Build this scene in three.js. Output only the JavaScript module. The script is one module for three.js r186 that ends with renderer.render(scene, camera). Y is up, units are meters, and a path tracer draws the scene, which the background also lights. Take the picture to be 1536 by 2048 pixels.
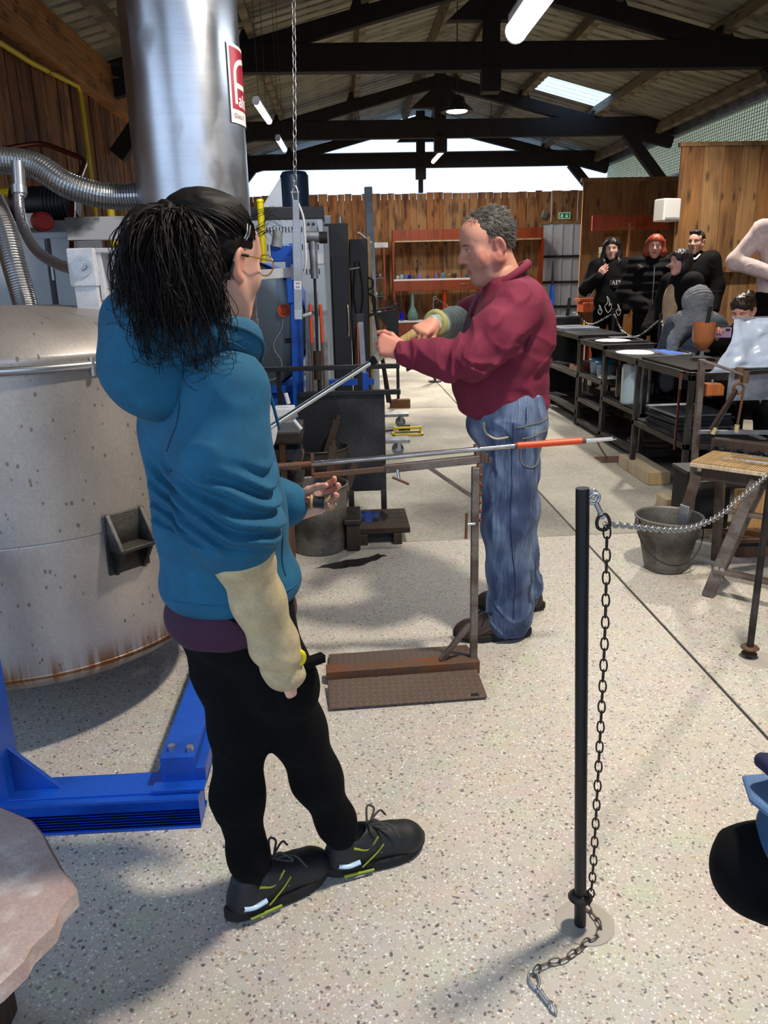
import * as THREE from 'three';
import { RoundedBoxGeometry } from 'three/addons/geometries/RoundedBoxGeometry.js';
import { mergeGeometries } from 'three/addons/utils/BufferGeometryUtils.js';
import { RectAreaLightUniformsLib } from 'three/addons/lights/RectAreaLightUniformsLib.js';
RectAreaLightUniformsLib.init();

// ---------- camera, sky, exposure ----------
const RAD = Math.PI / 180;
const scene = new THREE.Scene();
const camera = new THREE.PerspectiveCamera(66.55, 0.75, 0.05, 300);
camera.position.set(0, 1.5, 0);
camera.rotation.order = 'YXZ';
camera.rotation.set(-16.75 * RAD, -2.7 * RAD, -1.3 * RAD);
const renderer = new THREE.WebGLRenderer({ antialias: true });
renderer.toneMapping = THREE.LinearToneMapping;
renderer.toneMappingExposure = 1.0;
renderer.shadowMap.enabled = true;
renderer.shadowMap.type = THREE.PCFSoftShadowMap;
const LAMP_CD = 11.3, SKY = 2.1;
{ // computed sky: hazy bright air, a little bluer overhead
  const w = 128, h = 64, d = new Float32Array(w * h * 4);
  for (let j = 0; j < h; j++) for (let i = 0; i < w; i++) {
    const el = (j + 0.5) / h * 2 - 1, t = Math.max(0, el), k = SKY * (el < 0 ? 0.75 : 1), o = (j * w + i) * 4;
    const q = Math.min(1, t * 2.4); d[o] = k * (0.84 - 0.46 * q); d[o + 1] = k * (0.95 - 0.3 * q); d[o + 2] = k * 1.12; d[o + 3] = 1;
  }
  const s = new THREE.DataTexture(d, w, h, THREE.RGBAFormat, THREE.FloatType);
  s.mapping = THREE.EquirectangularReflectionMapping; s.magFilter = THREE.LinearFilter; s.needsUpdate = true;
  scene.background = s;
}

// ---------- small helpers ----------
const V = (x, y, z) => new THREE.Vector3(x, y, z);
const P = a => Array.isArray(a) ? V(a[0], a[1], a[2]) : a;
const rng = s => () => { s |= 0; s = s + 0x6D2B79F5 | 0; let t = Math.imul(s ^ s >>> 15, 1 | s); t = t + Math.imul(t ^ t >>> 7, 61 | t) ^ t; return ((t ^ t >>> 14) >>> 0) / 4294967296; };
const mix = (a, b, t) => a + (b - a) * t, clamp = (x, a = 0, b = 1) => Math.min(b, Math.max(a, x));
const sst = (a, b, x) => { const t = clamp((x - a) / (b - a)); return t * t * (3 - 2 * t); };
const hash = (x, y, z) => { let h = Math.imul(x, 374761393) + Math.imul(y, 668265263) + Math.imul(z, 2147483647 ^ 0x5bd1e995) | 0; h = Math.imul(h ^ h >>> 13, 1274126177); return ((h ^ h >>> 16) >>> 0) / 4294967296; };
function noise3(x, y, z) { // value noise, -1..1
  const i = Math.floor(x), j = Math.floor(y), k = Math.floor(z), f = x - i, g = y - j, e = z - k;
  const u = f * f * (3 - 2 * f), v = g * g * (3 - 2 * g), w = e * e * (3 - 2 * e);
  const L = (a, b) => mix(mix(hash(i, j + a, k + b), hash(i + 1, j + a, k + b), u), 0, 0);
  return mix(mix(L(0, 0), L(1, 0), v), mix(L(0, 1), L(1, 1), v), w) * 2 - 1;
}
const pmod = (a, n) => ((a % n) + n) % n;
function pn(x, y, px, py, s = 0) { // periodic value noise, -1..1
  const i = Math.floor(x), j = Math.floor(y), f = x - i, g = y - j, u = f * f * (3 - 2 * f), v = g * g * (3 - 2 * g);
  const H = (a, b) => hash(pmod(i + a, px), pmod(j + b, py), s);
  return mix(mix(H(0, 0), H(1, 0), u), mix(H(0, 1), H(1, 1), u), v) * 2 - 1;
}
const pfbm = (u, v, px, py, s, oct = 4) => { let a = 0, k = 0.5; for (let o = 0; o < oct; o++) { a += k * pn(u * px, v * py, px, py, s + o * 7); px *= 2; py *= 2; k *= 0.5; } return a; };
function tex(w, h, fn, wm = 1, hm = 1, srgb = true) { // fn(u, v) -> [r,g,b] 0..255; covers wm x hm metres
  const d = new Uint8Array(w * h * 4);
  for (let j = 0; j < h; j++) for (let i = 0; i < w; i++) { const c = fn((i + .5) / w, (j + .5) / h), o = (j * w + i) * 4; d[o] = clamp(c[0], 0, 255); d[o + 1] = clamp(c[1], 0, 255); d[o + 2] = clamp(c[2], 0, 255); d[o + 3] = 255; }
  return fin(new THREE.DataTexture(d, w, h, THREE.RGBAFormat), wm, hm, srgb);
}
function fin(t, wm, hm, srgb = true) {
  t.wrapS = t.wrapT = THREE.RepeatWrapping; t.magFilter = THREE.LinearFilter; t.minFilter = THREE.LinearMipmapLinearFilter; t.generateMipmaps = true;
  t.repeat.set(1 / wm, 1 / hm); if (srgb) t.colorSpace = THREE.SRGBColorSpace; t.needsUpdate = true; return t;
}
function canvasTex(w, h, draw, wm = 1, hm = 1) { const c = document.createElement('canvas'); c.width = w; c.height = h; draw(c.getContext('2d'), w, h); return fin(new THREE.CanvasTexture(c), wm, hm); }
const std = (color, roughness = .7, metalness = 0, o = {}) => new THREE.MeshStandardMaterial({ color, roughness, metalness, ...o });
const phy = (o) => new THREE.MeshPhysicalMaterial(o);

// ---------- geometry ----------
function prep(g, s = 1) { // non-indexed, position + normal + box-projected uv in metres
  if (g.index) g = g.toNonIndexed();
  if (!g.attributes.normal) g.computeVertexNormals();
  for (const k of Object.keys(g.attributes)) if (!['position', 'normal', 'color'].includes(k)) g.deleteAttribute(k);
  return g;
}
function uvm(g, rot = false, ou = 0, ov = 0) {
  g = prep(g); const p = g.attributes.position, n = p.count, uv = new Float32Array(n * 2), a = V(), b = V(), c = V(), m = V();
  for (let i = 0; i < n; i += 3) {
    a.fromBufferAttribute(p, i); b.fromBufferAttribute(p, i + 1); c.fromBufferAttribute(p, i + 2);
    m.subVectors(b, a).cross(c.clone().sub(a)); const x = Math.abs(m.x), y = Math.abs(m.y), z = Math.abs(m.z);
    [a, b, c].forEach((q, j) => { let u, v; if (x >= y && x >= z) { u = q.z; v = q.y; } else if (y >= z) { u = q.x; v = q.z; } else { u = q.x; v = q.y; } if (rot) [u, v] = [v, u]; uv[(i + j) * 2] = u + ou; uv[(i + j) * 2 + 1] = v + ov; });
  }
  g.setAttribute('uv', new THREE.BufferAttribute(uv, 2)); return g;
}
const mg = list => mergeGeometries(list.map(g => prep(g)), false);
const tr = (g, x = 0, y = 0, z = 0, rx = 0, ry = 0, rz = 0) => { if (rx || ry || rz) g.applyMatrix4(new THREE.Matrix4().makeRotationFromEuler(new THREE.Euler(rx, ry, rz))); g.translate(x, y, z); return g; };
const B = (w, h, d, x = 0, y = 0, z = 0, r = 0.004) => { const q = Math.min(r, w / 2.2, h / 2.2, d / 2.2); const g = prep(q > 0 ? new RoundedBoxGeometry(w, h, d, 1, q) : new THREE.BoxGeometry(w, h, d)); g.translate(x, y, z); return g; };
const frame = (a, b, up) => { const z = b.clone().sub(a).normalize(); let u = up ? P(up) : (Math.abs(z.y) > .95 ? V(1, 0, 0) : V(0, 1, 0)); const x = u.clone().cross(z).normalize(), y = z.clone().cross(x); return new THREE.Matrix4().makeBasis(x, y, z); };
const bar = (a, b, w, h, r = .003, up) => { a = P(a); b = P(b); const L = a.distanceTo(b), g = B(w, h, L, 0, 0, L / 2, r); g.applyMatrix4(frame(a, b, up)); g.translate(a.x, a.y, a.z); return g; };
const cyl = (a, b, r0, r1 = r0, seg = 16, open = false) => { a = P(a); b = P(b); const L = a.distanceTo(b), g = prep(new THREE.CylinderGeometry(r1, r0, L, seg, 1, open)); g.rotateX(Math.PI / 2); g.translate(0, 0, L / 2); g.applyMatrix4(frame(a, b)); g.translate(a.x, a.y, a.z); return g; };
const tube = (pts, r, rad = 8, seg = 0, closed = false) => prep(new THREE.TubeGeometry(new THREE.CatmullRomCurve3(pts.map(P), closed, 'centripetal'), seg || pts.length * 6, r, rad, closed));
const pipe = (pts, r, rad = 8, bend = .06) => { // straight runs with rounded elbows
  pts = pts.map(P); const path = new THREE.CurvePath(); let prev = pts[0];
  for (let i = 1; i < pts.length - 1; i++) { const q = pts[i], a = q.clone().add(pts[i - 1].clone().sub(q).setLength(Math.min(bend, q.distanceTo(pts[i - 1]) * .45))), b = q.clone().add(pts[i + 1].clone().sub(q).setLength(Math.min(bend, q.distanceTo(pts[i + 1]) * .45))); path.add(new THREE.LineCurve3(prev, a)); path.add(new THREE.QuadraticBezierCurve3(a, q, b)); prev = b; }
  path.add(new THREE.LineCurve3(prev, pts[pts.length - 1]));
  const all = []; for (const c of path.curves) { const n = c.isLineCurve3 ? 1 : 5; for (let k = 0; k < n; k++) all.push(c.getPoint(k / n)); } all.push(pts[pts.length - 1]);
  const poly = new THREE.CurvePath(); for (let i = 1; i < all.length; i++) poly.add(new THREE.LineCurve3(all[i - 1], all[i]));
  return mg([prep(new THREE.TubeGeometry(poly, all.length * 3, r, rad))]);
};
const lathe = (prof, seg = 32, x = 0, y = 0, z = 0) => { const g = prep(new THREE.LatheGeometry(prof.map(p => new THREE.Vector2(Math.max(p[0], 1e-4), p[1])), seg)); g.translate(x, y, z); return g; };
const ext = (pts, depth, bevel = 0, holes = []) => { const s = new THREE.Shape(pts.map(p => new THREE.Vector2(p[0], p[1]))); for (const h of holes) s.holes.push(new THREE.Path(h.map(p => new THREE.Vector2(p[0], p[1])))); return prep(new THREE.ExtrudeGeometry(s, { depth, bevelEnabled: bevel > 0, bevelSize: bevel, bevelThickness: bevel, bevelSegments: 1, curveSegments: 12 })); };
const disc = (r, t, seg = 32) => lathe([[0, -t / 2], [r - t * .2, -t / 2], [r, -t * .3], [r, t * .3], [r - t * .2, t / 2], [0, t / 2]], seg);

// ---------- naming ----------
const used = {};
const numbered = n => { const c = used[n] = (used[n] ?? -1) + 1; return c ? n + '_' + String(c).padStart(3, '0') : n; };
function tag(o, label, category, group, kind) { if (label) o.userData.label = label; if (category) o.userData.category = category; if (group) o.userData.group = group; if (kind) o.userData.kind = kind; return o; }
function M(name, g, mat, parent) { // one mesh; top level if parent is the scene
  const list = Array.isArray(g) ? mg(g) : g; const m = new THREE.Mesh(list.attributes.uv ? list : uvm(list), mat); m.name = parent === scene ? numbered(name) : name; m.castShadow = m.receiveShadow = true; parent.add(m); return m;
}
function T(name, label, category, pos = [0, 0, 0], turn = 0, group) { const o = new THREE.Group(); o.name = numbered(name); o.position.set(...pos); o.rotation.y = turn; scene.add(o); return tag(o, label, category, group); }
function S(name, g, mat, parent = scene) { const m = M(name, g, mat, parent); if (parent === scene) m.userData.kind = 'structure'; return m; }
function SG(name) { const o = new THREE.Group(); o.name = numbered(name); o.userData.kind = 'structure'; scene.add(o); return o; }
// geometry given in world metres, re-based to a thing's own origin
const off = (o, g) => { const m = mg(Array.isArray(g) ? g : [g]); m.translate(-o.position.x, -o.position.y, -o.position.z); return m; };
const W = (name, g, mat, o, parent = o) => M(name, off(o, g), mat, parent);
function label(o, t) { o.userData.label = t; return o; }
function copyOf(o, pos, turn, text) { const c = o.clone(); c.name = numbered(o.name.replace(/_\d+$/, '')); c.userData = { ...o.userData }; if (text) c.userData.label = text; if (pos) c.position.set(...pos); if (turn !== undefined) c.rotation.y = turn; scene.add(c); return c; }
// ---------- procedural materials ----------
const lerp3 = (a, b, t) => [mix(a[0], b[0], t), mix(a[1], b[1], t), mix(a[2], b[2], t)];
function woodTex(light, mid, dark, seed, burn = .5, wm = .5, hm = 2.5) {
  const R = rng(seed), knots = []; for (let i = 0; i < 7; i++) knots.push([R(), R(), .35 + R() * .5]);
  return tex(384, 1024, (u, v) => {
    let du = 0, kd = 9; for (const k of knots) { let x = u - k[0], y = v - k[1]; x -= Math.round(x); y -= Math.round(y); const q = Math.hypot(x * wm * 26, y * hm * 9) / k[2]; kd = Math.min(kd, q); du += Math.sign(x) * .05 * Math.exp(-q * q * .7); }
    const g = u + du + .03 * pn(u * 3, v * 6, 3, 6, seed);
    const ring = Math.abs(pn(g * 34, v * 2, 34, 2, seed + 1)) * .6 + Math.abs(pn(g * 80, v * 5, 80, 5, seed + 2)) * .4;
    const b = pfbm(u, v, 5, 7, seed + 3, 4), f = pn(u * 170, v * 12, 170, 12, seed + 9);
    let c = lerp3(light, mid, clamp(.35 + ring * .9)); c = lerp3(c, dark, clamp((b + .12) * 1.9 * burn) * clamp(.45 + ring));
    c = lerp3(c, dark, clamp(1.15 - kd) * .95); const s = 1 + f * .1; return [c[0] * s, c[1] * s, c[2] * s];
  }, wm, hm);
}
const TX = {}, MT = {};
TX.burnt = woodTex([190, 148, 102], [142, 104, 66], [62, 42, 26], 11, .62);
TX.burnt2 = woodTex([186, 140, 94], [138, 98, 60], [56, 38, 24], 23, .7);
TX.panel = woodTex([164, 126, 82], [134, 100, 62], [68, 48, 31], 37, .45);
TX.beam = woodTex([186, 134, 82], [140, 92, 50], [70, 44, 24], 41, .5);
TX.darkbeam = woodTex([30, 24, 20], [22, 17, 14], [10, 8, 7], 53, .6);
TX.purlin = woodTex([150, 138, 112], [112, 102, 82], [62, 54, 42], 59, .5);
TX.cherry = woodTex([158, 74, 36], [132, 56, 26], [96, 38, 18], 61, .3, .8, 2.5);
TX.pale = woodTex([206, 190, 160], [180, 162, 132], [128, 110, 84], 67, .4);
TX.oldwood = woodTex([74, 58, 46], [50, 38, 30], [24, 18, 15], 71, .6);
const wood = (t, rough = .75, bump = .0015, o = {}) => std(0xffffff, rough, 0, { map: t, bumpMap: t, bumpScale: bump, ...o });
for (const k of Object.keys(TX)) MT[k] = wood(TX[k], k === 'cherry' ? .35 : .78);
const grime = (base, spot, seed, amt = .6, fx = 6, fy = 6, wm = 1, hm = 1, fine = .08) => tex(512, 512, (u, v) => {
  const a = pfbm(u, v, fx, fy, seed, 5), b = pn(u * 160, v * 160, 160, 160, seed + 30), t = clamp((a + .18) * 1.6) * amt, s = 1 + b * fine; const c = lerp3(base, spot, t); return [c[0] * s, c[1] * s, c[2] * s];
}, wm, hm);
TX.steel = grime([70, 68, 66], [40, 36, 33], 101, .9, 5, 5, .6, .6, .12);
TX.steel2 = grime([118, 108, 100], [82, 66, 56], 105, .8, 5, 9, .5, .5, .12);
TX.blacksteel = grime([38, 39, 43], [74, 74, 76], 103, .75, 4, 4, .9, .9, .14);
TX.rust = grime([98, 76, 62], [128, 72, 36], 107, .8, 8, 8, .4, .4, .15);
TX.galv = grime([150, 155, 162], [110, 114, 122], 109, .8, 7, 7, .5, .5, .05);
TX.bucket = grime([120, 118, 112], [48, 44, 40], 113, .95, 4, 5, .8, .8, .1);
TX.bluepaint = grime([16, 82, 186], [10, 52, 130], 127, .6, 5, 5, .7, .7, .04);
TX.white = grime([196, 198, 202], [150, 146, 142], 131, .5, 6, 6, .7, .7, .04);
TX.sheet = grime([150, 148, 132], [104, 100, 84], 137, .9, 3, 7, 2.2, 1.1, .05);
TX.rod = grime([176, 178, 180], [118, 112, 108], 139, .5, 3, 24, .2, .2, .05);
MT.steel = std(0xffffff, .5, .7, { map: TX.steel, bumpMap: TX.steel, bumpScale: .0004 });
MT.steel2 = std(0xffffff, .5, .55, { map: TX.steel2 });
MT.black = std(0xffffff, .45, .5, { map: TX.blacksteel });
MT.blackpaint = std(0x16171a, .42, .2);
MT.dark = std(0x0d0d0e, .7, .1);
MT.rust = std(0xffffff, .75, .35, { map: TX.rust, bumpMap: TX.rust, bumpScale: .001 });
MT.galv = std(0xffffff, .45, .75, { map: TX.galv });
MT.galvpaint = std(0xc4cede, .5, .3, { map: TX.white });
MT.bucket = std(0xffffff, .55, .6, { map: TX.bucket, bumpMap: TX.bucket, bumpScale: .0006 });
MT.blue = std(0xffffff, .38, .1, { map: TX.bluepaint });
MT.white = std(0xffffff, .5, .1, { map: TX.white });
MT.sheet = std(0xffffff, .6, .35, { map: TX.sheet });
MT.rod = std(0xffffff, .22, .95, { map: TX.rod });
MT.chrome = std(0xd2d4d6, .14, 1);
MT.zinc = std(0xb4b6b8, .32, .9);
MT.chain = std(0x6b625b, .42, .9);
MT.darkchain = std(0x3a322d, .5, .85);
MT.brass = std(0xb58a3a, .3, .9);
MT.copper = std(0xa05a3c, .35, .9);
MT.yellow = std(0xc9b400, .45, .05);
MT.orange = std(0xc8481c, .45, .1);
MT.red = std(0x9a1512, .4, .05);
MT.grey = std(0x8d9196, .55, .1);
MT.greydark = std(0x2b2d30, .5, .2);
MT.cab = std(0xa3acb4, .5, .15);
MT.plastic = std(0xd8d8d6, .45);
MT.rubber = std(0x141414, .85);
MT.brk = std(0xc0c0c0, .5, .6, { map: TX.bucket });
MT.paper = std(0xe9e7e0, .8);
// ---------- the building ----------
const RX = 2.0, RY = 5.35, SL = .262, XL = -2.9, XR = 6.6, ZB = -20.4, ZF = 3.4; // ridge, slope, walls
const roofY = x => RY - SL * Math.abs(x - RX);
// floor: exposed-aggregate concrete slabs with recessed joints
TX.terrazzo = canvasTex(2048, 2048, (c, w, h) => {
  const R = rng(5); c.fillStyle = 'rgb(186,179,166)'; c.fillRect(0, 0, w, h);
  const blob = (x, y, r, col, n, asp) => { const a0 = R() * 6.3, pts = []; for (let k = 0; k < n; k++) { const a = a0 + k / n * 6.283, q = r * (.65 + R() * .5); const px = Math.cos(a) * q, py = Math.sin(a) * q * asp; pts.push([px, py]); } const t = R() * 6.3, ct = Math.cos(t), st = Math.sin(t); c.fillStyle = col;
    for (const ox of [0, -w, w]) for (const oy of [0, -h, h]) { if (x + ox < -40 || x + ox > w + 40 || y + oy < -40 || y + oy > h + 40) continue; c.beginPath(); pts.forEach(([px, py], k) => { const X = x + ox + px * ct - py * st, Y = y + oy + px * st + py * ct; k ? c.lineTo(X, Y) : c.moveTo(X, Y); }); c.closePath(); c.fill(); } };
  const g = (l, a = 0, b = 0) => `rgb(${l + a | 0},${l | 0},${l - b | 0})`;
  for (let i = 0; i < 700; i++) blob(R() * w, R() * h, 30 + R() * 70, `rgba(${150 + R() * 70 | 0},${145 + R() * 68 | 0},${132 + R() * 60 | 0},.10)`, 9, .8);
  for (let i = 0; i < 26000; i++) blob(R() * w, R() * h, 1.5 + R() * 4, g(150 + R() * 75, 4, 8 + R() * 8), 5, .75);
  for (let i = 0; i < 9000; i++) blob(R() * w, R() * h, 3 + R() * 5, R() < .55 ? g(205 + R() * 25, 2, 8) : g(128 + R() * 50, 6, 12), 6, .7);
  for (let i = 0; i < 2600; i++) { const q = R(); blob(R() * w, R() * h, 4 + R() * 6.5, q < .5 ? g(110 + R() * 40, 6, 10) : q < .8 ? g(84 + R() * 30, 2, -4) : q < .9 ? `rgb(${158 + R() * 20 | 0},${128 + R() * 20 | 0},${100 + R() * 20 | 0})` : g(228, 0, 6), 6, .62); }
  for (let i = 0; i < 220; i++) blob(R() * w, R() * h, 8 + R() * 6, R() < .7 ? g(88 + R() * 40, 3, 2) : g(150, 20, 34), 7, .6);
}, 1.25, 1.25);
TX.floorWear = tex(512, 512, (u, v) => { const a = pfbm(u, v, 4, 4, 211, 5), b = 255 * clamp(.72 + a * .3); return [b, b, b]; }, 3.3, 3.3, false);
MT.floor = std(0xffffff, .8, 0, { map: TX.terrazzo, roughnessMap: TX.floorWear, bumpMap: TX.terrazzo, bumpScale: .0008 });
TX.floorFar = tex(1024, 1024, (u, v) => { const a = pfbm(u, v, 5, 5, 221, 6), b = pn(u * 260, v * 260, 260, 260, 223), c = pfbm(u, v, 3, 3, 231, 4), l = 168 + a * 46 + b * 13 - clamp(c * 1.6) * 44; return [l * 1.0, l * .975, l * .9]; }, 3.1, 3.1);
MT.floorFar = std(0xffffff, .75, 0, { map: TX.floorFar, bumpMap: TX.floorFar, bumpScale: .0006 });
const floor = SG('floor');
S('subfloor', B(11, .2, 26, 1.85, -.125, -8.4, 0), std(0x3d3a36, .95), floor);
const jx = [-3.1, 1.37, 5.2, 7.0], jz = [3.6, .5, -4.36, -9.2, -12.2, -16.6, -20.9];
for (let i = 0; i < 3; i++) for (let j = 0; j < 6; j++) S('slab', uvm(B(jx[i + 1] - jx[i] - .012, .08, jz[j] - jz[j + 1] - .012, (jx[i] + jx[i + 1]) / 2, -.04, (jz[j] + jz[j + 1]) / 2, .005), false, i * .37, j * .61), j < 2 ? MT.floor : MT.floorFar, floor);
// thin light fillers of mortar in the joints
S('ground', B(120, .1, 120, 0, -.3, -8, 0), std(0x8c887c, .95));

// planked wall: each board a mesh of its own
function planks(name, a, b, y0, y1, mats, o = {}) {
  const g = SG(name), R = rng(o.seed || 1), A = V(a[0], 0, a[1]), Bv = V(b[0], 0, b[1]), L = A.distanceTo(Bv), d = Bv.clone().sub(A).normalize(), n = V(-d.z, 0, d.x); let s = 0;
  while (s < L - .03) {
    let w = (o.w || .2) * (.8 + R() * .45); if (L - s - w < .06) w = L - s; const t = (o.t || .024) * (.85 + R() * .4), top = y1 + (o.ragged ? (R() - .5) * .035 : 0), out = o.batten ? (R() < .5 ? .012 : 0) : R() * .006;
    const geo = uvm(B(w - .006, top - y0, t, 0, 0, 0, .003), false, R() * 3, R() * 7), m = S('plank', geo, mats[R() * mats.length | 0], g), c = A.clone().addScaledVector(d, s + w / 2).addScaledVector(n, t / 2 + out);
    m.position.set(c.x, (top + y0) / 2, c.z); m.rotation.y = Math.atan2(-d.z, d.x); s += w;
  }
  return g;
}
const shade = (m, c) => { const k = m.clone(); k.color = new THREE.Color(c); return k; };
const BW = [MT.burnt, shade(MT.burnt, 0xe6d8c4), shade(MT.burnt2, 0xffe6cc), shade(MT.burnt, 0xd8bfa4), MT.burnt2];
const LW = [shade(MT.burnt2, 0xd8c4a8), shade(MT.burnt, 0xd4bca0), shade(MT.burnt2, 0xb09880), MT.burnt2];
const PW = [MT.panel, shade(MT.panel, 0xe8dcc8), shade(MT.panel, 0xf4e2c8)];
// back wall, left of the metal door and above it
const wb = planks('wall_back', [-2.9, ZB], [5.03, ZB], 0, 3.44, BW, { w: .2, seed: 3, ragged: true });
planks('wall_back', [5.03, ZB], [6.6, ZB], 2.72, 3.44, BW, { w: .2, seed: 4, ragged: true });
S('backing_board', B(7.93, 3.3, .06, 1.065, 1.65, ZB - .05, 0), MT.dark, wb);
S('lintel_rail', B(1.1, .05, .06, 5.55, 2.7, ZB + .03), MT.burnt, wb);
{ // translucent gable: corrugated clear sheets either side of a post
  const g = SG('window_1'), mat = phy({ color: 0xf2f8ff, transmission: 1, roughness: .35, thickness: 0, ior: 1.3 });
  const xs = [-2.9, -1.9, -.9, .1, 1.1, 2.0, 3.0, 4.0, 5.0, 5.9, 6.6];
  for (let i = 0; i < xs.length - 1; i++) { const pts = [[xs[i] + .004, 3.36], [xs[i + 1] - .004, 3.36], [xs[i + 1] - .004, roofY(xs[i + 1]) - .02], [xs[i] + .004, roofY(xs[i]) - .02]]; const e = ext(pts, .006); e.translate(0, 0, ZB - .1 + (i % 2) * .008); S('pane', e, mat, g); }
  S('mullion', B(.11, 1.7, .12, 2.04, 4.3, ZB - .02), MT.darkbeam, g);
  S('glazing_rail', B(9.5, .05, .05, 1.85, 4.35, ZB - .06), std(0x9aa69a, .6), g);
}
{ // corrugated metal door with horizontal rails
  const d = SG('door_1'); for (let i = 0; i < 4; i++) { const x = 5.05 + i * .26; S('door_panel', [B(.25, 2.68, .02, x + .125, 1.35, ZB + .01), B(.05, 2.68, .05, x + .25, 1.35, ZB + .025)], std(0xc4ccd8, .5, .1), d); }
  for (const y of [.08, .68, 1.28, 1.9]) S('rail', B(1.06, .06, .05, 5.56, y, ZB + .06), MT.greydark, d);
  S('jamb', [B(.07, 2.7, .1, 5.0, 1.35, ZB + .04), B(.07, 2.7, .1, 6.12, 1.35, ZB + .04)], MT.burnt2, d);
}
planks('wall_back', [6.15, ZB], [6.6, ZB], 0, 2.72, BW, { w: .2, seed: 9 });
// left wall: boards and battens under a big timber plate
planks('wall_left', [XL, -4], [XL, ZB], 0, 3.62, LW, { w: .21, seed: 6, t: .03, batten: true });
S('wall_left', [B(.12, 4.05, 18.5, XL - .09, 2.02, -11.35, 0), B(.12, 4.05, 1.2, XL - .09, 2.02, 2.9, 0), B(.12, .75, 4.5, XL - .09, 3.67, .1, 0), B(.03, 3.62, 1.8, XL + .015, 1.81, -3.1, 0)], MT.burnt2);
S('trim_1', uvm(B(.16, .46, 24, XL + .1, 3.84, -8.5, .01), true), MT.beam);
// right wall: boards below, wired translucent sheet above
planks('wall_right', [XR, ZB], [XR, -8], 0, 3.25, PW, { w: .24, seed: 8 });
S('wall_right', [B(.08, 3.25, 24.2, XR + .05, 1.62, -8.5, 0), B(.08, .95, 11.6, XR + .05, 3.7, -2.4, 0)], MT.panel);
{
  const g = SG('window_2'), m1 = phy({ color: 0xdcdcc4, transmission: .8, roughness: .6, thickness: 0, ior: 1.3 });
  for (let i = 0; i < 12; i++) S('pane', B(.012, .88, 1.0, XR + .06, 3.68, -8.75 - i * 1.02 + .0, 0), m1, g);
  const wires = []; for (let k = 0; k < 46; k++) wires.push(B(.006, .006, 12.2, XR + .045, 3.28 + k * .0, -14.4, 0));
  const wl = []; for (let k = 0; k < 16; k++) wl.push(B(.008, .008, 12.2, XR + .045, 3.28 + k * .053, -14.4, 0)); for (let k = 0; k < 150; k++) wl.push(B(.008, .86, .008, XR + .045, 3.68, -8.3 - k * .081, 0));
  const wm = S('wire_mesh', wl, MT.grey, g); wm.userData.kind = 'stuff';
  S('rail', [B(.1, .08, 12.3, XR, 3.25, -14.4), B(.14, .16, 12.3, XR - .02, 4.06, -14.4, .01)], MT.galv, g);
}
// wall behind the camera with its wide open doorway
S('wall_front', [B(.5, 5.6, .12, -2.7, 2.7, ZF), B(1.6, 5.6, .12, 5.8, 2.7, ZF), B(7.6, 1.2, .12, 1.2, 4.95, ZF)], MT.burnt2);
// roof: ribbed metal sheets down each slope, a few of them clear
{
  const g = SG('ceiling'), half = 4.95, clear = phy({ color: 0xffffff, transmission: 1, roughness: .3, thickness: 0, ior: 1.3 });
  const prof = []; for (let k = 0; k < 4; k++) { const o = k * .25; prof.push([o, 0], [o + .17, 0], [o + .19, .035], [o + .23, .035], [o + .25, 0]); }
  const sheet = (L) => { const top = prof.map(p => [p[0], p[1] + .004]).reverse(), e = ext([...prof, ...top], L); return uvm(e, true); };
  const gL = sheet(half), gs1 = sheet(1.9), gs2 = sheet(1.4), gs3 = sheet(1.65), a = Math.atan(SL);
  const put = (name, geo, mat, z, side, s) => { const m = S(name, geo, mat, g); const e = V(side * Math.cos(a), -Math.sin(a), 0), up = V(side * Math.sin(a), Math.cos(a), 0), ax = V(0, 0, -1); const M4 = new THREE.Matrix4().makeBasis(side > 0 ? ax : ax.clone().negate(), up, e); m.quaternion.setFromRotationMatrix(M4); const o = V(RX, RY, side > 0 ? z : z - 1).addScaledVector(e, s); m.position.copy(o); };
  for (let k = 0; k < 25; k++) { const z = 3.6 - k; put('roof_sheet', gL, MT.sheet, z, -1, 0);
    if (k === 19) { put('roof_sheet', gs1, MT.sheet, z, 1, 0); put('clear_sheet', gs2, clear, z, 1, 1.9); put('roof_sheet', gs3, MT.sheet, z, 1, 3.3); } else put('roof_sheet', gL, MT.sheet, z, 1, 0); }
  S('ridge_cap', [bar([RX - .12, RY - .01, 3.6], [RX - .12, RY - .01, -21.3], .3, .006, 0, [-SL, 1, 0]), bar([RX + .12, RY - .01, 3.6], [RX + .12, RY - .01, -21.3], .3, .006, 0, [SL, 1, 0])].map(q => q.translate(0, .05, 0)), MT.galv, g);
}
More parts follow.
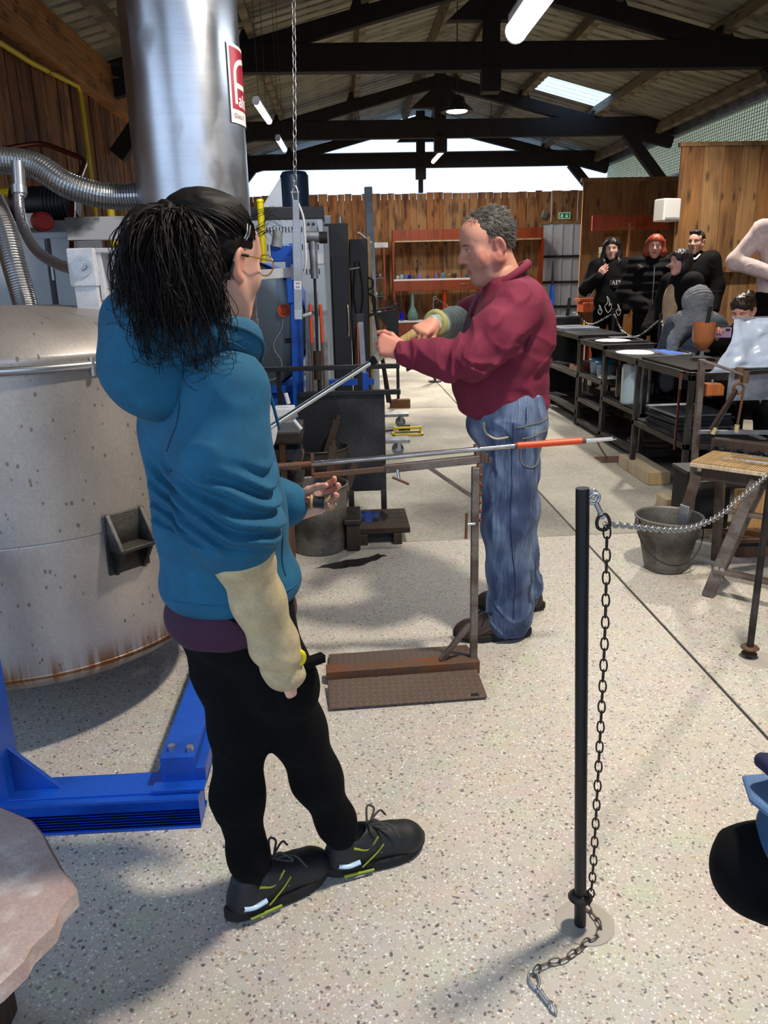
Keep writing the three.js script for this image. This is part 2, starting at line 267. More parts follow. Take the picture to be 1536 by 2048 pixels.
// trusses
function truss(z, lab, o = {}) {
  const t = T('roof_truss', lab, 'truss', [RX, 0, z]), D = MT.darkbeam, tb = o.tie ?? 4.12, h = .32, w = .16, X0 = XL - RX + .03, X1 = XR - RX - .03;
  W('tie_beam', uvm(bar([XL + .05, tb + (o.l || 0), z], [XR - .1, tb + (o.r || 0), z], w, h, .008), true), D, t);
  for (const s of [-1, 1]) {
    const ex = s < 0 ? XL + .1 : XR - .1; W('rafter', uvm(bar([RX, RY - .36, z], [ex, roofY(ex) - .3, z], w * .9, .2, .008), true), D, t);
    const bx = s < 0 ? XL + .12 : XR - .12, kx = s < 0 ? XL + .95 : XR - 1.0; W('knee_brace', uvm(bar([bx, 3.05, z], [kx, tb - .12, z], .15, .2, .006), true), D, t);
    for (const dx of [1.6, 3.0]) W('purlin_cleat', ext([[-.2, 0], [.16, 0], [.02, .26], [-.1, .26]], .12, .004).translate(RX + s * dx, roofY(RX + dx) - .38, z - .06), D, t);
  }
  W('king_post', uvm(B(.2, RY - tb - .1, .18, RX, (RY + tb) / 2 - .12, z, .008)), D, t);
  W('pendant', uvm(B(.24, .3, .2, RX, tb - .26, z, .015)), D, t);
  W('collar', [ext([[-.55, 0], [.55, 0], [.12, .34], [-.12, .34]], .14, .006).translate(RX, RY - .82, z - .07)], D, t);
}
truss(-5.7, 'dark timber roof truss nearest overhead, above the teal-hooded woman');
truss(-11, 'dark timber truss whose tie beam passes just below the big tube light', { tie: 4.13 });
truss(-16.2, 'dark timber truss in the middle of the row, behind the round pendant lamp', { tie: 4.17 });
truss(-20.0, 'dark timber truss against the bright gable at the back wall', { tie: 4.12 });
{ const w = .1, pz0 = 3.2, pz1 = -20.4, n = [[-1.6, 'second left of the ridge'], [-3.0, 'third left of the ridge'], [-4.3, 'lowest on the left slope'], [-.35, 'just left of the ridge'], [.35, 'just right of the ridge'], [1.6, 'second right of the ridge'], [3.0, 'third right of the ridge'], [4.2, 'lowest on the right slope']];
  for (const [dx, txt] of n) { const p = tag(M('purlin', uvm(B(w, .2, pz0 - pz1, 0, 0, 0, .008), true, dx), MT.purlin, scene), 'long grey-brown roof purlin ' + txt + ', above the trusses', 'purlin', 'roof purlins'); p.position.set(RX + dx, roofY(RX + dx) - .12, (pz0 + pz1) / 2); p.rotation.z = dx < 0 ? Math.atan(SL) : -Math.atan(SL); } }
// lamps
const glow = (c, e) => new THREE.MeshStandardMaterial({ color: 0x222222, emissive: c, emissiveIntensity: e, roughness: .5 });
function highbay(pos, lab, cd, top, cone = 66) {
  const t = T('pendant_lamp', lab, 'lamp', pos, 0, 'round high pendant lamps');
  M('housing', lathe([[0, .2], [.05, .2], [.11, .17], [.13, .06], [.2, .03], [.235, 0], [.24, -.02], [.225, -.025], [.16, -.01], [.155, .0], [0, .005]], 40), MT.greydark, t);
  const L = M('diffuser', lathe([[0, -.02], [.14, -.02], [.155, -.012], [.15, 0], [0, 0]], 32), glow(0xfff2dc, 6), t); label(L, 'glowing white diffuser');
  M('hook', [tube([[0, .2, 0], [.03, .23, 0], [0, .27, 0], [-.03, .23, 0], [0, .2, 0]], .008, 6)], MT.greydark, t);
  M('suspension_rod', cyl([0, .27, 0], [0, top - pos[1], 0], .008, .008, 8), MT.greydark, t);
  const s = new THREE.SpotLight(0xfff3e4, cd, 0, cone * RAD, .3, 2); s.position.set(0, -.05, 0); s.target.position.set(0, -3, 0); s.castShadow = true; s.shadow.radius = 7; s.shadow.mapSize.set(1024, 1024); t.add(s, s.target); return t;
}
highbay([1.3, 3.88, -2.0], 'round pendant lamp hung over the stanchion by the visitors, lighting the demonstration', LAMP_CD * 5, roofY(1.3) - .05, 80);
highbay([3.5, 4.36, -8.0], 'round pendant lamp in the row above the steel tables', LAMP_CD * 6.5, roofY(3.5) - .05, 64);
highbay([1.8, 3.82, -12.6], 'round grey pendant lamp glowing in front of the middle roof truss', LAMP_CD * 13, roofY(1.8) - .05);
highbay([3.3, 4.44, -18.0], 'round pendant lamp tucked up behind the middle truss, right of the ridge', LAMP_CD * 1.5, roofY(3.3) - .05, 84);
highbay([.5, 4.44, -18.0], 'round pendant lamp tucked up behind the middle truss, left of the ridge', LAMP_CD * 1.5, roofY(.5) - .05, 84);
function tubeLight(a, b, lab, w, inten, drop) {
  const A = P(a), Bq = P(b), c = A.clone().add(Bq).multiplyScalar(.5), t = T('tube_light', lab, 'lamp', [c.x, c.y, c.z]), L = A.distanceTo(Bq), d = Bq.clone().sub(A).normalize();
  W('diffuser', [cyl(A, Bq, w * .5, w * .5, 16)], glow(0xf6faff, 9), t);
  W('backplate', bar(A.clone().add(V(0, w * .45, 0)), Bq.clone().add(V(0, w * .45, 0)), w * .8, w * .5, .004), MT.white, t);
  for (const g of [cyl(A.clone().addScaledVector(d, -.02), A, w * .53), cyl(Bq, Bq.clone().addScaledVector(d, .02), w * .53)]) W('end_cap', [g], MT.white, t);
  for (const q of [A.clone().lerp(Bq, .2), A.clone().lerp(Bq, .8)]) W('hanger', [cyl([q.x, q.y + w * .6, q.z], [q.x, Math.max(q.y + .1, (drop ?? roofY(q.x)) - .02), q.z], .002, .002, 6)], MT.greydark, t);
  const r = new THREE.RectAreaLight(0xf2f7ff, inten, w, L); r.position.set(0, -w * .75, 0); r.lookAt(c.x, -5, c.z + .001); t.add(r); r.rotation.set(-Math.PI / 2, 0, Math.atan2(d.x, -d.z) * 0); return t;
}
tubeLight([1.0, 2.76, -4.75], [1.0, 2.76, -3.45], 'large bright white tube light hanging near the ridge, nearest of the tubes', .115, 24);
tubeLight([-.5, 2.6, -5.6], [-.5, 2.66, -6.6], 'thin lit tube light just right of the steel flue', .045, 110);
tubeLight([-.5, 2.68, -7.5], [-.5, 2.72, -8.4], 'small lit tube light between flue and hanging chain', .045, 110);
tubeLight([2.02, 3.78, -17.6], [2.12, 3.86, -16.6], 'short lit tube light below the ridge by the gable', .07, 330);
// ---------- smooth bodies: fields of tapered capsules and ellipsoids, meshed by surface nets ----------
const cap = (a, b, ra, rb = ra, k = .03, op = 1) => { a = P(a); b = P(b); const c = a.clone().add(b).multiplyScalar(.5), dx = b.x - a.x, dy = b.y - a.y, dz = b.z - a.z, l2 = dx * dx + dy * dy + dz * dz || 1e-9; return { t: 0, ax: a.x, ay: a.y, az: a.z, dx, dy, dz, il: 1 / l2, ra, rb, k, op, cx: c.x, cy: c.y, cz: c.z, R: Math.sqrt(l2) / 2 + Math.max(ra, rb) }; };
const chainCaps = (pts, rs, k = .03, op = 1) => pts.slice(1).map((p, i) => cap(pts[i], p, rs[i], rs[i + 1], k, op));
function ell(c, r, k = .03, op = 1, q = null) { c = P(c); r = Array.isArray(r) ? r : [r, r, r]; const o = { t: 1, cx: c.x, cy: c.y, cz: c.z, rx: r[0], ry: r[1], rz: r[2], k, op, R: Math.max(...r) }; if (q) { const m = new THREE.Matrix4().makeRotationFromQuaternion(q).transpose().elements; o.m = [m[0], m[4], m[8], m[1], m[5], m[9], m[2], m[6], m[10]]; } return o; }
const qAxes = (x, y, z) => new THREE.Quaternion().setFromRotationMatrix(new THREE.Matrix4().makeBasis(P(x).normalize(), P(y).normalize(), P(z).normalize()));
const qFace = (f, up = [0, 1, 0]) => { const z = P(f).normalize(), x = P(up).cross(z).normalize(); return qAxes(x, z.clone().cross(x), z); };
function field(list, wrinkle) {
  const f = (x, y, z) => {
    let d = 1e3;
    for (const p of list) {
      const bx = x - p.cx, by = y - p.cy, bz = z - p.cz, L = Math.sqrt(bx * bx + by * by + bz * bz) - p.R;
      if (p.op > 0 ? L > d + p.k : L > p.k) continue;
      let e;
      if (p.t === 0) { const qx = x - p.ax, qy = y - p.ay, qz = z - p.az; let t = (qx * p.dx + qy * p.dy + qz * p.dz) * p.il; t = t < 0 ? 0 : t > 1 ? 1 : t; const ux = qx - t * p.dx, uy = qy - t * p.dy, uz = qz - t * p.dz; e = Math.sqrt(ux * ux + uy * uy + uz * uz) - (p.ra + (p.rb - p.ra) * t); }
      else { let ux = bx, uy = by, uz = bz; if (p.m) { const m = p.m; ux = m[0] * bx + m[1] * by + m[2] * bz; uy = m[3] * bx + m[4] * by + m[5] * bz; uz = m[6] * bx + m[7] * by + m[8] * bz; } const a = ux / p.rx, b = uy / p.ry, c = uz / p.rz, k0 = Math.sqrt(a * a + b * b + c * c), g1 = a / p.rx, g2 = b / p.ry, g3 = c / p.rz, k1 = Math.sqrt(g1 * g1 + g2 * g2 + g3 * g3); e = k1 < 1e-9 ? -Math.min(p.rx, p.ry, p.rz) : k0 * (k0 - 1) / k1; }
      if (p.op > 0) { const h = Math.max(p.k - Math.abs(d - e), 0) / (p.k || 1); d = Math.min(d, e) - h * h * p.k * .25; }
      else { const h = Math.max(p.k - Math.abs(d + e), 0) / (p.k || 1); d = Math.max(d, -e) + h * h * p.k * .25; }
    }
    return d;
  };
  return wrinkle ? (x, y, z) => { const d = f(x, y, z); return d < .06 ? d + wrinkle(x, y, z, d) : d; } : f;
}
function bounds(list, pad = .03) { const a = [1e9, 1e9, 1e9], b = [-1e9, -1e9, -1e9]; for (const p of list) if (p.op > 0) { const q = p.t ? [[p.cx, p.cy, p.cz, p.R]] : [[p.ax, p.ay, p.az, p.ra], [p.ax + p.dx, p.ay + p.dy, p.az + p.dz, p.rb]]; for (const [x, y, z, r] of q) [x, y, z].forEach((v, i) => { a[i] = Math.min(a[i], v - r - pad); b[i] = Math.max(b[i], v + r + pad); }); } return [a, b]; }
function surf(f, lo, hi, h, color) {
  const n = [0, 1, 2].map(i => Math.ceil((hi[i] - lo[i]) / h) + 2), [nx, ny, nz] = n, D = new Float32Array(nx * ny * nz).fill(9), BS = 4;
  const at = (i, j, k) => i + nx * (j + ny * k);
  for (let k = 0; k < nz; k += BS) for (let j = 0; j < ny; j += BS) for (let i = 0; i < nx; i += BS) {
    const c = f(lo[0] + (i + 1.5) * h, lo[1] + (j + 1.5) * h, lo[2] + (k + 1.5) * h), far = Math.abs(c) > h * 5.5;
    for (let e = k; e < Math.min(nz, k + BS); e++) for (let g = j; g < Math.min(ny, j + BS); g++) for (let a = i; a < Math.min(nx, i + BS); a++) D[at(a, g, e)] = far ? c : f(lo[0] + a * h, lo[1] + g * h, lo[2] + e * h);
  }
  const idx = new Int32Array(nx * ny * nz).fill(-1), pos = [], C = [[0, 0, 0], [1, 0, 0], [0, 1, 0], [1, 1, 0], [0, 0, 1], [1, 0, 1], [0, 1, 1], [1, 1, 1]], E = [[0, 1], [2, 3], [4, 5], [6, 7], [0, 2], [1, 3], [4, 6], [5, 7], [0, 4], [1, 5], [2, 6], [3, 7]];
  const v = new Float64Array(8);
  for (let k = 0; k < nz - 1; k++) for (let j = 0; j < ny - 1; j++) for (let i = 0; i < nx - 1; i++) {
    let m = 0; for (let q = 0; q < 8; q++) { v[q] = D[at(i + C[q][0], j + C[q][1], k + C[q][2])]; if (v[q] < 0) m |= 1 << q; }
    if (m === 0 || m === 255) continue; let x = 0, y = 0, z = 0, c = 0;
    for (const [a, b] of E) { if ((v[a] < 0) === (v[b] < 0)) continue; const t = v[a] / (v[a] - v[b]); x += C[a][0] + (C[b][0] - C[a][0]) * t; y += C[a][1] + (C[b][1] - C[a][1]) * t; z += C[a][2] + (C[b][2] - C[a][2]) * t; c++; }
    idx[at(i, j, k)] = pos.length / 3; pos.push(lo[0] + (i + x / c) * h, lo[1] + (j + y / c) * h, lo[2] + (k + z / c) * h);
  }
  const tri = [], quad = (a, b, c, d, flip) => { if (a < 0 || b < 0 || c < 0 || d < 0) return; flip ? tri.push(a, c, b, a, d, c) : tri.push(a, b, c, a, c, d); };
  for (let k = 1; k < nz - 1; k++) for (let j = 1; j < ny - 1; j++) for (let i = 1; i < nx - 1; i++) {
    const s = D[at(i, j, k)] < 0;
    if (s !== D[at(i + 1, j, k)] < 0) quad(idx[at(i, j - 1, k - 1)], idx[at(i, j, k - 1)], idx[at(i, j, k)], idx[at(i, j - 1, k)], !s);
    if (s !== D[at(i, j + 1, k)] < 0) quad(idx[at(i - 1, j, k - 1)], idx[at(i - 1, j, k)], idx[at(i, j, k)], idx[at(i, j, k - 1)], !s);
    if (s !== D[at(i, j, k + 1)] < 0) quad(idx[at(i - 1, j - 1, k)], idx[at(i, j - 1, k)], idx[at(i, j, k)], idx[at(i - 1, j, k)], !s);
  }
  const N = pos.length / 3, nor = new Float32Array(N * 3), col = color ? new Float32Array(N * 3) : null, e = h * .5;
  for (let q = 0; q < N; q++) {
    let x = pos[q * 3], y = pos[q * 3 + 1], z = pos[q * 3 + 2], gx, gy, gz, l;
    for (let it = 0; it < 2; it++) { const d = f(x, y, z); gx = f(x + e, y, z) - f(x - e, y, z); gy = f(x, y + e, z) - f(x, y - e, z); gz = f(x, y, z + e) - f(x, y, z - e); l = Math.hypot(gx, gy, gz) || 1; if (it === 0) { const s = clamp(d * Math.min(2 * e / l, 1.5), -h * .6, h * .6); x -= gx / l * s; y -= gy / l * s; z -= gz / l * s; } }
    pos[q * 3] = x; pos[q * 3 + 1] = y; pos[q * 3 + 2] = z; nor[q * 3] = gx / l; nor[q * 3 + 1] = gy / l; nor[q * 3 + 2] = gz / l;
    if (col) { const c = color(x, y, z); col[q * 3] = c[0]; col[q * 3 + 1] = c[1]; col[q * 3 + 2] = c[2]; }
  }
  const g = new THREE.BufferGeometry(); g.setAttribute('position', new THREE.Float32BufferAttribute(pos, 3)); g.setAttribute('normal', new THREE.BufferAttribute(nor, 3)); if (col) g.setAttribute('color', new THREE.BufferAttribute(col, 3)); g.setIndex(tri);
  return prep(g);
}
const blob = (list, h, wrinkle, color, pad) => surf(field(list, wrinkle), ...bounds(list, pad ?? .03), h, color);
const withColor = (g, c) => { const n = g.attributes.position.count, a = new Float32Array(n * 3); for (let i = 0; i < n; i++) a.set(c, i * 3); g.setAttribute('color', new THREE.BufferAttribute(a, 3)); return g; };
const lin = hex => { const c = new THREE.Color(hex); return [c.r, c.g, c.b]; };

// ---------- anatomy ----------
// head in its own axes: +z the face, +y up, +x the person's left; origin between the ears
function headList(o = {}) {
  const j = o.jaw ?? 1, n = o.nose ?? 1, f = o.full ?? 0;
  const bk = o.back || 0, L = [ell([0, .032, -.012 + bk * .7], [.073, .08, .094 - bk]), ell([0, -.02, .022], [.062, .088, .068], .03), ell([0, .04, .045], [.058, .05, .045], .03)];
  for (const s of [-1, 1]) L.push(cap([s * .05 * j, -.045, -.005], [s * .014, -.1, .052], .024, .02 * j, .03), ell([s * .04, -.028, .052], [.024 + f, .026 + f, .022], .025), cap([s * .012, .024, .079], [s * .042, .02, .066], .011, .009, .015));
  L.push(ell([0, -.1, .058], [.02 * j, .016, .019], .025), ell([0, -.066, .066], [.03, .026, .02], .02));
  if (f) L.push(ell([0, -.1, .015], [.05 + f, .03, .045], .03));
  for (const s of [-1, 1]) L.push(ell([s * .03, .003, .09], [.017, .0105, .016], .012, -1), ell([s * .03, .004, .071], [.014, .0125, .0125], .004), cap([s * .018, .0115, .0825], [s * .043, .009, .075], .003, .003, .006));
  L.push(cap([0, .012, .083], [0, -.026, .098 + .008 * n], .0085, .0115 * n, .014), ell([0, -.029, .1 + .006 * n], [.0115 * n, .0095, .0105], .008));
  for (const s of [-1, 1]) L.push(ell([s * .012, -.033, .09], [.008, .0075, .01], .008));
  const m = o.frown ?? 0;
  for (const s of [-1, 1]) L.push(cap([0, -.0595, .0885], [s * .021, -.063 - m, .078], .0052, .0035, .006), cap([0, -.0715, .087], [s * .019, -.067 - m, .079], .0066, .004, .006));
  L.push(cap([-.02, -.0645 - m * .7, .0865], [0, -.0645, .0955], .0022, .0022, .004, -1), cap([.02, -.0645 - m * .7, .0865], [0, -.0645, .0955], .0022, .0022, .004, -1));
  const q = s => new THREE.Quaternion().setFromEuler(new THREE.Euler(.15, s * -.35, s * -.12));
  for (const s of [-1, 1]) L.push(ell([s * .08, -.004, -.016], [.0085, .031, .019], .01, 1, q(s)), ell([s * .089, -.002, -.012], [.006, .02, .011], .006, -1, q(s)), ell([s * .077, -.032, -.008], [.007, .01, .008], .006));
  L.push(cap([0, -.05, -.022], [0, -.19, -.05], .05, .056, .03));
  return L;
}
function headColor(skin, lip, brow, o = {}) {
  const S_ = lin(skin), Lp = lin(lip), Bw = lin(brow), Rd = lin(o.flush || skin), St = lin(o.stubble || skin), W_ = [.75, .73, .7];
  return (x, y, z) => {
    let c = S_; const ax = Math.abs(x);
    c = lerp3(c, Rd, sst(1.25, .2, Math.hypot((ax - .044) / .034, (y + .02) / .034)) * sst(.01, .05, z) * .28); c = lerp3(c, Rd, sst(1.3, .3, Math.hypot(x / .017, (y + .026) / .021)) * (z > .07 ? .6 : 0)); if (ax > .072) c = lerp3(c, Rd, .7);
    if (o.stubble) c = lerp3(c, St, sst(-.035, -.06, y) * sst(-.02, .02, z) * .55);
    const bx = (ax - .03) / .02, by = (y - .0225 + bx * bx * .004) / .0045; if (z > .055) c = lerp3(c, Bw, clamp(1.25 - Math.hypot(bx * .85, by)) * .9);
    if (z > .068) { const e = Math.hypot((ax - .031) / .013, (y - .003) / .0052); c = lerp3(c, W_, clamp((1 - e) * 4)); c = lerp3(c, lin(o.eye || 0x2a1a10), clamp((1 - Math.hypot(ax - .031, y - .003) / .0052) * 4)); c = lerp3(c, Bw, clamp(1 - Math.abs(e - 1.12) * 4.5) * (y > .001 ? .95 : .35)); }
    const ly = y + .0655 + (o.frown || 0) * (ax / .022) * .8; if (z > .073) c = lerp3(c, Lp, clamp(1.4 - Math.hypot(ax / .021, ly / .0105)) * .95);
    return c;
  };
}
// hand in its own axes: fingers +y, palm faces +z, thumb at +x (mirror for the left hand)
function handList(left, curl, thumb = [.5, .5, .4], spread = .06) {
  const s = left ? -1 : 1, L = [], X = [.03, .0105, -.0095, -.028], Y = [.088, .092, .087, .077], LEN = [[.041, .026, .021], [.045, .029, .022], [.042, .027, .021], [.033, .021, .019]], r0 = [.0092, .0095, .0088, .0078];
  L.push(cap([0, -.06, 0], [0, .012, 0], .025, .025, .02));
  for (let i = 0; i < 4; i++) {
    L.push(cap([s * X[i] * .62, .01, 0], [s * X[i], Y[i], -.002], .0155, .0115, .016));
    const cr = curl[i]; let p = V(s * X[i], Y[i], -.002), a = 0, sp = spread * (1.2 - i * .8); for (let k = 0; k < 3; k++) { a += cr[k]; const d = V(s * Math.sin(sp) * Math.cos(a), Math.cos(a), Math.sin(a)), q = p.clone().addScaledVector(d, LEN[i][k]); L.push(cap(p, q, r0[i] - k * .0007, r0[i] - (k + 1) * .0007, .004)); p = q; }
  }
  L.push(ell([s * .024, .034, .012], [.016, .03, .014], .012), ell([-s * .022, .035, .008], [.014, .032, .012], .012));
  let p = V(s * .027, .026, .01), az = thumb[0], b = thumb[1]; const TL = [.042, .032, .027], tr0 = [.0125, .0105, .0095, .008];
  for (let k = 0; k < 3; k++) { const d = V(s * Math.sin(az) * Math.cos(b), Math.cos(az) * Math.cos(b), Math.sin(b)), q = p.clone().addScaledVector(d, TL[k]); L.push(cap(p, q, tr0[k], tr0[k + 1], .006)); p = q; az -= thumb[2]; b += .12; }
  return L;
}
const FIST = [[1.25, 1.3, .8], [1.3, 1.35, .8], [1.35, 1.35, .8], [1.4, 1.35, .8]], GRIP = [[.95, 1.05, .6], [1, 1.1, .65], [1.05, 1.1, .65], [1.1, 1.1, .7]], RELAX = [[.35, .45, .3], [.4, .5, .35], [.45, .55, .4], [.5, .6, .4]];
const m4 = (pos, q, s = 1) => new THREE.Matrix4().compose(P(pos), q, V(s, s, s));
const handGeo = (left, curl, thumb, skin, pos, y, z, s = 1, h = .003) => { const yy = P(y).normalize(), zz = P(z).clone(); zz.addScaledVector(yy, -zz.dot(yy)).normalize(); const q = qAxes(yy.clone().cross(zz), yy, zz), c = lin(skin), red = [c[0] * 1.08, c[1] * .82, c[2] * .78]; return blob(handList(left, curl, thumb), h, null, (x, y2) => lerp3(c, red, sst(.08, .15, y2)), .012).applyMatrix4(m4(pos, q, s)); };
const headGeo = (opt, colorFn, pos, q, s = 1, h = .003) => surf(field(headList(opt)), [-.105, -.235, -.125], [.105, .135, .135], h, colorFn).applyMatrix4(m4(pos, q, s));
MT.skin = std(0xffffff, .55, 0, { vertexColors: true });
// hair strands: thin tapered ribbons of round section
function strand(pts, r0, r1, rad = 4) { const c = new THREE.CatmullRomCurve3(pts.map(P)), n = pts.length * 3, g = new THREE.TubeGeometry(c, n, 1, rad), p = g.attributes.position, nn = g.attributes.normal; for (let i = 0; i <= n; i++) { const q = c.getPointAt(i / n), r = mix(r0, r1, i / n); for (let j = 0; j <= rad; j++) { const o = i * (rad + 1) + j; p.setXYZ(o, q.x + nn.getX(o) * r, q.y + nn.getY(o) * r, q.z + nn.getZ(o) * r); } } return prep(g); }

// ---------- footwear: own axes, toe +z, sole on y = 0 ----------
function shoeGeo(L = .28, w = .1, hTop = .085, h = .004) {
  const k = L / .28, q = w / .1;
  const out = []; for (let i = 0; i <= 40; i++) { const t = i / 40 * 6.2832, c = Math.cos(t), s = Math.sin(t), z = s * .14 * k; const ww = (.036 + .012 * sst(-.05, .07, z / k)) * q; out.push([c * ww * Math.pow(Math.abs(c), -.15) * (1 - .12 * sst(.08, .14, z / k)), z]); }
  const sole = ext(out, .022, .005); sole.rotateX(-Math.PI / 2); sole.scale(1, 1, -1); sole.translate(0, .005, 0); { const ix = sole.attributes.position, nn = sole.attributes.normal; for (let i = 0; i < ix.count; i += 3) for (const a of [ix, nn]) { const x = a.getX(i + 1), y = a.getY(i + 1), z = a.getZ(i + 1); a.setXYZ(i + 1, a.getX(i + 2), a.getY(i + 2), a.getZ(i + 2)); a.setXYZ(i + 2, x, y, z); } for (let i = 0; i < ix.count; i++) { const z = ix.getZ(i) / k; ix.setY(i, ix.getY(i) + .018 * sst(.08, .16, z) + .008 * sst(-.1, -.16, z)); } }
  const up = [cap([0, .045, .085 * k], [0, .05, -.09 * k], .04 * q, .036 * q, .03), ell([0, .042, .085 * k], [.046 * q, .036, .056 * k], .02), cap([0, .06, .04 * k], [0, hTop, -.04 * k], .036 * q, .036 * q, .03), cap([0, .045, -.098 * k], [0, hTop, -.088 * k], .036 * q, .035 * q, .02), ell([0, hTop + .04, -.066 * k], [.031 * q, .05, .044 * k], .008, -1), ell([0, -.08, 0], [.3, .1, .4], .006, -1)];
  return { sole, upper: surf(field(up), [-.07, .0, -.16 * k], [.07, hTop + .07, .16 * k], h) };
}
// ---------- fabrics ----------
TX.knit = tex(256, 256, (u, v) => { const a = pn(u * 128, v * 128, 128, 128, 301), b = pfbm(u, v, 6, 6, 303, 4), l = 232 + a * 16 + b * 26; return [l, l, l]; }, .18, .18);
TX.denim = tex(512, 512, (u, v) => { const s = pn(u * 200, v * 20, 200, 20, 311) * .5 + pn(u * 90, v * 7, 90, 7, 313) * .5, t = Math.sin((u + v) * 6.283 * 110) * .5, w = pfbm(u, v, 4, 3, 317, 4), c = lerp3([44, 60, 92], [150, 168, 188], clamp(.42 + s * .22 + w * .95)); const k = 1 + t * .05; return [c[0] * k, c[1] * k, c[2] * k]; }, .42, .6);
const cloth = (c, r = .85, o = {}) => phy({ color: c, roughness: r, map: TX.knit, bumpMap: TX.knit, bumpScale: .0006, sheen: .35, sheenRoughness: .6, sheenColor: new THREE.Color(c).lerp(new THREE.Color(0xffffff), .3), ...o });
MT.maroon = cloth(0x761736, .85, { sheen: .12 }); MT.teal = cloth(0x055c7e, .85, { sheen: .15 }); MT.denim = std(0xffffff, .85, 0, { map: TX.denim, bumpMap: TX.denim, bumpScale: .0006 });
MT.pants = cloth(0x060709, .92, { sheen: 0, specularIntensity: .3 }); MT.plum = cloth(0x3a1230); MT.beige = cloth(0xc3b088); MT.green = cloth(0xb0baaa, .9); MT.olive = cloth(0xa8a468); MT.black2 = cloth(0x07070a, .85, { sheen: 0, specularIntensity: .4 });
MT.hair = phy({ color: 0x0d0907, roughness: .62, specularIntensity: .45 });
MT.hair2 = phy({ color: 0x24170f, roughness: .5, specularIntensity: .6 });
MT.greyhair = std(0x6b675e, .6); MT.greyhair2 = std(0x3e3a34, .6);
MT.bootbrown = std(0x3e2c1e, .62, 0, { map: TX.knit }); MT.bootgrey = std(0x3a3833, .7); MT.shoe = std(0x10171a, .6, 0, { map: TX.knit, bumpMap: TX.knit, bumpScale: .0005 }); MT.lime = std(0x8f9a1e, .6); MT.lace = std(0x3a3c38, .8); MT.reflect = std(0xc6e0f6, .3, .1);
const fold = (nx, ny, nz, fr, str = 1) => (x, y, z) => { const s = x * nx + y * ny + z * nz; return 1 - Math.sqrt(.02 + Math.pow(noise3(s * fr + noise3(x * 9, y * 9, z * 9) * .9, (x - s * nx) * fr * .22 * str, (y - s * ny + z - s * nz) * fr * .22 * str), 2)); };
function placeShoe(o, name, pos, dir, st, L, w, hTop) {
  const g = shoeGeo(L, w, hTop), q = qFace([dir[0], 0, dir[1]]), mm = m4(pos, q), k = L / .28, put = (n, geo, mat, par, t) => { const m = W(n, geo.map(e => e.applyMatrix4(mm)), mat, o, par); if (t) label(m, t); return m; };
  const up = put('shoe', [g.upper], st.upper, o); put('sole', [g.sole], st.sole, up);
  const lc = []; for (let i = 0; i < 5; i++) { const z = (.062 - i * .021) * k, y = .083 + i * .0065; lc.push(tube([[-.028, y - .012, z], [0, y + .006, z + .006], [.028, y - .012, z - .012]], .003, 5), tube([[.028, y - .012, z], [0, y + .007, z + .006], [-.028, y - .012, z - .012]], .003, 5)); }
  for (const s of [-1, 1]) lc.push(tube([[0, .118, -.018 * k], [s * .03, .15, -.005], [s * .045, .125, .02], [0, .115, -.012]], .003, 5), tube([[0, .116, -.016 * k], [s * .03, .125, .03], [s * .05, .09, .055]], .003, 5));
  put('lace', lc, st.lace, up);
  if (st.sport) { for (const s of [-1, 1]) { put('reflective_patch', [tube([[s * .0395, .05, -.112 * k], [s * .043, .043, -.085 * k], [s * .045, .047, -.055 * k]], .0065, 6)], MT.reflect, up); }
    put('green_trim', [-1, 1].flatMap(s => [tube([[s * .038, .088, -.07 * k], [s * .039, .074, -.03 * k], [s * .035, .1, 0]], .0032, 5), tube([[s * .046, .03, -.05 * k], [s * .046, .06, -.01 * k], [s * .042, .078, .012 * k]], .0022, 5), tube([[s * .045, .018, -.1 * k], [s * .049, .014, -.02 * k]], .004, 5)]), MT.lime, up);
    put('eyelet', [-1, 1].flatMap(s => [0, 1, 2, 3].map(i => cyl([s * .043, .055, (.004 + i * .014) * k], [s * .035, .075, (.002 + i * .014) * k], .0022, .0022, 6))), MT.reflect, up); }
  else { put('leather_panel', [-1, 1].flatMap(s => [tube([[s * .036, .03, .1 * k], [s * .045, .04, .06 * k], [s * .044, .06, .02 * k], [s * .04, .09, -.02 * k]], .007, 6), tube([[s * .044, .03, -.06 * k], [s * .044, .055, -.03 * k], [s * .04, .09, -.05 * k]], .007, 6)]), st.panel, up); put('toe_cap', [ell2([0, .034, .112 * k], [.042, .03, .032])], st.sole, up); put('eyelet', [-1, 1].flatMap(s => [0, 1, 2].map(i => cyl([s * .034, .068 + i * .008, (.03 - i * .02) * k], [s * .026, .078 + i * .008, (.03 - i * .02) * k], .004, .004, 8))), MT.zinc, up); }
}
const ell2 = (c, r) => { const g = prep(new THREE.SphereGeometry(1, 16, 12)); g.scale(...r); g.translate(...c); g.computeVertexNormals(); return g; };

// slide points onto the zero level of a field
function snapPts(f, pts, lift = 0) { const e = .002; const dense = new THREE.CatmullRomCurve3(pts.map(P)).getPoints(pts.length * 5); return dense.map(p => { const q = p.clone(); for (let i = 0; i < 6; i++) { const d = f(q.x, q.y, q.z) - lift, g = V(f(q.x + e, q.y, q.z) - f(q.x - e, q.y, q.z), f(q.x, q.y + e, q.z) - f(q.x, q.y - e, q.z), f(q.x, q.y, q.z + e) - f(q.x, q.y, q.z - e)), l = g.length() || 1; q.addScaledVector(g, -clamp(d * 2 * e / l, -.03, .03) / l * .9); } return q; }); }
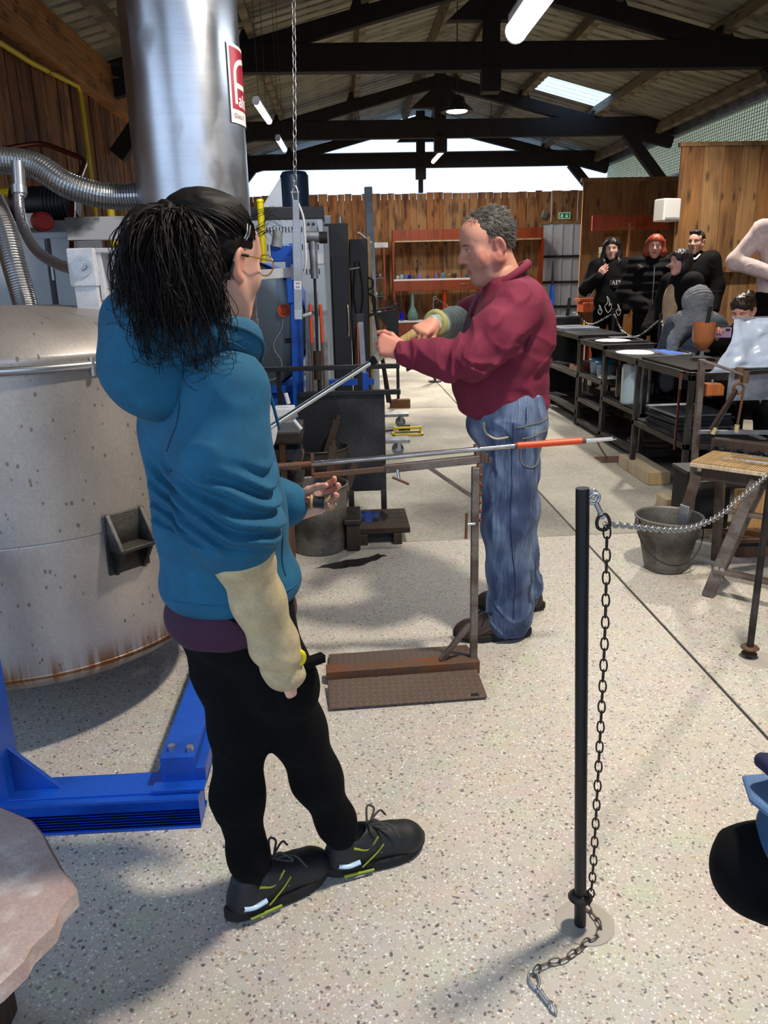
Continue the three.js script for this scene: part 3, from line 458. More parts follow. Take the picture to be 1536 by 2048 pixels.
// ---------- the glassblower in the maroon sweater ----------
{
  const o = T('person', 'man in maroon sweater and faded jeans, looking down along the steel pipe he holds', 'person', [.66, 0, -3.16]);
  const SK = '#c08a72', hq = qFace([-.95, -.24, .06], [-.24, .95, .1]), hc = [.58, 1.612, -3.165], hs = 1.13;
  const eN = V(.47, 1.21, -2.9), wN = V(.24, 1.228, -2.945), eF = V(.52, 1.30, -3.43), wF = V(.372, 1.315, -3.21), sN = V(.668, 1.385, -2.975), sF = V(.645, 1.385, -3.365);
  const hipN = V(.665, .92, -3.075), hipF = V(.70, .92, -3.26), kN = V(.652, .52, -3.045), kF = V(.745, .5, -3.3), aN = V(.672, .12, -3.055), aF = V(.785, .12, -3.325);
  const body = blob([ell([.66, 1.26, -3.165], [.13, .2, .17]), ell([.64, 1.08, -3.165], [.14, .16, .15]), cap(sN, sF, .05), cap([.66, 1.36, -3.165], [.628, 1.5, -3.165], .062, .062, .04), ...chainCaps([sN, eN, wN], [.045, .038, .027]), ...chainCaps([sF, eF, wF], [.045, .038, .027]), ...chainCaps([hipN, kN, aN], [.075, .055, .04]), ...chainCaps([hipF, kF, aF], [.075, .055, .04]), cap(hipN, hipF, .1), cap([.66, 1.36, -3.165], [.665, .95, -3.165], .11)], .013, null, () => lin(SK));
  const head = headGeo({ jaw: 1.2, nose: 1.12, full: .012, frown: .009, back: .016 }, headColor(SK, '#8a4c44', '#3a2e28', { flush: '#b66a5a', stubble: '#9c7468', frown: .009, eye: 0x33261c }), hc, hq, hs);
  const hN = handGeo(true, FIST, [.55, .25, .35], '#c47f6a', [.228, 1.236, -2.955], [-.93, .26, -.16], [-.05, -.28, -.95], 1.02);
  const hF = handGeo(false, GRIP, [.45, .6, .5], '#bd826a', [.365, 1.316, -3.195], [-.66, -.26, .7], [.05, -.85, -.5], 1.04);
  W('body', [body, head, hN, hF], MT.skin, o);
  // hair: short and grey, high at the temples
  const hairIn = (x, y, z) => { const front = .052 - .035 * clamp(Math.abs(x) / .05) * (y < .1 ? 1 : 1), low = z > .03 ? .052 : z > -.005 ? -.005 : -.075; return y > low && z < front + (y > .085 ? .02 : 0); };
  { const R = rng(71), L = headList({ jaw: 1.12, full: .006 }), f = field(L), a = [], b = []; const base = blob([ell([0, .036, -.008], [.0775, .083, .083]), ell([0, .06, .1], [.2, .07, .052], .02, -1), cap([-.12, -.02, .07], [.12, -.02, .07], .075, .075, .02, -1), ell([0, -.12, -.02], [.2, .075, .2], .02, -1), ell([.085, -.01, .0], [.02, .045, .032], .01, -1), ell([-.085, -.01, .0], [.02, .045, .032], .01, -1)], .004, (x, y, z) => noise3(x * 160, y * 160, z * 60) * .0018);
    W('hair', [base.applyMatrix4(m4(hc, hq, hs))], MT.greyhair2, o).userData.label = 'short grey hair';
    let n = 0; while (n < 1300) { const th = R() * 6.283, ph = Math.acos(R() * 1.75 - .75), d = V(Math.sin(ph) * Math.cos(th), Math.cos(ph), Math.sin(ph) * Math.sin(th)), p = V(d.x * .077, .036 + d.y * .084, -.008 + d.z * .083); if (!hairIn(p.x, p.y, p.z) || (Math.abs(p.x) > .06 && p.y < .025 && p.z > -.035)) continue; n++; const l = .01 + R() * .011 + (p.y > .09 ? .006 : 0), dir = d.clone().multiplyScalar(.28).add(V((R() - .5) * .5, -.25 + (p.y > .08 ? .1 : -.5), -.7 + (p.z > .03 ? .55 : 0) + (R() - .5) * .4)).normalize(); const q1 = p.clone().addScaledVector(dir, l * .5).addScaledVector(d, .003), q2 = p.clone().addScaledVector(dir, l); (R() < .6 ? a : b).push(strand([p, q1, q2], .0013, .0004, 3)); }
    const s1 = W('hair_tufts', a.map(g => g.applyMatrix4(m4(hc, hq, hs))), MT.greyhair, o), s2 = W('dark_hair_tufts', b.map(g => g.applyMatrix4(m4(hc, hq, hs))), MT.greyhair2, o); s1.userData.kind = s2.userData.kind = 'stuff'; }
  // sweater
  const f1 = fold(.5, .8, .2, 17), f2 = fold(-.75, .6, .2, 15), f3 = fold(.97, -.1, .1, 26), f4 = fold(.2, .97, 0, 20);
  const wr = (x, y, z) => { const arm = sst(.56, .46, x) * sst(-3.12, -3.02, z), sh = sst(.45, .56, x) * sst(-3.1, -2.98, z) * sst(1.08, 1.2, y), tor = sst(1.34, 1.12, y); return -(Math.pow(f3(x, y, z), 4) * .03 * arm + Math.pow(f2(x, y, z), 4) * .03 * sh + Math.pow(f1(x, y, z), 4) * .022 * tor + Math.pow(f4(x, y, z), 4) * .004); };
  const sw = [ell([.672, 1.27, -3.165], [.158, .2, .2], .05), ell([.635, 1.09, -3.165], [.188, .15, .185], .07), ell([.735, 1.3, -3.165], [.1, .17, .175], .05), cap([.672, 1.385, -3.0], [.65, 1.385, -3.34], .072, .072, .06), cap([.69, 1.41, -3.165], [.63, 1.47, -3.165], .085, .07, .05),
    ...chainCaps([[.672, 1.375, -2.98], [.57, 1.29, -2.925], eN, [.36, 1.205, -2.915], wN], [.085, .083, .069, .052, .041], .04), ...chainCaps([[.645, 1.375, -3.36], [.56, 1.33, -3.42], [.51, 1.3, -3.42]], [.082, .075, .068], .04),
    ell([.645, .985, -3.165], [.178, .055, .172], .05), ell([.62, 1.53, -3.165], [.07, .07, .07], .015, -1)];
  const s = W('sweater', [blob(sw, .0065, wr)], MT.maroon, o); label(s, 'maroon long-sleeved sweater');
  const cu = wN.clone().sub(eN).normalize();
  W('cuff', [tube([0, 1, 2, 3, 4, 5, 6, 7].map(i => { const a = i / 8 * 6.283, up = V(0, 1, 0), sx = cu.clone().cross(up).normalize(), u2 = sx.clone().cross(cu); return wN.clone().addScaledVector(cu, .004).addScaledVector(sx, Math.cos(a) * .034).addScaledVector(u2, Math.sin(a) * .034); }), .009, 8, 40, true)], MT.maroon, o, s);
  { const ring = [], cq = V(.668, 1.497, -3.165), ax = V(-.42, .9, 0).normalize(), u = V(.9, .42, 0), w = V(0, 0, 1); for (let i = 0; i < 14; i++) { const a = i / 14 * 6.283; ring.push(cq.clone().addScaledVector(u, Math.cos(a) * .088 - .012).addScaledVector(w, Math.sin(a) * .078).addScaledVector(ax, Math.cos(a) * .012)); } W('collar', [tube(ring, .016, 8, 56, true)], MT.maroon, o, s);
    W('zip_placket', [tube([[.53, 1.435, -3.12], [.498, 1.36, -3.12], [.478, 1.28, -3.13]], .007, 6)], MT.plum, o, s);
    W('armhole_seam', [tube([[.735, 1.425, -2.99], [.72, 1.34, -2.945], [.68, 1.22, -2.955]], .0025, 5)], MT.plum, o, s); }
  // protective sleeve on the far arm
  const ga = wF.clone().sub(V(.53, 1.298, -3.43)).normalize();
  const gs = W('arm_sleeve', [blob(chainCaps([[.545, 1.305, -3.43], [.47, 1.302, -3.36], [.385, 1.313, -3.225]], [.072, .066, .05], .03), .005, (x, y, z) => { const t = (x - .385) * ga.x + (z + 3.225) * ga.z; return Math.sin(t * 230 + noise3(x * 20, y * 20, z * 20) * 2.5) * .003; })], MT.green, o); label(gs, 'grey-green knitted arm sleeve');
  W('rolled_cuff', [tube([0, 1, 2, 3, 4, 5, 6, 7].map(i => { const a = i / 8 * 6.283, sx = ga.clone().cross(V(0, 1, 0)).normalize(), u2 = sx.clone().cross(ga); return V(.376, 1.314, -3.212).addScaledVector(sx, Math.cos(a) * .042).addScaledVector(u2, Math.sin(a) * .045); }), .015, 10, 48, true)], MT.olive, o, gs);
  // jeans
  const j1 = fold(.3, .93, .2, 18), j2 = fold(.9, .35, .2, 14), jw = (x, y, z) => { const low = sst(.3, .06, y), kn = Math.exp(-Math.pow((y - .52) / .1, 2)), hip = sst(.7, .9, y); return -(Math.pow(j1(x, y, z), 3) * (.004 + .012 * low + .008 * kn) + Math.pow(j2(x, y, z), 4) * (.006 + hip * .004)); };
  const jeanL = [ell([.665, .905, -3.165], [.16, .1, .172], .06), cap([.665, .975, -3.1], [.665, .975, -3.23], .135, .135, .05), ...chainCaps([[.668, .89, -3.085], [.655, .7, -3.065], [.65, .52, -3.045], [.668, .3, -3.045], [.672, .13, -3.055], [.668, .075, -3.055]], [.118, .105, .094, .086, .085, .088], .05), ...chainCaps([[.70, .89, -3.25], [.725, .7, -3.275], [.745, .5, -3.3], [.768, .28, -3.315], [.787, .13, -3.325], [.787, .085, -3.325]], [.115, .1, .088, .08, .078, .082], .05), ell([.665, 1.16, -3.165], [.3, .13, .3], .01, -1), ell([.668, .0, -3.055], [.075, .075, .075], .01, -1)], jeanF = field(jeanL, jw), jeans = W('jeans', [blob(jeanL, .0065, jw)], MT.denim, o); label(jeans, 'faded blue jeans');
  W('side_seam', [tube(snapPts(jeanF, [[.648, .95, -2.96], [.645, .7, -2.953], [.645, .52, -2.948], [.668, .3, -2.957], [.67, .1, -2.966]], .0005), .0024, 5, 90)], std(0x1c2c4c, .9), o, jeans);
  for (const bp of [tube(snapPts(jeanF, [[.685, .885, -2.96], [.74, .895, -2.98], [.79, .9, -3.03], [.785, .8, -3.03], [.74, .765, -2.985], [.688, .785, -2.96], [.685, .885, -2.96]], .0012), .003, 5, 90), tube(snapPts(jeanF, [[.66, .93, -2.97], [.73, .94, -2.99], [.8, .95, -3.05]], .001), .0025, 5, 40)]) W('pocket_stitching', [bp], std(0x6a6858, .9), o, jeans);
  W('torn_pocket_edge', [tube(snapPts(jeanF, [[.54, .945, -3.02], [.548, .9, -3.0], [.585, .885, -2.975], [.63, .892, -2.958]], .001), .0045, 6, 50)], std(0xb9a98c, .9), o, jeans);
  W('belt_loop', [bar([.70, .96, -2.955], [.70, 1.01, -2.965], .014, .006)], MT.denim, o, jeans);
  const st = { upper: MT.bootbrown, sole: MT.rubber, panel: MT.bootgrey, lace: MT.rubber };
  placeShoe(o, 'boot', [.6, 0, -3.045], [-1, .03], st, .335, .112, .11); placeShoe(o, 'boot', [.735, 0, -3.33], [-1, -.1], st, .32, .11, .11);
}
// ---------- the assistant in the teal hoodie ----------
{
  const o = T('person', 'woman in teal hoodie seen from behind, dark wavy ponytail, one hand in pocket', 'person', [-.2, 0, -1.65]);
  const SK = '#cf9f8a', hf = V(.62, -.06, -.78), hq = qFace(hf, [.02, 1, 0]), hc = V(-.242, 1.535, -1.618);
  const sR = V(-.228, 1.3, -1.51), eR = V(-.228, 1.05, -1.455), wR = V(-.158, .715, -1.52), sL = V(-.36, 1.3, -1.775), eL = V(-.29, 1.03, -1.86), wL = V(-.15, .968, -1.855);
  const hR = V(-.222, .82, -1.585), hL = V(-.315, .82, -1.68), kR = V(-.145, .46, -1.665), kL = V(-.275, .49, -1.63), aR = V(-.048, .11, -1.712), aL = V(-.27, .11, -1.596);
  const body = blob([ell([-.29, 1.2, -1.645], [.1, .18, .11]), ell([-.27, .86, -1.635], [.1, .12, .11]), cap([-.28, 1.28, -1.645], [-.27, .85, -1.635], .09), cap(sR, sL, .045), cap([-.275, 1.32, -1.64], [-.252, 1.44, -1.628], .045, .045, .04), ...chainCaps([sR, eR, wR], [.04, .034, .023]), ...chainCaps([sL, eL, wL], [.04, .034, .024]), ...chainCaps([hR, kR, aR], [.07, .045, .03]), ...chainCaps([hL, kL, aL], [.07, .045, .03])], .012, null, () => lin(SK));
  const head = headGeo({ nose: .9, jaw: .92 }, headColor(SK, '#b06a62', '#2a1c16', { flush: '#c98470' }), hc, hq, .97);
  const hl = handGeo(true, [[.3, .5, .5], [.35, .55, .5], [.4, .6, .5], [.5, .6, .5]], [.15, .2, .2], SK, [-.142, .952, -1.868], [.9, .3, .05], [-.12, .4, .9], .88);
  const hr = handGeo(false, RELAX, [.4, .3, .2], SK, [-.15, .7, -1.545], [.3, -.92, -.12], [-.6, -.3, -.75], .88);
  W('body', [body, head, hl, hr], MT.skin, o);
  // hoodie
  const w1 = fold(.2, .97, .1, 22), w2 = fold(.6, .7, .3, 11), w3 = fold(.9, .3, 0, 9);
  const wr = (x, y, z) => { const sl = sst(-1.585, -1.545, z) * sst(1.2, 1.12, y) * sst(1.0, 1.03, y), t = y + (x + .22) * .45; return -(Math.pow(w2(x, y, z), 3) * .008 + Math.pow(w3(x, y, z), 4) * .006) + sl * (.009 * Math.sin(t * 165 + noise3(x * 14, y * 14, z * 14) * 2.6) - .004); };
  const hoodL = [ell([-.295, 1.2, -1.645], [.132, .185, .155], .05, 1, qAxes([.88, 0, -.47], [0, 1, 0], [.47, 0, .88])), ell([-.28, 1.0, -1.64], [.142, .2, .15], .06, 1, qAxes([.88, 0, -.47], [0, 1, 0], [.47, 0, .88])), ell([-.268, .86, -1.635], [.15, .07, .15], .05, 1, qAxes([.88, 0, -.47], [0, 1, 0], [.47, 0, .88])), cap([-.235, 1.295, -1.53], [-.355, 1.295, -1.765], .068, .068, .05), cap([-.285, 1.3, -1.645], [-.262, 1.38, -1.632], .075, .062, .05),
    ...chainCaps([[-.23, 1.295, -1.518], [-.236, 1.17, -1.478], [-.226, 1.05, -1.462], [-.215, 1.015, -1.462]], [.07, .072, .066, .062], .07), ...chainCaps([sL, eL, [-.17, .972, -1.856], [-.15, .967, -1.855]], [.07, .058, .046, .042], .04), ell([-.262, .77, -1.635], [.3, .055, .3], .015, -1), ell([-.25, 1.5, -1.625], [.072, .09, .072], .015, -1)], hoodF = field(hoodL, wr), hood = W('hoodie', [blob(hoodL, .006, wr)], MT.teal, o);
  label(hood, 'teal hooded sweatshirt');
  const hdL = [...chainCaps([[-.182, 1.352, -1.6], [-.196, 1.39, -1.545], [-.27, 1.405, -1.505], [-.36, 1.425, -1.52], [-.41, 1.43, -1.6], [-.385, 1.41, -1.69], [-.31, 1.39, -1.73]], [.022, .034, .044, .05, .052, .05, .035], .04), ell([-.392, 1.345, -1.55], [.08, .085, .095], .05, 1, qAxes([.88, .2, -.47], [-.2, 1, 0], [.47, 0, .88])), ell([-.345, 1.3, -1.545], [.065, .06, .08], .05), ell([-.262, 1.43, -1.62], [.085, .05, .075], .03, -1)], hdW = (x, y, z) => -Math.pow(fold(.5, .8, .2, 9)(x, y, z), 4) * .008, hdF = field(hdL, hdW), hdM = W('hood', [blob(hdL, .006, hdW)], MT.teal, o, hood);
  W('hood_rim', [tube(snapPts(hdF, [[-.165, 1.345, -1.585], [-.185, 1.4, -1.525], [-.25, 1.43, -1.48], [-.33, 1.45, -1.475], [-.42, 1.465, -1.53]], .001), .0045, 6, 70), tube(snapPts(hdF, [[-.17, 1.33, -1.57], [-.19, 1.38, -1.505], [-.25, 1.405, -1.462], [-.33, 1.42, -1.455], [-.44, 1.43, -1.51]], .0006), .002, 5, 70)], shade(MT.teal, 0x0a4c66), o, hood);
  W('hem_band', [tube(Array.from({ length: 20 }, (_, i) => { const a = i / 20 * 6.283; return V(-.267, .865, -1.635).addScaledVector(V(.88, 0, -.47), Math.cos(a) * .152).addScaledVector(V(.47, 0, .88), Math.sin(a) * .153); }), .004, 6, 80, true)], MT.teal, o, hood);
  const HF = hoodF; for (const sp of [tube(snapPts(HF, [[-.255, 1.375, -1.56], [-.29, 1.33, -1.5], [-.3, 1.25, -1.47], [-.295, 1.17, -1.48], [-.28, 1.1, -1.49]], .0005), .0024, 5, 40), tube(snapPts(HF, [[-.13, 1.02, -1.56], [-.12, .96, -1.57], [-.125, .9, -1.56]], .0005), .0022, 5, 30)]) W('seam', [sp], shade(MT.teal, 0x084560), o, hood);
  W('drawstring', [tube([[-.176, 1.345, -1.605], [-.155, 1.29, -1.6], [-.138, 1.2, -1.62]], .0035, 6)], MT.teal, o, hood);
  W('lining', [tube([[-.19, 1.375, -1.585], [-.2, 1.405, -1.548], [-.25, 1.425, -1.53], [-.3, 1.44, -1.54]], .012, 8)], std(0xd8dadc, .95), o, hood);
  W('shirt_hem', [blob([ell([-.272, .79, -1.632], [.147, .09, .15], .03, 1, qAxes([.88, 0, -.47], [0, 1, 0], [.47, 0, .88])), ell([-.272, .698, -1.635], [.3, .055, .3], .01, -1)], .008, (x, y, z) => noise3(x * 20, y * 14, z * 20) * .004)], MT.plum, o);
  // arm sleeve with a marker-written word and yellow elastic
  const asl = W('arm_sleeve', [blob(chainCaps([[-.22, 1.035, -1.46], [-.212, .98, -1.465], [-.19, .87, -1.49], [-.166, .76, -1.512], [-.152, .69, -1.525]], [.06, .056, .05, .046, .044], .03), .005, (x, y, z) => { const t = y + x * .2; return Math.sin(t * 95 + noise3(x * 16, y * 16, z * 16) * 3) * .003 * (sst(.8, .72, y) + sst(.93, .98, y)) - Math.pow(fold(.3, .9, .1, 16)(x, y, z), 4) * .004; })], MT.beige, o); label(asl, 'beige arm sleeve');
  W('sleeve_rim', [tube(Array.from({ length: 12 }, (_, i) => { const a = i / 12 * 6.283; return V(-.222 + Math.cos(a) * .057, 1.022 + Math.cos(a) * .012, -1.461 + Math.sin(a) * .057); }), .009, 8, 48, true)], MT.beige, o, asl);
  W('yellow_elastic', [tube([[-.279, 1.013, -1.455], [-.268, 1.011, -1.425], [-.245, 1.014, -1.408]], .006, 6), tube([[-.118, .748, -1.502], [-.108, .735, -1.508], [-.112, .716, -1.515], [-.12, .722, -1.5]], .007, 6)], std(0xd8cc00, .6), o, asl);
  { const t = canvasTex(256, 96, (c, w, h) => { c.fillStyle = '#bfae86'; c.fillRect(0, 0, w, h); c.strokeStyle = '#2a2622'; c.fillStyle = '#2a2622'; c.font = 'bold 62px monospace'; c.textAlign = 'center'; c.textBaseline = 'middle'; c.fillText('SCERO', w / 2, h / 2 + 4); }, 1, 1);
    const g = new THREE.PlaneGeometry(.046, .017, 10, 4), p = g.attributes.position; for (let i = 0; i < p.count; i++) { const y = p.getY(i) / .058; p.setXYZ(i, p.getX(i), Math.sin(y) * .058, (Math.cos(y) - 1) * .058); } g.computeVertexNormals(); const m = new THREE.Mesh(g.toNonIndexed(), std(0xffffff, .9, 0, { map: t })); m.name = 'marker_lettering'; m.rotation.set(0, .05, -1.42); m.position.set(-.215 + .2, .985, -1.4065 + 1.65); m.receiveShadow = true; asl.add(m); }
  // trousers
  const p1 = fold(.2, .95, .1, 20), p2 = fold(.7, .6, .2, 12);
  const pants = W('trousers', [blob([ell([-.265, .83, -1.635], [.118, .1, .125], .05), cap([-.262, .77, -1.605], [-.3, .77, -1.67], .1, .1, .05), ...chainCaps([[-.225, .79, -1.595], [-.185, .62, -1.632], kR, [-.105, .3, -1.69], [-.062, .16, -1.708], [-.052, .115, -1.71]], [.092, .08, .064, .057, .041, .037], .04), ...chainCaps([[-.312, .79, -1.672], [-.295, .64, -1.652], kL, [-.29, .32, -1.61], [-.275, .16, -1.598], [-.272, .125, -1.597]], [.088, .075, .06, .057, .04, .036], .04)], .006, (x, y, z) => -(Math.pow(p1(x, y, z), 3) * (.002 + .004 * Math.exp(-Math.pow((y - .47) / .09, 2)) + .006 * sst(.25, .12, y)) + Math.pow(p2(x, y, z), 4) * .003))], MT.pants, o); label(pants, 'black slim trousers');
  W('thigh_pocket', [blob([ell([-.13, .625, -1.572], [.058, .085, .032], .03, 1, qAxes([.8, .12, -.6], [-.1, 1, 0], [.6, 0, .8])), ell([-.13, .745, -1.55], [.05, .04, .03], .01, -1)], .005)], MT.pants, o, pants);
  W('pocket_flap', [ext([[-.05, 0], [.05, 0], [.05, .012], [-.05, .012]], .02, .003).rotateY(.6).translate(-.118, .688, -1.553)], MT.pants, o, pants);
  W('sock', [blob([cap([-.272, .14, -1.597], [-.27, .075, -1.596], .036, .034)], .008), blob([cap([-.052, .13, -1.71], [-.046, .075, -1.712], .036, .034)], .008)], MT.black2, o);
  const st = { upper: MT.shoe, sole: MT.rubber, lace: MT.lace, sport: true };
  placeShoe(o, 'shoe', [-.21, 0, -1.637], [.84, -.545], st, .292, .104, .088); placeShoe(o, 'shoe', [.035, 0, -1.742], [.94, -.335], st, .285, .104, .088);
  // hair: scalp, ponytail mass and loose waves
  const H = m4(hc, hq, .97), L = (x, y, z) => V(x, y, z).applyMatrix4(H);
  W('hair', [blob([ell([0, .036, -.018], [.083, .089, .1], .02), ell([0, .1, -.03], [.06, .03, .07], .04), ell([0, -.03, .1], [.14, .1, .075], .02, -1), ell([.085, -.02, .012], [.03, .05, .04], .012, -1), ell([-.085, -.02, .012], [.03, .05, .04], .012, -1), ell([0, -.16, .0], [.2, .1, .14], .02, -1)], .0045, (x, y, z) => noise3(x * 60, y * 90, z * 34) * .002).applyMatrix4(H)], MT.hair, o);
  const tie = V(-.298, 1.606, -1.54), R = rng(97), A = [], Bs = [];
  W('ponytail', [blob([ell([-.3, 1.6, -1.548], [.038, .034, .038], .04), ell([-.322, 1.535, -1.52], [.05, .07, .05], .05), ell([-.312, 1.465, -1.51], [.05, .07, .05], .05), ell([-.285, 1.425, -1.51], [.04, .055, .04], .05)], .006, (x, y, z) => noise3(x * 60, y * 20, z * 60) * .014)], MT.hair, o);
  for (let i = 0; i < 1500; i++) {
    const a = R() * 6.283, q = Math.sqrt(R()), ex = -.31 + Math.cos(a) * q * .1, ez = -1.5 + Math.sin(a) * q * .08, ey = 1.455 - R() * .1 + (ex < -.37 ? .045 : 0) - (ex > -.29 ? .02 : 0) + q * (R() - .3) * .05, s = tie.clone().add(V((R() - .5) * .05, (R() - .5) * .045, (R() - .5) * .05)), wv = .005 + R() * .013, f1 = R() * 6.3, f2 = 2.2 + R() * 2, pts = [];
    for (let k = 0; k <= 5; k++) { const t = k / 5, out = Math.sin(Math.min(1, t * 1.25) * 1.57); const sw = Math.sin(f1 + t * f2 * 2.4) * wv * t * 1.3; pts.push(V(mix(s.x, ex, out) + sw + (R() - .5) * .004, mix(s.y, ey, Math.pow(t, 1.35)) + .05 * Math.sin(t * 3.14) * (1 - t) * q, mix(s.z, ez, out) + Math.cos(f1 + t * f2 * 2) * wv * t)); }
    if (R() < .5) { const c = (R() - .35) * .05; pts.push(V(ex + c, ey - .018, ez + (R() - .5) * .02), V(ex + c * 1.6, ey - .012 - R() * .01, ez)); }
    (i % 3 ? A : Bs).push(strand(pts, .0019, .0005, 3));
  }
  for (let i = 0; i < 1300; i++) { const th = (R() - .5) * 5.0, ph = R() * 1.45 + .05; const p = V(Math.sin(th) * Math.sin(ph), Math.cos(ph), Math.cos(th) * Math.sin(ph)); const s = V(p.x * .0855, .036 + p.y * .0915, -.018 + p.z * .1025); if (s.z > .05 && s.y < .075) continue; if (Math.abs(s.x) > .06 && s.z > -.02 && s.y < .02) continue; const w = L(s.x, s.y, s.z), back = tie.clone().add(V((R() - .5) * .04, (R() - .5) * .04, (R() - .5) * .04)), on = t => { const m = s.clone().lerp(V(0, .085, -.1), t).sub(V(0, .036, -.018)); m.set(m.x / .084, m.y / .09, m.z / .1).normalize(); const k = 1.035 + .05 * Math.sin(t * 3) + R() * .03; return L(m.x * .084 * k, .036 + m.y * .09 * k, -.018 + m.z * .1 * k); }; (i % 3 ? A : Bs).push(strand([w, on(.25), on(.5), on(.75), back], .0016, .001, 3)); }
  for (let i = 0; i < 90; i++) { const t = R(), s = L(-.055 - R() * .02, -.01 - t * .05, -.03 - R() * .05); A.push(strand([s, s.clone().add(V(-.012, -.02, .012)), s.clone().add(V(-.03 + R() * .03, -.045 - R() * .05, .02 + R() * .02))], .001, .0003, 3)); }
  for (let i = 0; i < 24; i++) { const s = L(-.05 - R() * .03, .05 + R() * .05, .04 + R() * .03), d = V(.03 + R() * .03, R() * .03 - .01, -.01 + R() * .02); A.push(strand([s, s.clone().addScaledVector(d, .5).add(V(0, .008, 0)), s.clone().add(d).add(V(0, -.012, 0))], .0007, .0002, 3)); }
  W('hair_strands', A, MT.hair, o).userData.kind = 'stuff'; W('brown_hair_strands', Bs, MT.hair2, o).userData.kind = 'stuff';
  W('hair_clip', [tube([L(-.086, .068, .012), L(-.09, .05, .004), L(-.088, .04, -.002)], .002, 6), tube([L(-.084, .07, .006), L(-.09, .052, -.002), L(-.088, .042, -.007)], .002, 6)], MT.zinc, o);
  // glasses
  const gl = []; const rim = s => Array.from({ length: 14 }, (_, i) => { const a = i / 14 * 6.283; return L(s * .033 + Math.cos(a) * .025, .0 + Math.sin(a) * .021, .108 - Math.abs(Math.cos(a)) * .002); });
  for (const s of [-1, 1]) gl.push(tube(rim(s), .0014, 5, 40, true), tube([L(s * .058, .008, .106), L(s * .078, .008, .06), L(s * .081, .012, .0)], .0013, 5)); gl.push(tube([L(-.008, .004, .11), L(0, .008, .112), L(.008, .004, .11)], .0013, 5));
  const glasses = W('glasses', gl, MT.brass, o); for (const s of [-1, 1]) W('temple_tip', [tube([L(s * .081, .012, .01), L(s * .085, .01, -.02), L(s * .084, -.02, -.04), L(s * .082, -.036, -.043)], .0032, 6)], MT.dark, o, glasses);
}
// ---------- chains ----------
const linkGeo = (pitch, wire, wid) => { const hl = (pitch + wire) / 2, hw = wid / 2 - wire / 2, s = hl - hw, pts = []; for (let i = 0; i <= 5; i++) { const a = Math.PI * i / 5; pts.push(V(Math.cos(a) * hw, 0, s + Math.sin(a) * hw)); } for (let i = 0; i <= 5; i++) { const a = Math.PI + Math.PI * i / 5; pts.push(V(Math.cos(a) * hw, 0, -s + Math.sin(a) * hw)); } return uvm(prep(new THREE.TubeGeometry(new THREE.CatmullRomCurve3(pts, true, 'chordal'), 18, wire / 2, 5, true))); };
function chain(lab, pts, pitch, wire, wid, mat, o = {}) {
  const c = new THREE.CatmullRomCurve3(pts.map(P), false, 'centripetal'), L = c.getLength(), n = Math.round(L / pitch), g = linkGeo(L / n, wire, wid), p0 = P(pts[0]), t = T('chain', lab, 'chain', [p0.x, p0.y, p0.z], 0, o.group);
  for (let i = 0; i < n; i++) { const u = (i + .5) / n, q = c.getPointAt(u), d = c.getTangentAt(u), ref = Math.abs(d.y) > .9 ? V(0, 0, 1) : V(0, 1, 0), x = ref.clone().cross(d).normalize(), y = d.clone().cross(x), m = new THREE.Mesh(g, mat); m.name = 'link'; m.castShadow = m.receiveShadow = true; m.position.copy(q).sub(p0); const a = (o.tilt || 0) + (i % 2) * Math.PI / 2, X = x.clone().multiplyScalar(Math.cos(a)).addScaledVector(y, Math.sin(a)), Y = d.clone().cross(X); m.quaternion.setFromRotationMatrix(new THREE.Matrix4().makeBasis(X, Y, d)); t.add(m); }
  return t;
}
const each = (name, geos, mat, o, parent) => geos.map(g => W(name, g, mat, o, parent));
// snap hook between two points
function snapHook(t, a, b) { a = P(a); b = P(b); const d = b.clone().sub(a), p = k => a.clone().addScaledVector(d, k), sd = d.clone().cross(V(0, 0, 1)).normalize(); const h = W('snap_hook', [tube([p(0), p(.12).addScaledVector(sd, .012), p(.3).addScaledVector(sd, .008), p(.36), p(.3).addScaledVector(sd, -.008), p(.12).addScaledVector(sd, -.012)], .0035, 6, 40, true), cyl(p(.34), p(.8), .0055, .0055, 10), cyl(p(.78), p(.84), .0075, .0075, 10), tube([p(.84), p(.9).addScaledVector(sd, .007), p(1), p(.9).addScaledVector(sd, -.007)], .003, 6, 24, true)], MT.zinc, t); return h; }
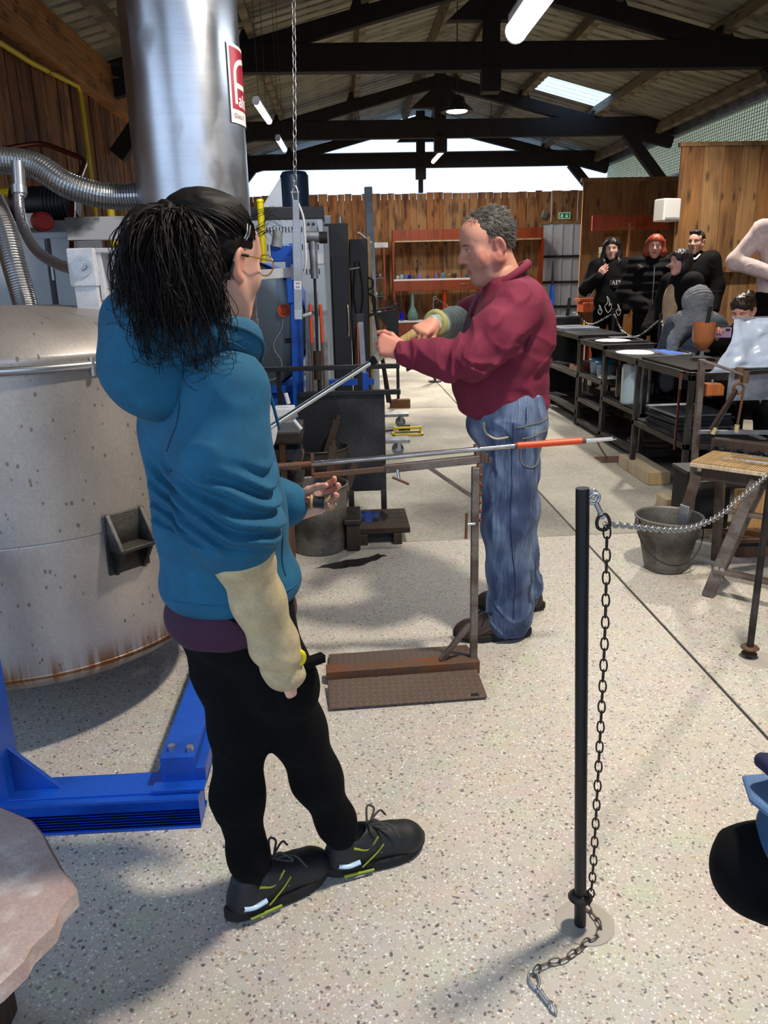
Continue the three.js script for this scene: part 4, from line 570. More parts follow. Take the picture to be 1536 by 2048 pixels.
// ---------- near stanchion and its chains ----------
{
  const t = T('stanchion_post', 'tall black steel barrier post with round base collar, nearest post to the viewer', 'post', [.519, 0, -1.483]);
  W('pole', [cyl([.519, 0, -1.483], [.468, 1.088, -1.483], .0138, .0138, 20)], MT.blackpaint, t); W('collar', [tr(lathe([[.012, -.012], [.018, -.012], [.029, 0], [.018, .012], [.012, .012]], 24), .515, .083, -1.483, 0, 0, .047)], MT.steel, t);
  W('eye_bolt', [tube([[.482, 1.073, -1.483], [.49, 1.084, -1.483], [.5, 1.074, -1.483], [.49, 1.064, -1.483]], .0028, 6, 24, true)], MT.zinc, t);
  M('mortar_patch', disc(.07, .006, 24), std(0xa8a196, .95), t).position.set(.012, 0, -.005);
  const c = chain('dark chain hanging down beside the near barrier post', [[.521, 1.008, -1.478], [.53, .78, -1.476], [.535, .45, -1.474], [.538, .13, -1.474], [.54, .06, -1.485]], .0252, .004, .0165, MT.darkchain, { tilt: .5 });
  snapHook(c, [.487, 1.074, -1.481], [.512, 1.026, -1.48]); W('quick_link', [tube([[.51, 1.034, -1.48], [.5, 1.02, -1.479], [.503, 1.004, -1.478], [.517, 1.0, -1.478], [.526, 1.01, -1.478], [.52, 1.03, -1.479]], .0036, 6, 36, true)], MT.darkchain, c);
  const f = chain('loose end of chain lying on the floor before the near barrier post', [[.541, .012, -1.535], [.558, .009, -1.5], [.556, .006, -1.455], [.515, .006, -1.425], [.455, .006, -1.385], [.395, .007, -1.368], [.375, .007, -1.35]], .0252, .004, .0165, MT.chain, { tilt: .7 });
  snapHook(f, [.398, .007, -1.252], [.372, .008, -1.315]); W('quick_link', [tube([[.372, .008, -1.312], [.382, .008, -1.33], [.378, .008, -1.352], [.366, .008, -1.352], [.36, .008, -1.33]], .0034, 6, 30, true)], MT.zinc, f);
  chain('light grey chain strung from the near barrier post over the bucket', [[.518, 1.008, -1.482], [.569, .985, -1.55], [.71, .917, -1.721], [.828, .863, -1.862], [.964, .814, -2.026], [1.14, .777, -2.237], [1.257, .772, -2.378], [1.39, .767, -2.538], [1.572, .76, -2.758]], .0252, .0042, .0175, MT.zinc, { tilt: .8 });
  const s = T('stanchion_post', 'rusty steel barrier post with plate-ring foot beside the tool bench', 'post', [1.588, 0, -2.761]);
  W('pole', [cyl([1.588, 0, -2.761], [1.588, .95, -2.761], .0135, .0135, 16)], MT.steel, s); W('collar', [lathe([[.012, -.006], [.03, -.006], [.036, 0], [.03, .006], [.012, .006]], 24).translate(1.588, .045, -2.761), lathe([[.012, -.006], [.028, -.004], [.03, 0], [.012, .004]], 24).translate(1.588, .02, -2.761)], MT.rust, s); M('mortar_patch', disc(.075, .006, 24), std(0xa8a196, .95), s).position.set(.03, 0, .02);
}
// ---------- pipe stand with checker-plate foot ----------
{
  const t = T('pipe_stand', 'rusty T-shaped pipe stand on checker-plate foot in front of the man', 'stand', [.48, 0, -2.78]);
  const chk = canvasTex(512, 512, (c, w, h) => { c.fillStyle = '#777'; c.fillRect(0, 0, w, h); c.fillStyle = '#fff'; for (let i = 0; i < 8; i++) for (let j = 0; j < 8; j++) { c.save(); c.translate((i + .5) * 64, (j + .5) * 64); c.rotate(((i + j) % 2 ? 1 : -1) * .8); c.beginPath(); c.ellipse(0, 0, 27, 6, 0, 0, 7); c.fill(); c.restore(); } }, .2, .2);
  const chkC = canvasTex(512, 512, (c, w, h) => { c.fillStyle = 'rgb(92,82,74)'; c.fillRect(0, 0, w, h); const R = rng(3); for (let i = 0; i < 2500; i++) { c.fillStyle = `rgba(${60 + R() * 80 | 0},${50 + R() * 50 | 0},${40 + R() * 40 | 0},.3)`; c.fillRect(R() * w, R() * h, 3, 3); } c.strokeStyle = 'rgba(168,92,44,.9)'; c.lineWidth = 5; for (let i = 0; i < 8; i++) for (let j = 0; j < 8; j++) { c.save(); c.translate((i + .5) * 64, (j + .5) * 64); c.rotate(((i + j) % 2 ? 1 : -1) * .8); c.beginPath(); c.ellipse(0, 0, 28, 7, 0, 0, 7); c.stroke(); c.fillStyle = 'rgb(112,100,90)'; c.fill(); c.restore(); } }, .2, .2);
  const cm = std(0xffffff, .6, .4, { map: chkC, bumpMap: chk, bumpScale: .003 });
  const q = new THREE.Matrix4().makeRotationY(.055);
  const pl = (z, ang, y) => { const g = B(.58, .008, .17, 0, 0, 0, .002); g.applyMatrix4(new THREE.Matrix4().makeRotationX(ang)); g.applyMatrix4(q); g.translate(.19, y, z); return g; };
  label(W('foot_plate', [pl(-2.86, -.22, .028)], cm, t), 'rear rusty checker plate'); label(W('foot_plate', [pl(-2.6, .13, .022)], cm, t), 'front rusty checker plate');
  W('base_tube', [B(.6, .055, .065, 0, 0, 0, .004).applyMatrix4(q).translate(.19, .0275, -2.745)], MT.rust, t);
  each('foot_pad', [[-.06, -2.58], [.44, -2.55], [-.08, -2.88], [.45, -2.9]].map(([x, z]) => B(.03, .018, .03, x, .009, z, .002)), MT.dark, t);
  W('post', [bar([.472, .05, -2.77], [.474, .82, -2.79], .028, .028, .003, [0, 0, 1])], MT.steel2, t);
  W('brace', [bar([.34, .055, -2.75], [.462, .2, -2.775], .02, .02)], MT.steel2, t);
  W('inner_post', [bar([.474, .55, -2.788], [.49, .83, -2.792], .02, .02, .002, [0, 0, 1])], MT.rust, t);
  W('cross_arm', [bar([.14, .822, -2.8], [.49, .848, -2.8], .027, .03, .003)], MT.steel2, t); W('arm_extension', [bar([-.125, .806, -2.8], [.15, .823, -2.8], .018, .02, .003)], MT.rust, t);
  W('arm_brace', [bar([.3, .825, -2.795], [.472, .7, -2.79], .022, .012, .002)], MT.steel2, t);
  each('comb_tooth', [0, 1, 2, 3, 4].map(i => bar([.478 + i * .012, .835, -2.80 + i * .004], [.472 + i * .014, .905 - i * .012, -2.80 + i * .004], .007, .011, .002)), MT.rust, t);
  each('notch_tooth', [0, 1, 2, 3, 4, 5].map(i => bar([.482, .8 - i * .035, -2.788], [.497, .787 - i * .035, -2.78], .008, .01, .002)), MT.copper, t);
  W('fork', [bar([-.126, .8, -2.8], [-.126, .888, -2.8], .008, .012, .002)], MT.rust, t);
  const tb = (a, b, c, d) => { const k = W('clamp_screw', [cyl(a, b, .006, .006, 8)], MT.zinc, t); W('clamp_handle', [cyl(c, d, .0055, .0055, 8)], MT.rust, t, k); };
  tb([.185, .82, -2.79], [.19, .782, -2.775], [.165, .795, -2.78], [.225, .77, -2.765]); tb([.472, .605, -2.775], [.44, .604, -2.77], [.44, .65, -2.77], [.437, .55, -2.765]);
  const p = T('blowpipe', 'bright steel blowpipe with orange sleeve resting across the T-shaped stand', 'blowpipe', [.48, .865, -2.8]);
  W('shaft', [cyl([-.22, .845, -2.8], [.64, .894, -2.8], .0095, .0095, 16)], MT.rod, p); label(W('sleeve', [cyl([.63, .894, -2.8], [.87, .904, -2.8], .0125, .0125, 18)], MT.orange, p), 'orange heat-shrink sleeve'); W('ferrule', [cyl([.62, .893, -2.8], [.645, .8945, -2.8], .0115, .0115, 14), cyl([.86, .9035, -2.8], [.885, .905, -2.8], .0115, .0115, 14)], MT.rust, p); W('mouthpiece', [cyl([.88, .9045, -2.8], [.985, .909, -2.8], .0085, .0085, 14), cyl([.985, .909, -2.8], [1.0, .9095, -2.8], .0085, .005, 14)], MT.chrome, p); W('hot_end', [cyl([-.42, .835, -2.8], [-.13, .851, -2.8], .0105, .0105, 14)], MT.rust, p);
}
// the pipe in the man's hands
{
  const a = V(-.395, .905, -2.9), b = V(.33, 1.318, -3.075), at = k => a.clone().lerp(b, k), t = T('blowpipe', 'polished steel blowpipe with pale wrapped grip held at a slant by the man', 'blowpipe', [0, 1.14, -2.99]);
  W('shaft', [cyl(at(0), at(.72), .0105, .0105, 16)], MT.chrome, t); W('rubber_ring', [cyl(at(.685), at(.715), .0165, .0165, 18)], MT.rubber, t); W('tape_wrap', [cyl(at(.715), at(.8), .0155, .0165, 16)], std(0xc8c6a8, .7), t); W('grip', [cyl(at(.79), at(.93), .019, .021, 8)], shade(MT.pale, 0xdcd0a0), t);
}
// the wooden handle in the woman's hand
{
  const t = T('turned_wooden_tool', 'turned wooden tool handle with dark ferrule in the woman\'s left hand', 'tool', [-.09, .978, -1.842]), L = .135, q = new THREE.Matrix4().multiplyMatrices(m4([-.033, .974, -1.838], new THREE.Quaternion().setFromUnitVectors(V(0, 1, 0), V(.985, -.06, .1).normalize())), new THREE.Matrix4());
  W('grip', [lathe([[0, -L], [.013, -L], [.017, -L + .03], [.018, -.075], [.0165, -.062], [.0135, -.06]], 28).applyMatrix4(q)], shade(MT.cherry, 0xa07858), t); W('ring', [lathe([[.0135, -.062], [.0185, -.06], [.0185, -.055], [.014, -.053]], 28).applyMatrix4(q)], std(0xb08a5a, .5), t); W('ferrule', [lathe([[.014, -.054], [.0145, -.03], [.0165, -.024]], 28).applyMatrix4(q)], MT.greydark, t);
  W('pommel', [lathe([[.0155, -.026], [.0185, -.022], [.0195, -.014], [.0185, -.006], [.013, 0], [.0, .001]], 28).applyMatrix4(q)], std(0xa08260, .5), t); W('end_screw', [lathe([[0, 0], [.0075, 0], [.006, .004], [0, .0045]], 12).applyMatrix4(q)], MT.chrome, t);
}
// ---------- furnace: silver tank on a blue frame ----------
TX.tank = (() => { const R = rng(17), sp = []; for (let i = 0; i < 260; i++) sp.push([R(), R(), .0012 + R() * .0035, R()]); return tex(1024, 1024, (u, v) => { const a = pfbm(u, v, 6, 6, 401, 5), b = pn(u * 300, v * 300, 300, 300, 403), st = pfbm(u, v, 60, 3, 407, 3); let c = [166 + a * 22 + b * 6, 160 + a * 22 + b * 6, 154 + a * 21 + b * 6]; for (const s of sp) { const d = Math.hypot(u - s[0], v - s[1]); if (d < s[2]) c = lerp3(c, [92, 80, 70], .6); } const ru = Math.exp(-Math.pow((v - .1875) / .032, 2)) * clamp(.3 + st * 1.7 + a) + Math.exp(-Math.pow((v - .1875) / .004, 2)); return lerp3(c, [116, 74, 40], clamp(ru * .75)); }, 1, 1.6); })();
{
  const cx = -1.17, cz = -2.86, R = .6, t = T('melting_furnace', 'large silver-painted furnace tank with rusty seam on a blue steel frame', 'furnace', [cx, 0, cz]), at = (g) => g.translate(cx, 0, cz);
  const tm = std(0xffffff, .42, .55, { map: TX.tank, bumpMap: TX.tank, bumpScale: .0006 });
  const cylUV = g => { const p = g.attributes.position, uv = new Float32Array(p.count * 2); for (let i = 0; i < p.count; i++) { const x = p.getX(i) - cx, z = p.getZ(i) - cz; let a = Math.atan2(x, z); uv[i * 2] = a * R; uv[i * 2 + 1] = p.getY(i); } g.setAttribute('uv', new THREE.BufferAttribute(uv, 2)); return g; };
  const shell = (name, prof, mat) => { const g = cylUV(at(lathe(prof, 96))); g.translate(-cx, 0, -cz); return M(name, g, mat || tm, t); };
  shell('shell', [[R - .02, .29], [R, .3], [R, .735], [R - .003, .737], [R - .003, .741], [R, .743], [R, 1.26], [R - .02, 1.28]]);
  label(shell('dished_bottom', [[0, .19], [.3, .2], [.47, .222], [.555, .25], [.592, .285], [R + .003, .297], [R + .003, .306], [R, .308]]), 'dished tank bottom with rust-stained weld');
  shell('lid', [[R, 1.27], [R + .012, 1.275], [R + .012, 1.3], [R + .002, 1.305], [R - .04, 1.365], [R - .12, 1.4], [.2, 1.43], [0, 1.435]]);
  W('lid_rim', [at(lathe([[R, 1.255], [R + .02, 1.255], [R + .022, 1.268], [R + .02, 1.28], [R, 1.28]], 96))], MT.zinc, t);
  each('lid_bolt', [-1.2, -.4, .1, .75, 1.4].map(a => cyl([cx + Math.sin(a) * .615, 1.235, cz + Math.cos(a) * .615], [cx + Math.sin(a) * .615, 1.29, cz + Math.cos(a) * .615], .008, .008, 8)), MT.zinc, t);
  { // bracket welded on the side of the tank
    const a = .83, q = new THREE.Matrix4().makeRotationY(a).setPosition(cx + Math.sin(a) * R, .685, cz + Math.cos(a) * R), put = g => g.applyMatrix4(q);
    const b = W('bracket', [put(B(.14, .012, .075, 0, 0, .036, .003))], MT.brk, t); each('bracket_web', [-.062, .062].map(x => put(ext([[0, 0], [.072, 0], [.008, .105], [0, .105]], .01, .002).rotateY(-Math.PI / 2).translate(x + .005, .006, 0))), MT.brk, t, b); each('bracket_web', [-.05, .05].map(x => put(ext([[0, 0], [.065, 0], [.008, -.085], [0, -.085]], .01, .002).rotateY(-Math.PI / 2).translate(x + .005, -.006, 0))), MT.brk, t, b); W('bracket_back', [put(B(.15, .2, .01, 0, .01, .0, .002))], MT.brk, t, b); }
  // lifting bracket with the big bolt on the lid
  const hb = W('hinge_post', [bar([-.862, 1.34, -2.86], [-.868, 1.6, -2.86], .078, .1, .004, [0, 0, 1])], MT.white, t); W('hinge_cap', [B(.092, .125, .115, -.868, 1.553, -2.86, .006)], MT.white, t, hb); W('washer', [cyl([-.868, 1.556, -2.803], [-.868, 1.556, -2.798], .034, .034, 28)], MT.zinc, t, hb); W('bolt', [cyl([-.866, 1.562, -2.8], [-.866, 1.562, -2.782], .02, .02, 6), cyl([-.866, 1.562, -2.784], [-.866, 1.562, -2.779], .016, .014, 6)], MT.zinc, t, hb);
  W('hinge_yoke', [B(.3, .016, .09, -.69, 1.607, -2.87, .004), B(.016, .17, .09, -.815, 1.53, -2.875, .003)], MT.white, t); W('yoke_box', [B(.13, .12, .08, -.735, 1.54, -2.95, .006)], MT.white, t); W('yoke_base', [B(.3, .14, .1, -.67, 1.41, -2.95, .006)], MT.white, t);
  // frame
  const ch = (a, b, h, w, up) => { a = P(a); b = P(b); const d = b.clone().sub(a), L = d.length(), s = [[0, 0], [w, 0], [w, .008], [.008, .008], [.008, h - .008], [w, h - .008], [w, h], [0, h]]; const g = ext(s, L, 0); const z = d.normalize(), y = P(up), x = y.clone().cross(z); g.applyMatrix4(new THREE.Matrix4().makeBasis(x, y, z)); g.translate(a.x, a.y, a.z); return g; };
  W('front_beam', [ch([-1.9, 0, -1.99], [-.455, 0, -1.985], .1, -.075, [0, 1, 0])].concat([B(1.44, .008, .1, -1.175, .102, -1.985, .002), B(1.44, .008, .115, -1.175, .004, -1.965, .002)]), MT.blue, t);
  W('side_beam', [B(.1, .085, 1.4, -.517, .153, -2.67, .003), B(.03, .06, 1.4, -.455, .13, -2.67, .004)], MT.blue, t); W('cross_plate', [B(.15, .01, .12, -.515, .111, -1.99, .002)], MT.blue, t); each('frame_bolt', [[-.54, -2.01], [-.485, -2.0]].map(([x, z]) => cyl([x, .19, z], [x, .21, z], .011, .011, 6)), MT.zinc, t);
  W('rear_beam', [B(1.44, .1, .1, -1.175, .05, -3.3, .004)], MT.blue, t); W('side_beam', [B(.1, .1, 1.4, -1.83, .15, -2.67, .004)], MT.blue, t);
  W('leg', [B(.09, .62, .1, -1.035, .41, -1.985, .004)], MT.blue, t); W('gusset', [ext([[0, 0], [.13, 0], [0, .14]], .01, .002).translate(-.99, .106, -1.99)], MT.blue, t);
  each('pedestal', [[-1.6, -3.2], [-.85, -3.25], [-1.6, -2.5]].map(([x, z]) => cyl([x, .0, z], [x, .25, z], .05, .05, 12)), MT.blue, t);
  W('top_arm', [bar([-1.035, .7, -1.985], [-1.15, .72, -2.28], .07, .06, .004)], MT.blue, t);
}
// ---------- flue, hoses and the plant behind the tank ----------
{
  const t = T('flue_pipe', 'tall polished stainless steel flue standing behind the woman\'s head', 'flue', [-.615, 0, -3.64]);
  TX.flue = tex(512, 1024, (u, v) => { const a = pfbm(u, v, 3, 6, 431, 5), b = pn(u * 4, v * 300, 4, 300, 433), s = clamp((pfbm(u, v, 9, 10, 437, 4) - .2) * 2), l = 196 + a * 18 + b * 4 - s * 26; return [l * .98, l, l * 1.02]; }, .8, 1.6);
  TX.flueR = tex(512, 1024, (u, v) => { const a = pfbm(u, v, 4, 6, 439, 5), s = clamp((pfbm(u, v, 9, 10, 437, 4) - .1) * 3), l = 104 + a * 40 + s * 40; return [l, l, l]; }, .8, 1.6, false);
  const fm = std(0xf4f8ff, .8, 1, { map: TX.flue, roughnessMap: TX.flueR });
  W('pipe', [lathe([[.2, .0], [.236, .0], [.236, 5.02], [.2, 5.02]], 72).translate(-.615, 0, -3.64)], fm, t); each('seam', [1.3].map(y => lathe([[.234, y], [.2395, y], [.2395, y + .03], [.234, y + .03]], 72).translate(-.615, 0, -3.64)), fm, t);
  W('base_flange', [lathe([[.23, 0], [.27, 0], [.27, .012], [.23, .02]], 48).translate(-.615, 0, -3.64)], MT.steel, t);
  const st = canvasTex(256, 384, (c, w, h) => { c.fillStyle = '#ecebe6'; c.fillRect(0, 0, w, h); c.fillStyle = '#a3142c'; c.fillRect(16, 16, w - 32, h - 84); c.strokeStyle = '#ecebe6'; c.lineWidth = 26; c.beginPath(); c.moveTo(58, h - 96); c.lineTo(58, 150); c.bezierCurveTo(58, 80, 130, 64, 240, 62); c.stroke(); c.beginPath(); c.moveTo(58, 196); c.lineTo(190, 196); c.stroke(); c.fillStyle = '#fff'; c.font = 'bold 84px sans-serif'; c.fillText('alo', 78, h - 86); c.fillStyle = '#5a1020'; c.font = 'bold 34px sans-serif'; c.fillText('Glass F', 26, h - 24); }, 1, 1);
  const g = new THREE.CylinderGeometry(.241, .241, .29, 16, 1, true, .98, .8), m = new THREE.Mesh(g.toNonIndexed(), std(0xffffff, .35, 0, { map: st, side: THREE.DoubleSide })); m.name = 'maker_sign'; m.position.set(0, 2.26, 0); m.castShadow = m.receiveShadow = true; t.add(label(m, 'red and white maker sign'));
  // corrugated flexible duct: rings along a curve
  const duct = (lab, pts, r, mat, pitch = .012) => { const c = new THREE.CatmullRomCurve3(pts.map(P), false, 'centripetal'), L = c.getLength(), n = Math.round(L / pitch) * 4, g = new THREE.TubeGeometry(c, n, 1, 24), p = g.attributes.position, nn = g.attributes.normal; for (let i = 0; i <= n; i++) { const q = c.getPointAt(i / n), rr = r * (1 + (i % 4 === 0 ? -.055 : i % 4 === 2 ? .03 : .02)); for (let j = 0; j <= 24; j++) { const k = i * 25 + j; p.setXYZ(k, q.x + nn.getX(k) * rr, q.y + nn.getY(k) * rr, q.z + nn.getZ(k) * rr); } } const s = g.toNonIndexed(); s.computeVertexNormals(); const mid = pts[0], o = T('flexible_duct', lab, 'duct', mid); W('hose', [prep(s)], mat, o); W('clamp_band', [cyl(P(pts[pts.length - 1]).lerp(P(pts[pts.length - 2]), .06), P(pts[pts.length - 1]), r * 1.07, r * 1.07, 24, true)], MT.zinc, o); return o; };
  const al = std(0xa8aaac, .3, .95);
  duct('ribbed aluminium duct running from the left edge into the flue', [[-1.75, 2.03, -3.62], [-1.4, 2.0, -3.6], [-1.25, 1.975, -3.6], [-1.13, 1.9, -3.58], [-1.02, 1.862, -3.6], [-.95, 1.853, -3.62], [-.84, 1.853, -3.63]], .052, al);
  duct('ribbed aluminium duct dropping steeply at the left edge', [[-1.5, 1.86, -3.72], [-1.44, 1.74, -3.66], [-1.4, 1.6, -3.6], [-1.36, 1.45, -3.55], [-1.33, 1.36, -3.5]], .05, al);
  const br = tex(128, 128, (u, v) => { const a = Math.sin((u + v) * 6.283 * 6), b = Math.sin((u - v) * 6.283 * 6), l = 110 + (a > .2 ? 90 : 0) * (b > -.2 ? 1 : .3); return [l, l, l * 1.04]; }, .06, .06);
  const h = T('braided_hose', 'steel-braided hose curving down to the bolted bracket', 'hose', [-1.28, 1.9, -3.4]);
  W('hose', [tube([[-1.27, 1.86, -3.42], [-1.268, 1.79, -3.4], [-1.24, 1.71, -3.35], [-1.17, 1.63, -3.25], [-1.05, 1.575, -3.1], [-.93, 1.545, -2.95], [-.9, 1.53, -2.92]], .021, 14, 60)], std(0xffffff, .35, .9, { map: br, bumpMap: br, bumpScale: .001 }), h); W('fitting', [cyl([-1.265, 1.84, -3.42], [-1.262, 1.97, -3.44], .026, .026, 6), cyl([-1.266, 1.85, -3.42], [-1.266, 1.88, -3.425], .03, .03, 16)], MT.zinc, h);
  const cb = T('control_cabinet', 'grey steel control cabinet behind the silver tank', 'cabinet', [-1.5, 0, -4.2]);
  W('case', [B(.62, 1.74, .4, -1.55, .87, -4.2, .008)], MT.cab, cb); W('door', [B(.42, 1.66, .02, -1.6, .88, -3.99, .005)], MT.cab, cb); W('door_gap', [B(.014, 1.66, .012, -1.375, .88, -3.992, 0)], MT.greydark, cb); W('side_panel', [B(.11, 1.66, .02, -1.31, .88, -3.99, .005)], MT.cab, cb); each('hinge', [.4, 1.0, 1.55].map(y => cyl([-1.37, y - .03, -3.975], [-1.37, y + .03, -3.975], .008, .008, 8)), MT.zinc, cb);
  const mo = T('blower_motor', 'black blower motor with red round cap on top of the grey cabinet', 'motor', [-1.5, 1.74, -4.3]);
  W('body', [cyl([-1.62, 1.89, -4.3], [-1.36, 1.89, -4.3], .085, .085, 24), cyl([-1.36, 1.89, -4.3], [-1.31, 1.89, -4.3], .085, .06, 24)], MT.blackpaint, mo); each('cooling_fin', Array.from({ length: 7 }, (_, i) => cyl([-1.46 + i * .018, 1.89, -4.3], [-1.455 + i * .018, 1.89, -4.3], .092, .092, 24)), MT.greydark, mo); W('foot', [B(.28, .07, .16, -1.48, 1.772, -4.3, .006)], MT.grey, mo); W('terminal_box', [B(.1, .07, .08, -1.5, 1.8, -4.16, .008)], MT.plastic, mo); W('red_cap', [cyl([-1.445, 1.795, -4.12], [-1.405, 1.79, -4.06], .046, .044, 24), cyl([-1.405, 1.79, -4.06], [-1.402, 1.7895, -4.055], .04, .034, 24)], MT.red, mo);
  // gas and water pipes
  const py = (lab, pts, r, mat, extra) => { const o = T('pipe_run', lab, 'pipe', pts[0]); W('pipe', [pipe(pts, r, 10)], mat, o); each('coupling', (extra || []).map(([a, b, k]) => cyl(a, b, r * (k || 1.35), r * (k || 1.35), 12)), MT.brass, o); return o; };
  py('yellow gas pipe running level across the left wall below the ribbed duct', [[-2.3, 2.02, -5], [-1.72, 2.02, -5], [-1.5, 1.99, -5]], .024, MT.yellow, [[[-1.8, 2.02, -5], [-1.74, 2.02, -5]]]);
  py('yellow gas pipe along the top of the plank wall turning down', [[-2.78, 3.42, -6.2], [-2.78, 3.47, -8.28], [-2.78, 3.57, -9.7], [-2.78, 1.9, -9.75]], .025, MT.yellow, [[[-2.78, 3.45, -7.4], [-2.78, 3.455, -7.5]], [[-2.78, 3.5, -8.7], [-2.78, 3.505, -8.8]]]);
  py('yellow vertical gas pipe behind the soot-marked plate', [[-1.34, 0, -5], [-1.34, 1.92, -5]], .022, MT.yellow);
  py('blue pipe standing between motor and flue', [[-1.53, 0, -4.9], [-1.53, 1.99, -4.9]], .02, MT.blue);
  py('brown copper pipe looping behind the ribbed duct', [[-1.9, 2.17, -4.6], [-1.55, 2.22, -4.6], [-1.3, 2.12, -4.5], [-1.27, 1.9, -4.1], [-1.2, 1.6, -3.75]], .014, shade(MT.copper, 0x6a3a30));
  py('brass valve line behind the flue duct', [[-1.5, 1.85, -5.2], [-1.35, 1.85, -5.2], [-1.1, 1.82, -5.2], [-1.1, 0, -5.2]], .016, MT.brass, [[[-1.42, 1.85, -5.2], [-1.36, 1.85, -5.2], 2]]);
  const sp = T('soot_plate', 'horizontal steel plate with black soot mark above the bolted bracket', 'plate', [-.9, 1.66, -3.25]);
  const soot = tex(256, 128, (u, v) => { const d = Math.hypot((u - .62) / .34, (v - .8) / .75) + pfbm(u, v, 5, 4, 451) * .5, l = mix(36, 165, sst(.25, 1.25, d)); return [l, l * .98, l * .95]; }, .3, .1);
  W('plate', [B(.3, .085, .012, -.88, 1.7, -3.2, .004)], std(0xffffff, .55, .3, { map: soot }), sp); W('bright_plate', [B(.14, .075, .012, -.74, 1.7, -3.185, .012)], MT.galv, sp); W('support', [bar([-.75, 1.7, -3.2], [-.75, 1.4, -3.2], .03, .03)], MT.grey, sp);
  // round furnace hatch right of the flue with its clamp and toolbox ledge
  const ht = T('furnace_hatch', 'pale round furnace hatch with clamp handle low behind the hoodie', 'hatch', [-.45, 0, -3.2]);
  W('drum', [cyl([-.48, .925, -3.22], [-.43, .925, -3.13], .17, .17, 40), cyl([-.43, .925, -3.13], [-.42, .925, -3.115], .17, .145, 40)], MT.white, ht); W('clamp_plate', [B(.085, .06, .1, -.255, .955, -3.3, .005)], MT.white, ht); W('clamp_bar', [cyl([-.3, .93, -3.24], [-.2, .965, -3.24], .014, .014, 14)], MT.zinc, ht); W('clamp_lever', [cyl([-.235, 1.0, -3.28], [-.245, 1.045, -3.28], .009, .009, 10), cyl([-.215, .94, -3.23], [-.185, .9, -3.23], .008, .008, 10)], MT.white, ht); W('stand', [B(.14, .78, .08, -.46, .39, -3.19, .006)], MT.steel, ht);
  const ld = T('tool_ledge', 'rough stone ledge holding a dark metal tray beside the buckets', 'ledge', [-.3, 0, -3.75]);
  W('slab', [B(.16, .06, .34, -.285, .8, -3.72, .012)], shade(MT.steel, 0xd8d0c4), ld); W('shelf', [B(.15, .03, .34, -.29, .66, -3.74, .006)], MT.rust, ld); each('leg', [[-.36, -3.62], [-.3, -3.62], [-.36, -3.86], [-.3, -3.86]].map(([x, z]) => B(.03, .77, .03, x, .385, z, .003)), MT.rust, ld); W('lower_shelf', [B(.15, .03, .3, -.29, .56, -3.74, .006)], MT.steel, ld);
  const ty = T('metal_tray', 'dark metal tray on the shelf below the stone ledge', 'tray', [-.29, .675, -3.68]); M('pan', [B(.15, .006, .12, 0, .004, 0, .002), B(.15, .06, .006, 0, .03, .06, .002), B(.15, .06, .006, 0, .03, -.06, .002), B(.006, .06, .12, .075, .03, 0, .002), B(.006, .06, .12, -.075, .03, 0, .002)], MT.black, ty);
}
// ---------- stone slab at lower left ----------
{
  const t = T('stone_slab', 'pinkish rounded stone slab in the lower left corner', 'slab', [-.7, 0, -1.2]);
  TX.stone = tex(512, 512, (u, v) => { const a = pfbm(u, v, 4, 4, 501, 5), b = pfbm(u, v, 14, 14, 503, 4), f = pn(u * 200, v * 200, 200, 200, 505); let c = lerp3([192, 172, 162], [168, 142, 132], clamp(.5 + a)); c = lerp3(c, [206, 196, 188], clamp(b * 1.4)); return c.map(x => x * (1 + f * .06)); }, .5, .5);
  const R = rng(8), out = [[-.9, -1.5], [-.755, -1.434], [-.676, -1.388], [-.63, -1.335], [-.603, -1.294], [-.56, -1.235], [-.524, -1.19], [-.535, -1.15], [-.538, -1.11], [-.556, -1.065], [-.562, -1.04], [-.581, -1.0], [-.62, -.95], [-.9, -.9], [-1.1, -1.2]].map(([x, z], i) => [x + (i > 6 ? (R() - .5) * .012 : 0), -z]);
  const g = ext(out, .035, .005); g.rotateX(-Math.PI / 2); g.translate(0, .41, 0); const m = W('slab', [g], std(0xffffff, .85, 0, { map: TX.stone, bumpMap: TX.stone, bumpScale: .002 }), t); W('support_block', [B(.2, .41, .3, -.85, .205, -1.2, .01)], MT.oldwood, t);
}
// ---------- quench buckets, screen and wet board ----------
function bucket(lab, pos, r0, r1, h, mat, o = {}) {
  const t = T('bucket', lab, 'bucket', pos); const pr = [[0, .012], [r0 - .004, .012]]; M('shell', lathe([[r0 - .006, h * .02], [r0, .004], [r0 + .002, .03], [mix(r0, r1, .08), h * .09], [mix(r0, r1, .1), h * .1], [mix(r0, r1, .62), h * .62], [mix(r0, r1, .63) + .003, h * .63], [mix(r0, r1, .66), h * .66], [mix(r0, r1, .67) + .003, h * .67], [mix(r0, r1, .7), h * .7], [r1, h - .006], [r1 + .007, h - .004], [r1 + .007, h + .004], [r1, h + .006], [r1 - .005, h - .006], [r0 - .008, .016], [0, .014]], 56), mat, t);
  const ey = h - .025; M('ear', [B(.012, .04, .035, -r1 - .004, ey, 0, .003)], mat, t); M('ear', [B(.012, .04, .035, r1 + .004, ey, 0, .003)], mat, t);
  if (o.handle) M('handle', tube(Array.from({ length: 13 }, (_, i) => { const a = Math.PI * i / 12; return V(-Math.cos(a) * (r1 + .012), ey - Math.sin(a) * o.handle, Math.sin(a) * (o.hz ?? r1 * .9)); }), .0035, 7), MT.steel, t);
  if (o.water) M('water', disc(mix(r0, r1, o.water) - .01, .006, 40).translate(0, h * o.water, 0), phy({ color: 0x1a1512, roughness: .12, metalness: 0 }), t);
  return t;
}
bucket('galvanised bucket with old paddles standing nearest the woman', [-.175, 0, -4.3], .15, .17, .385, MT.bucket, { water: .8 });
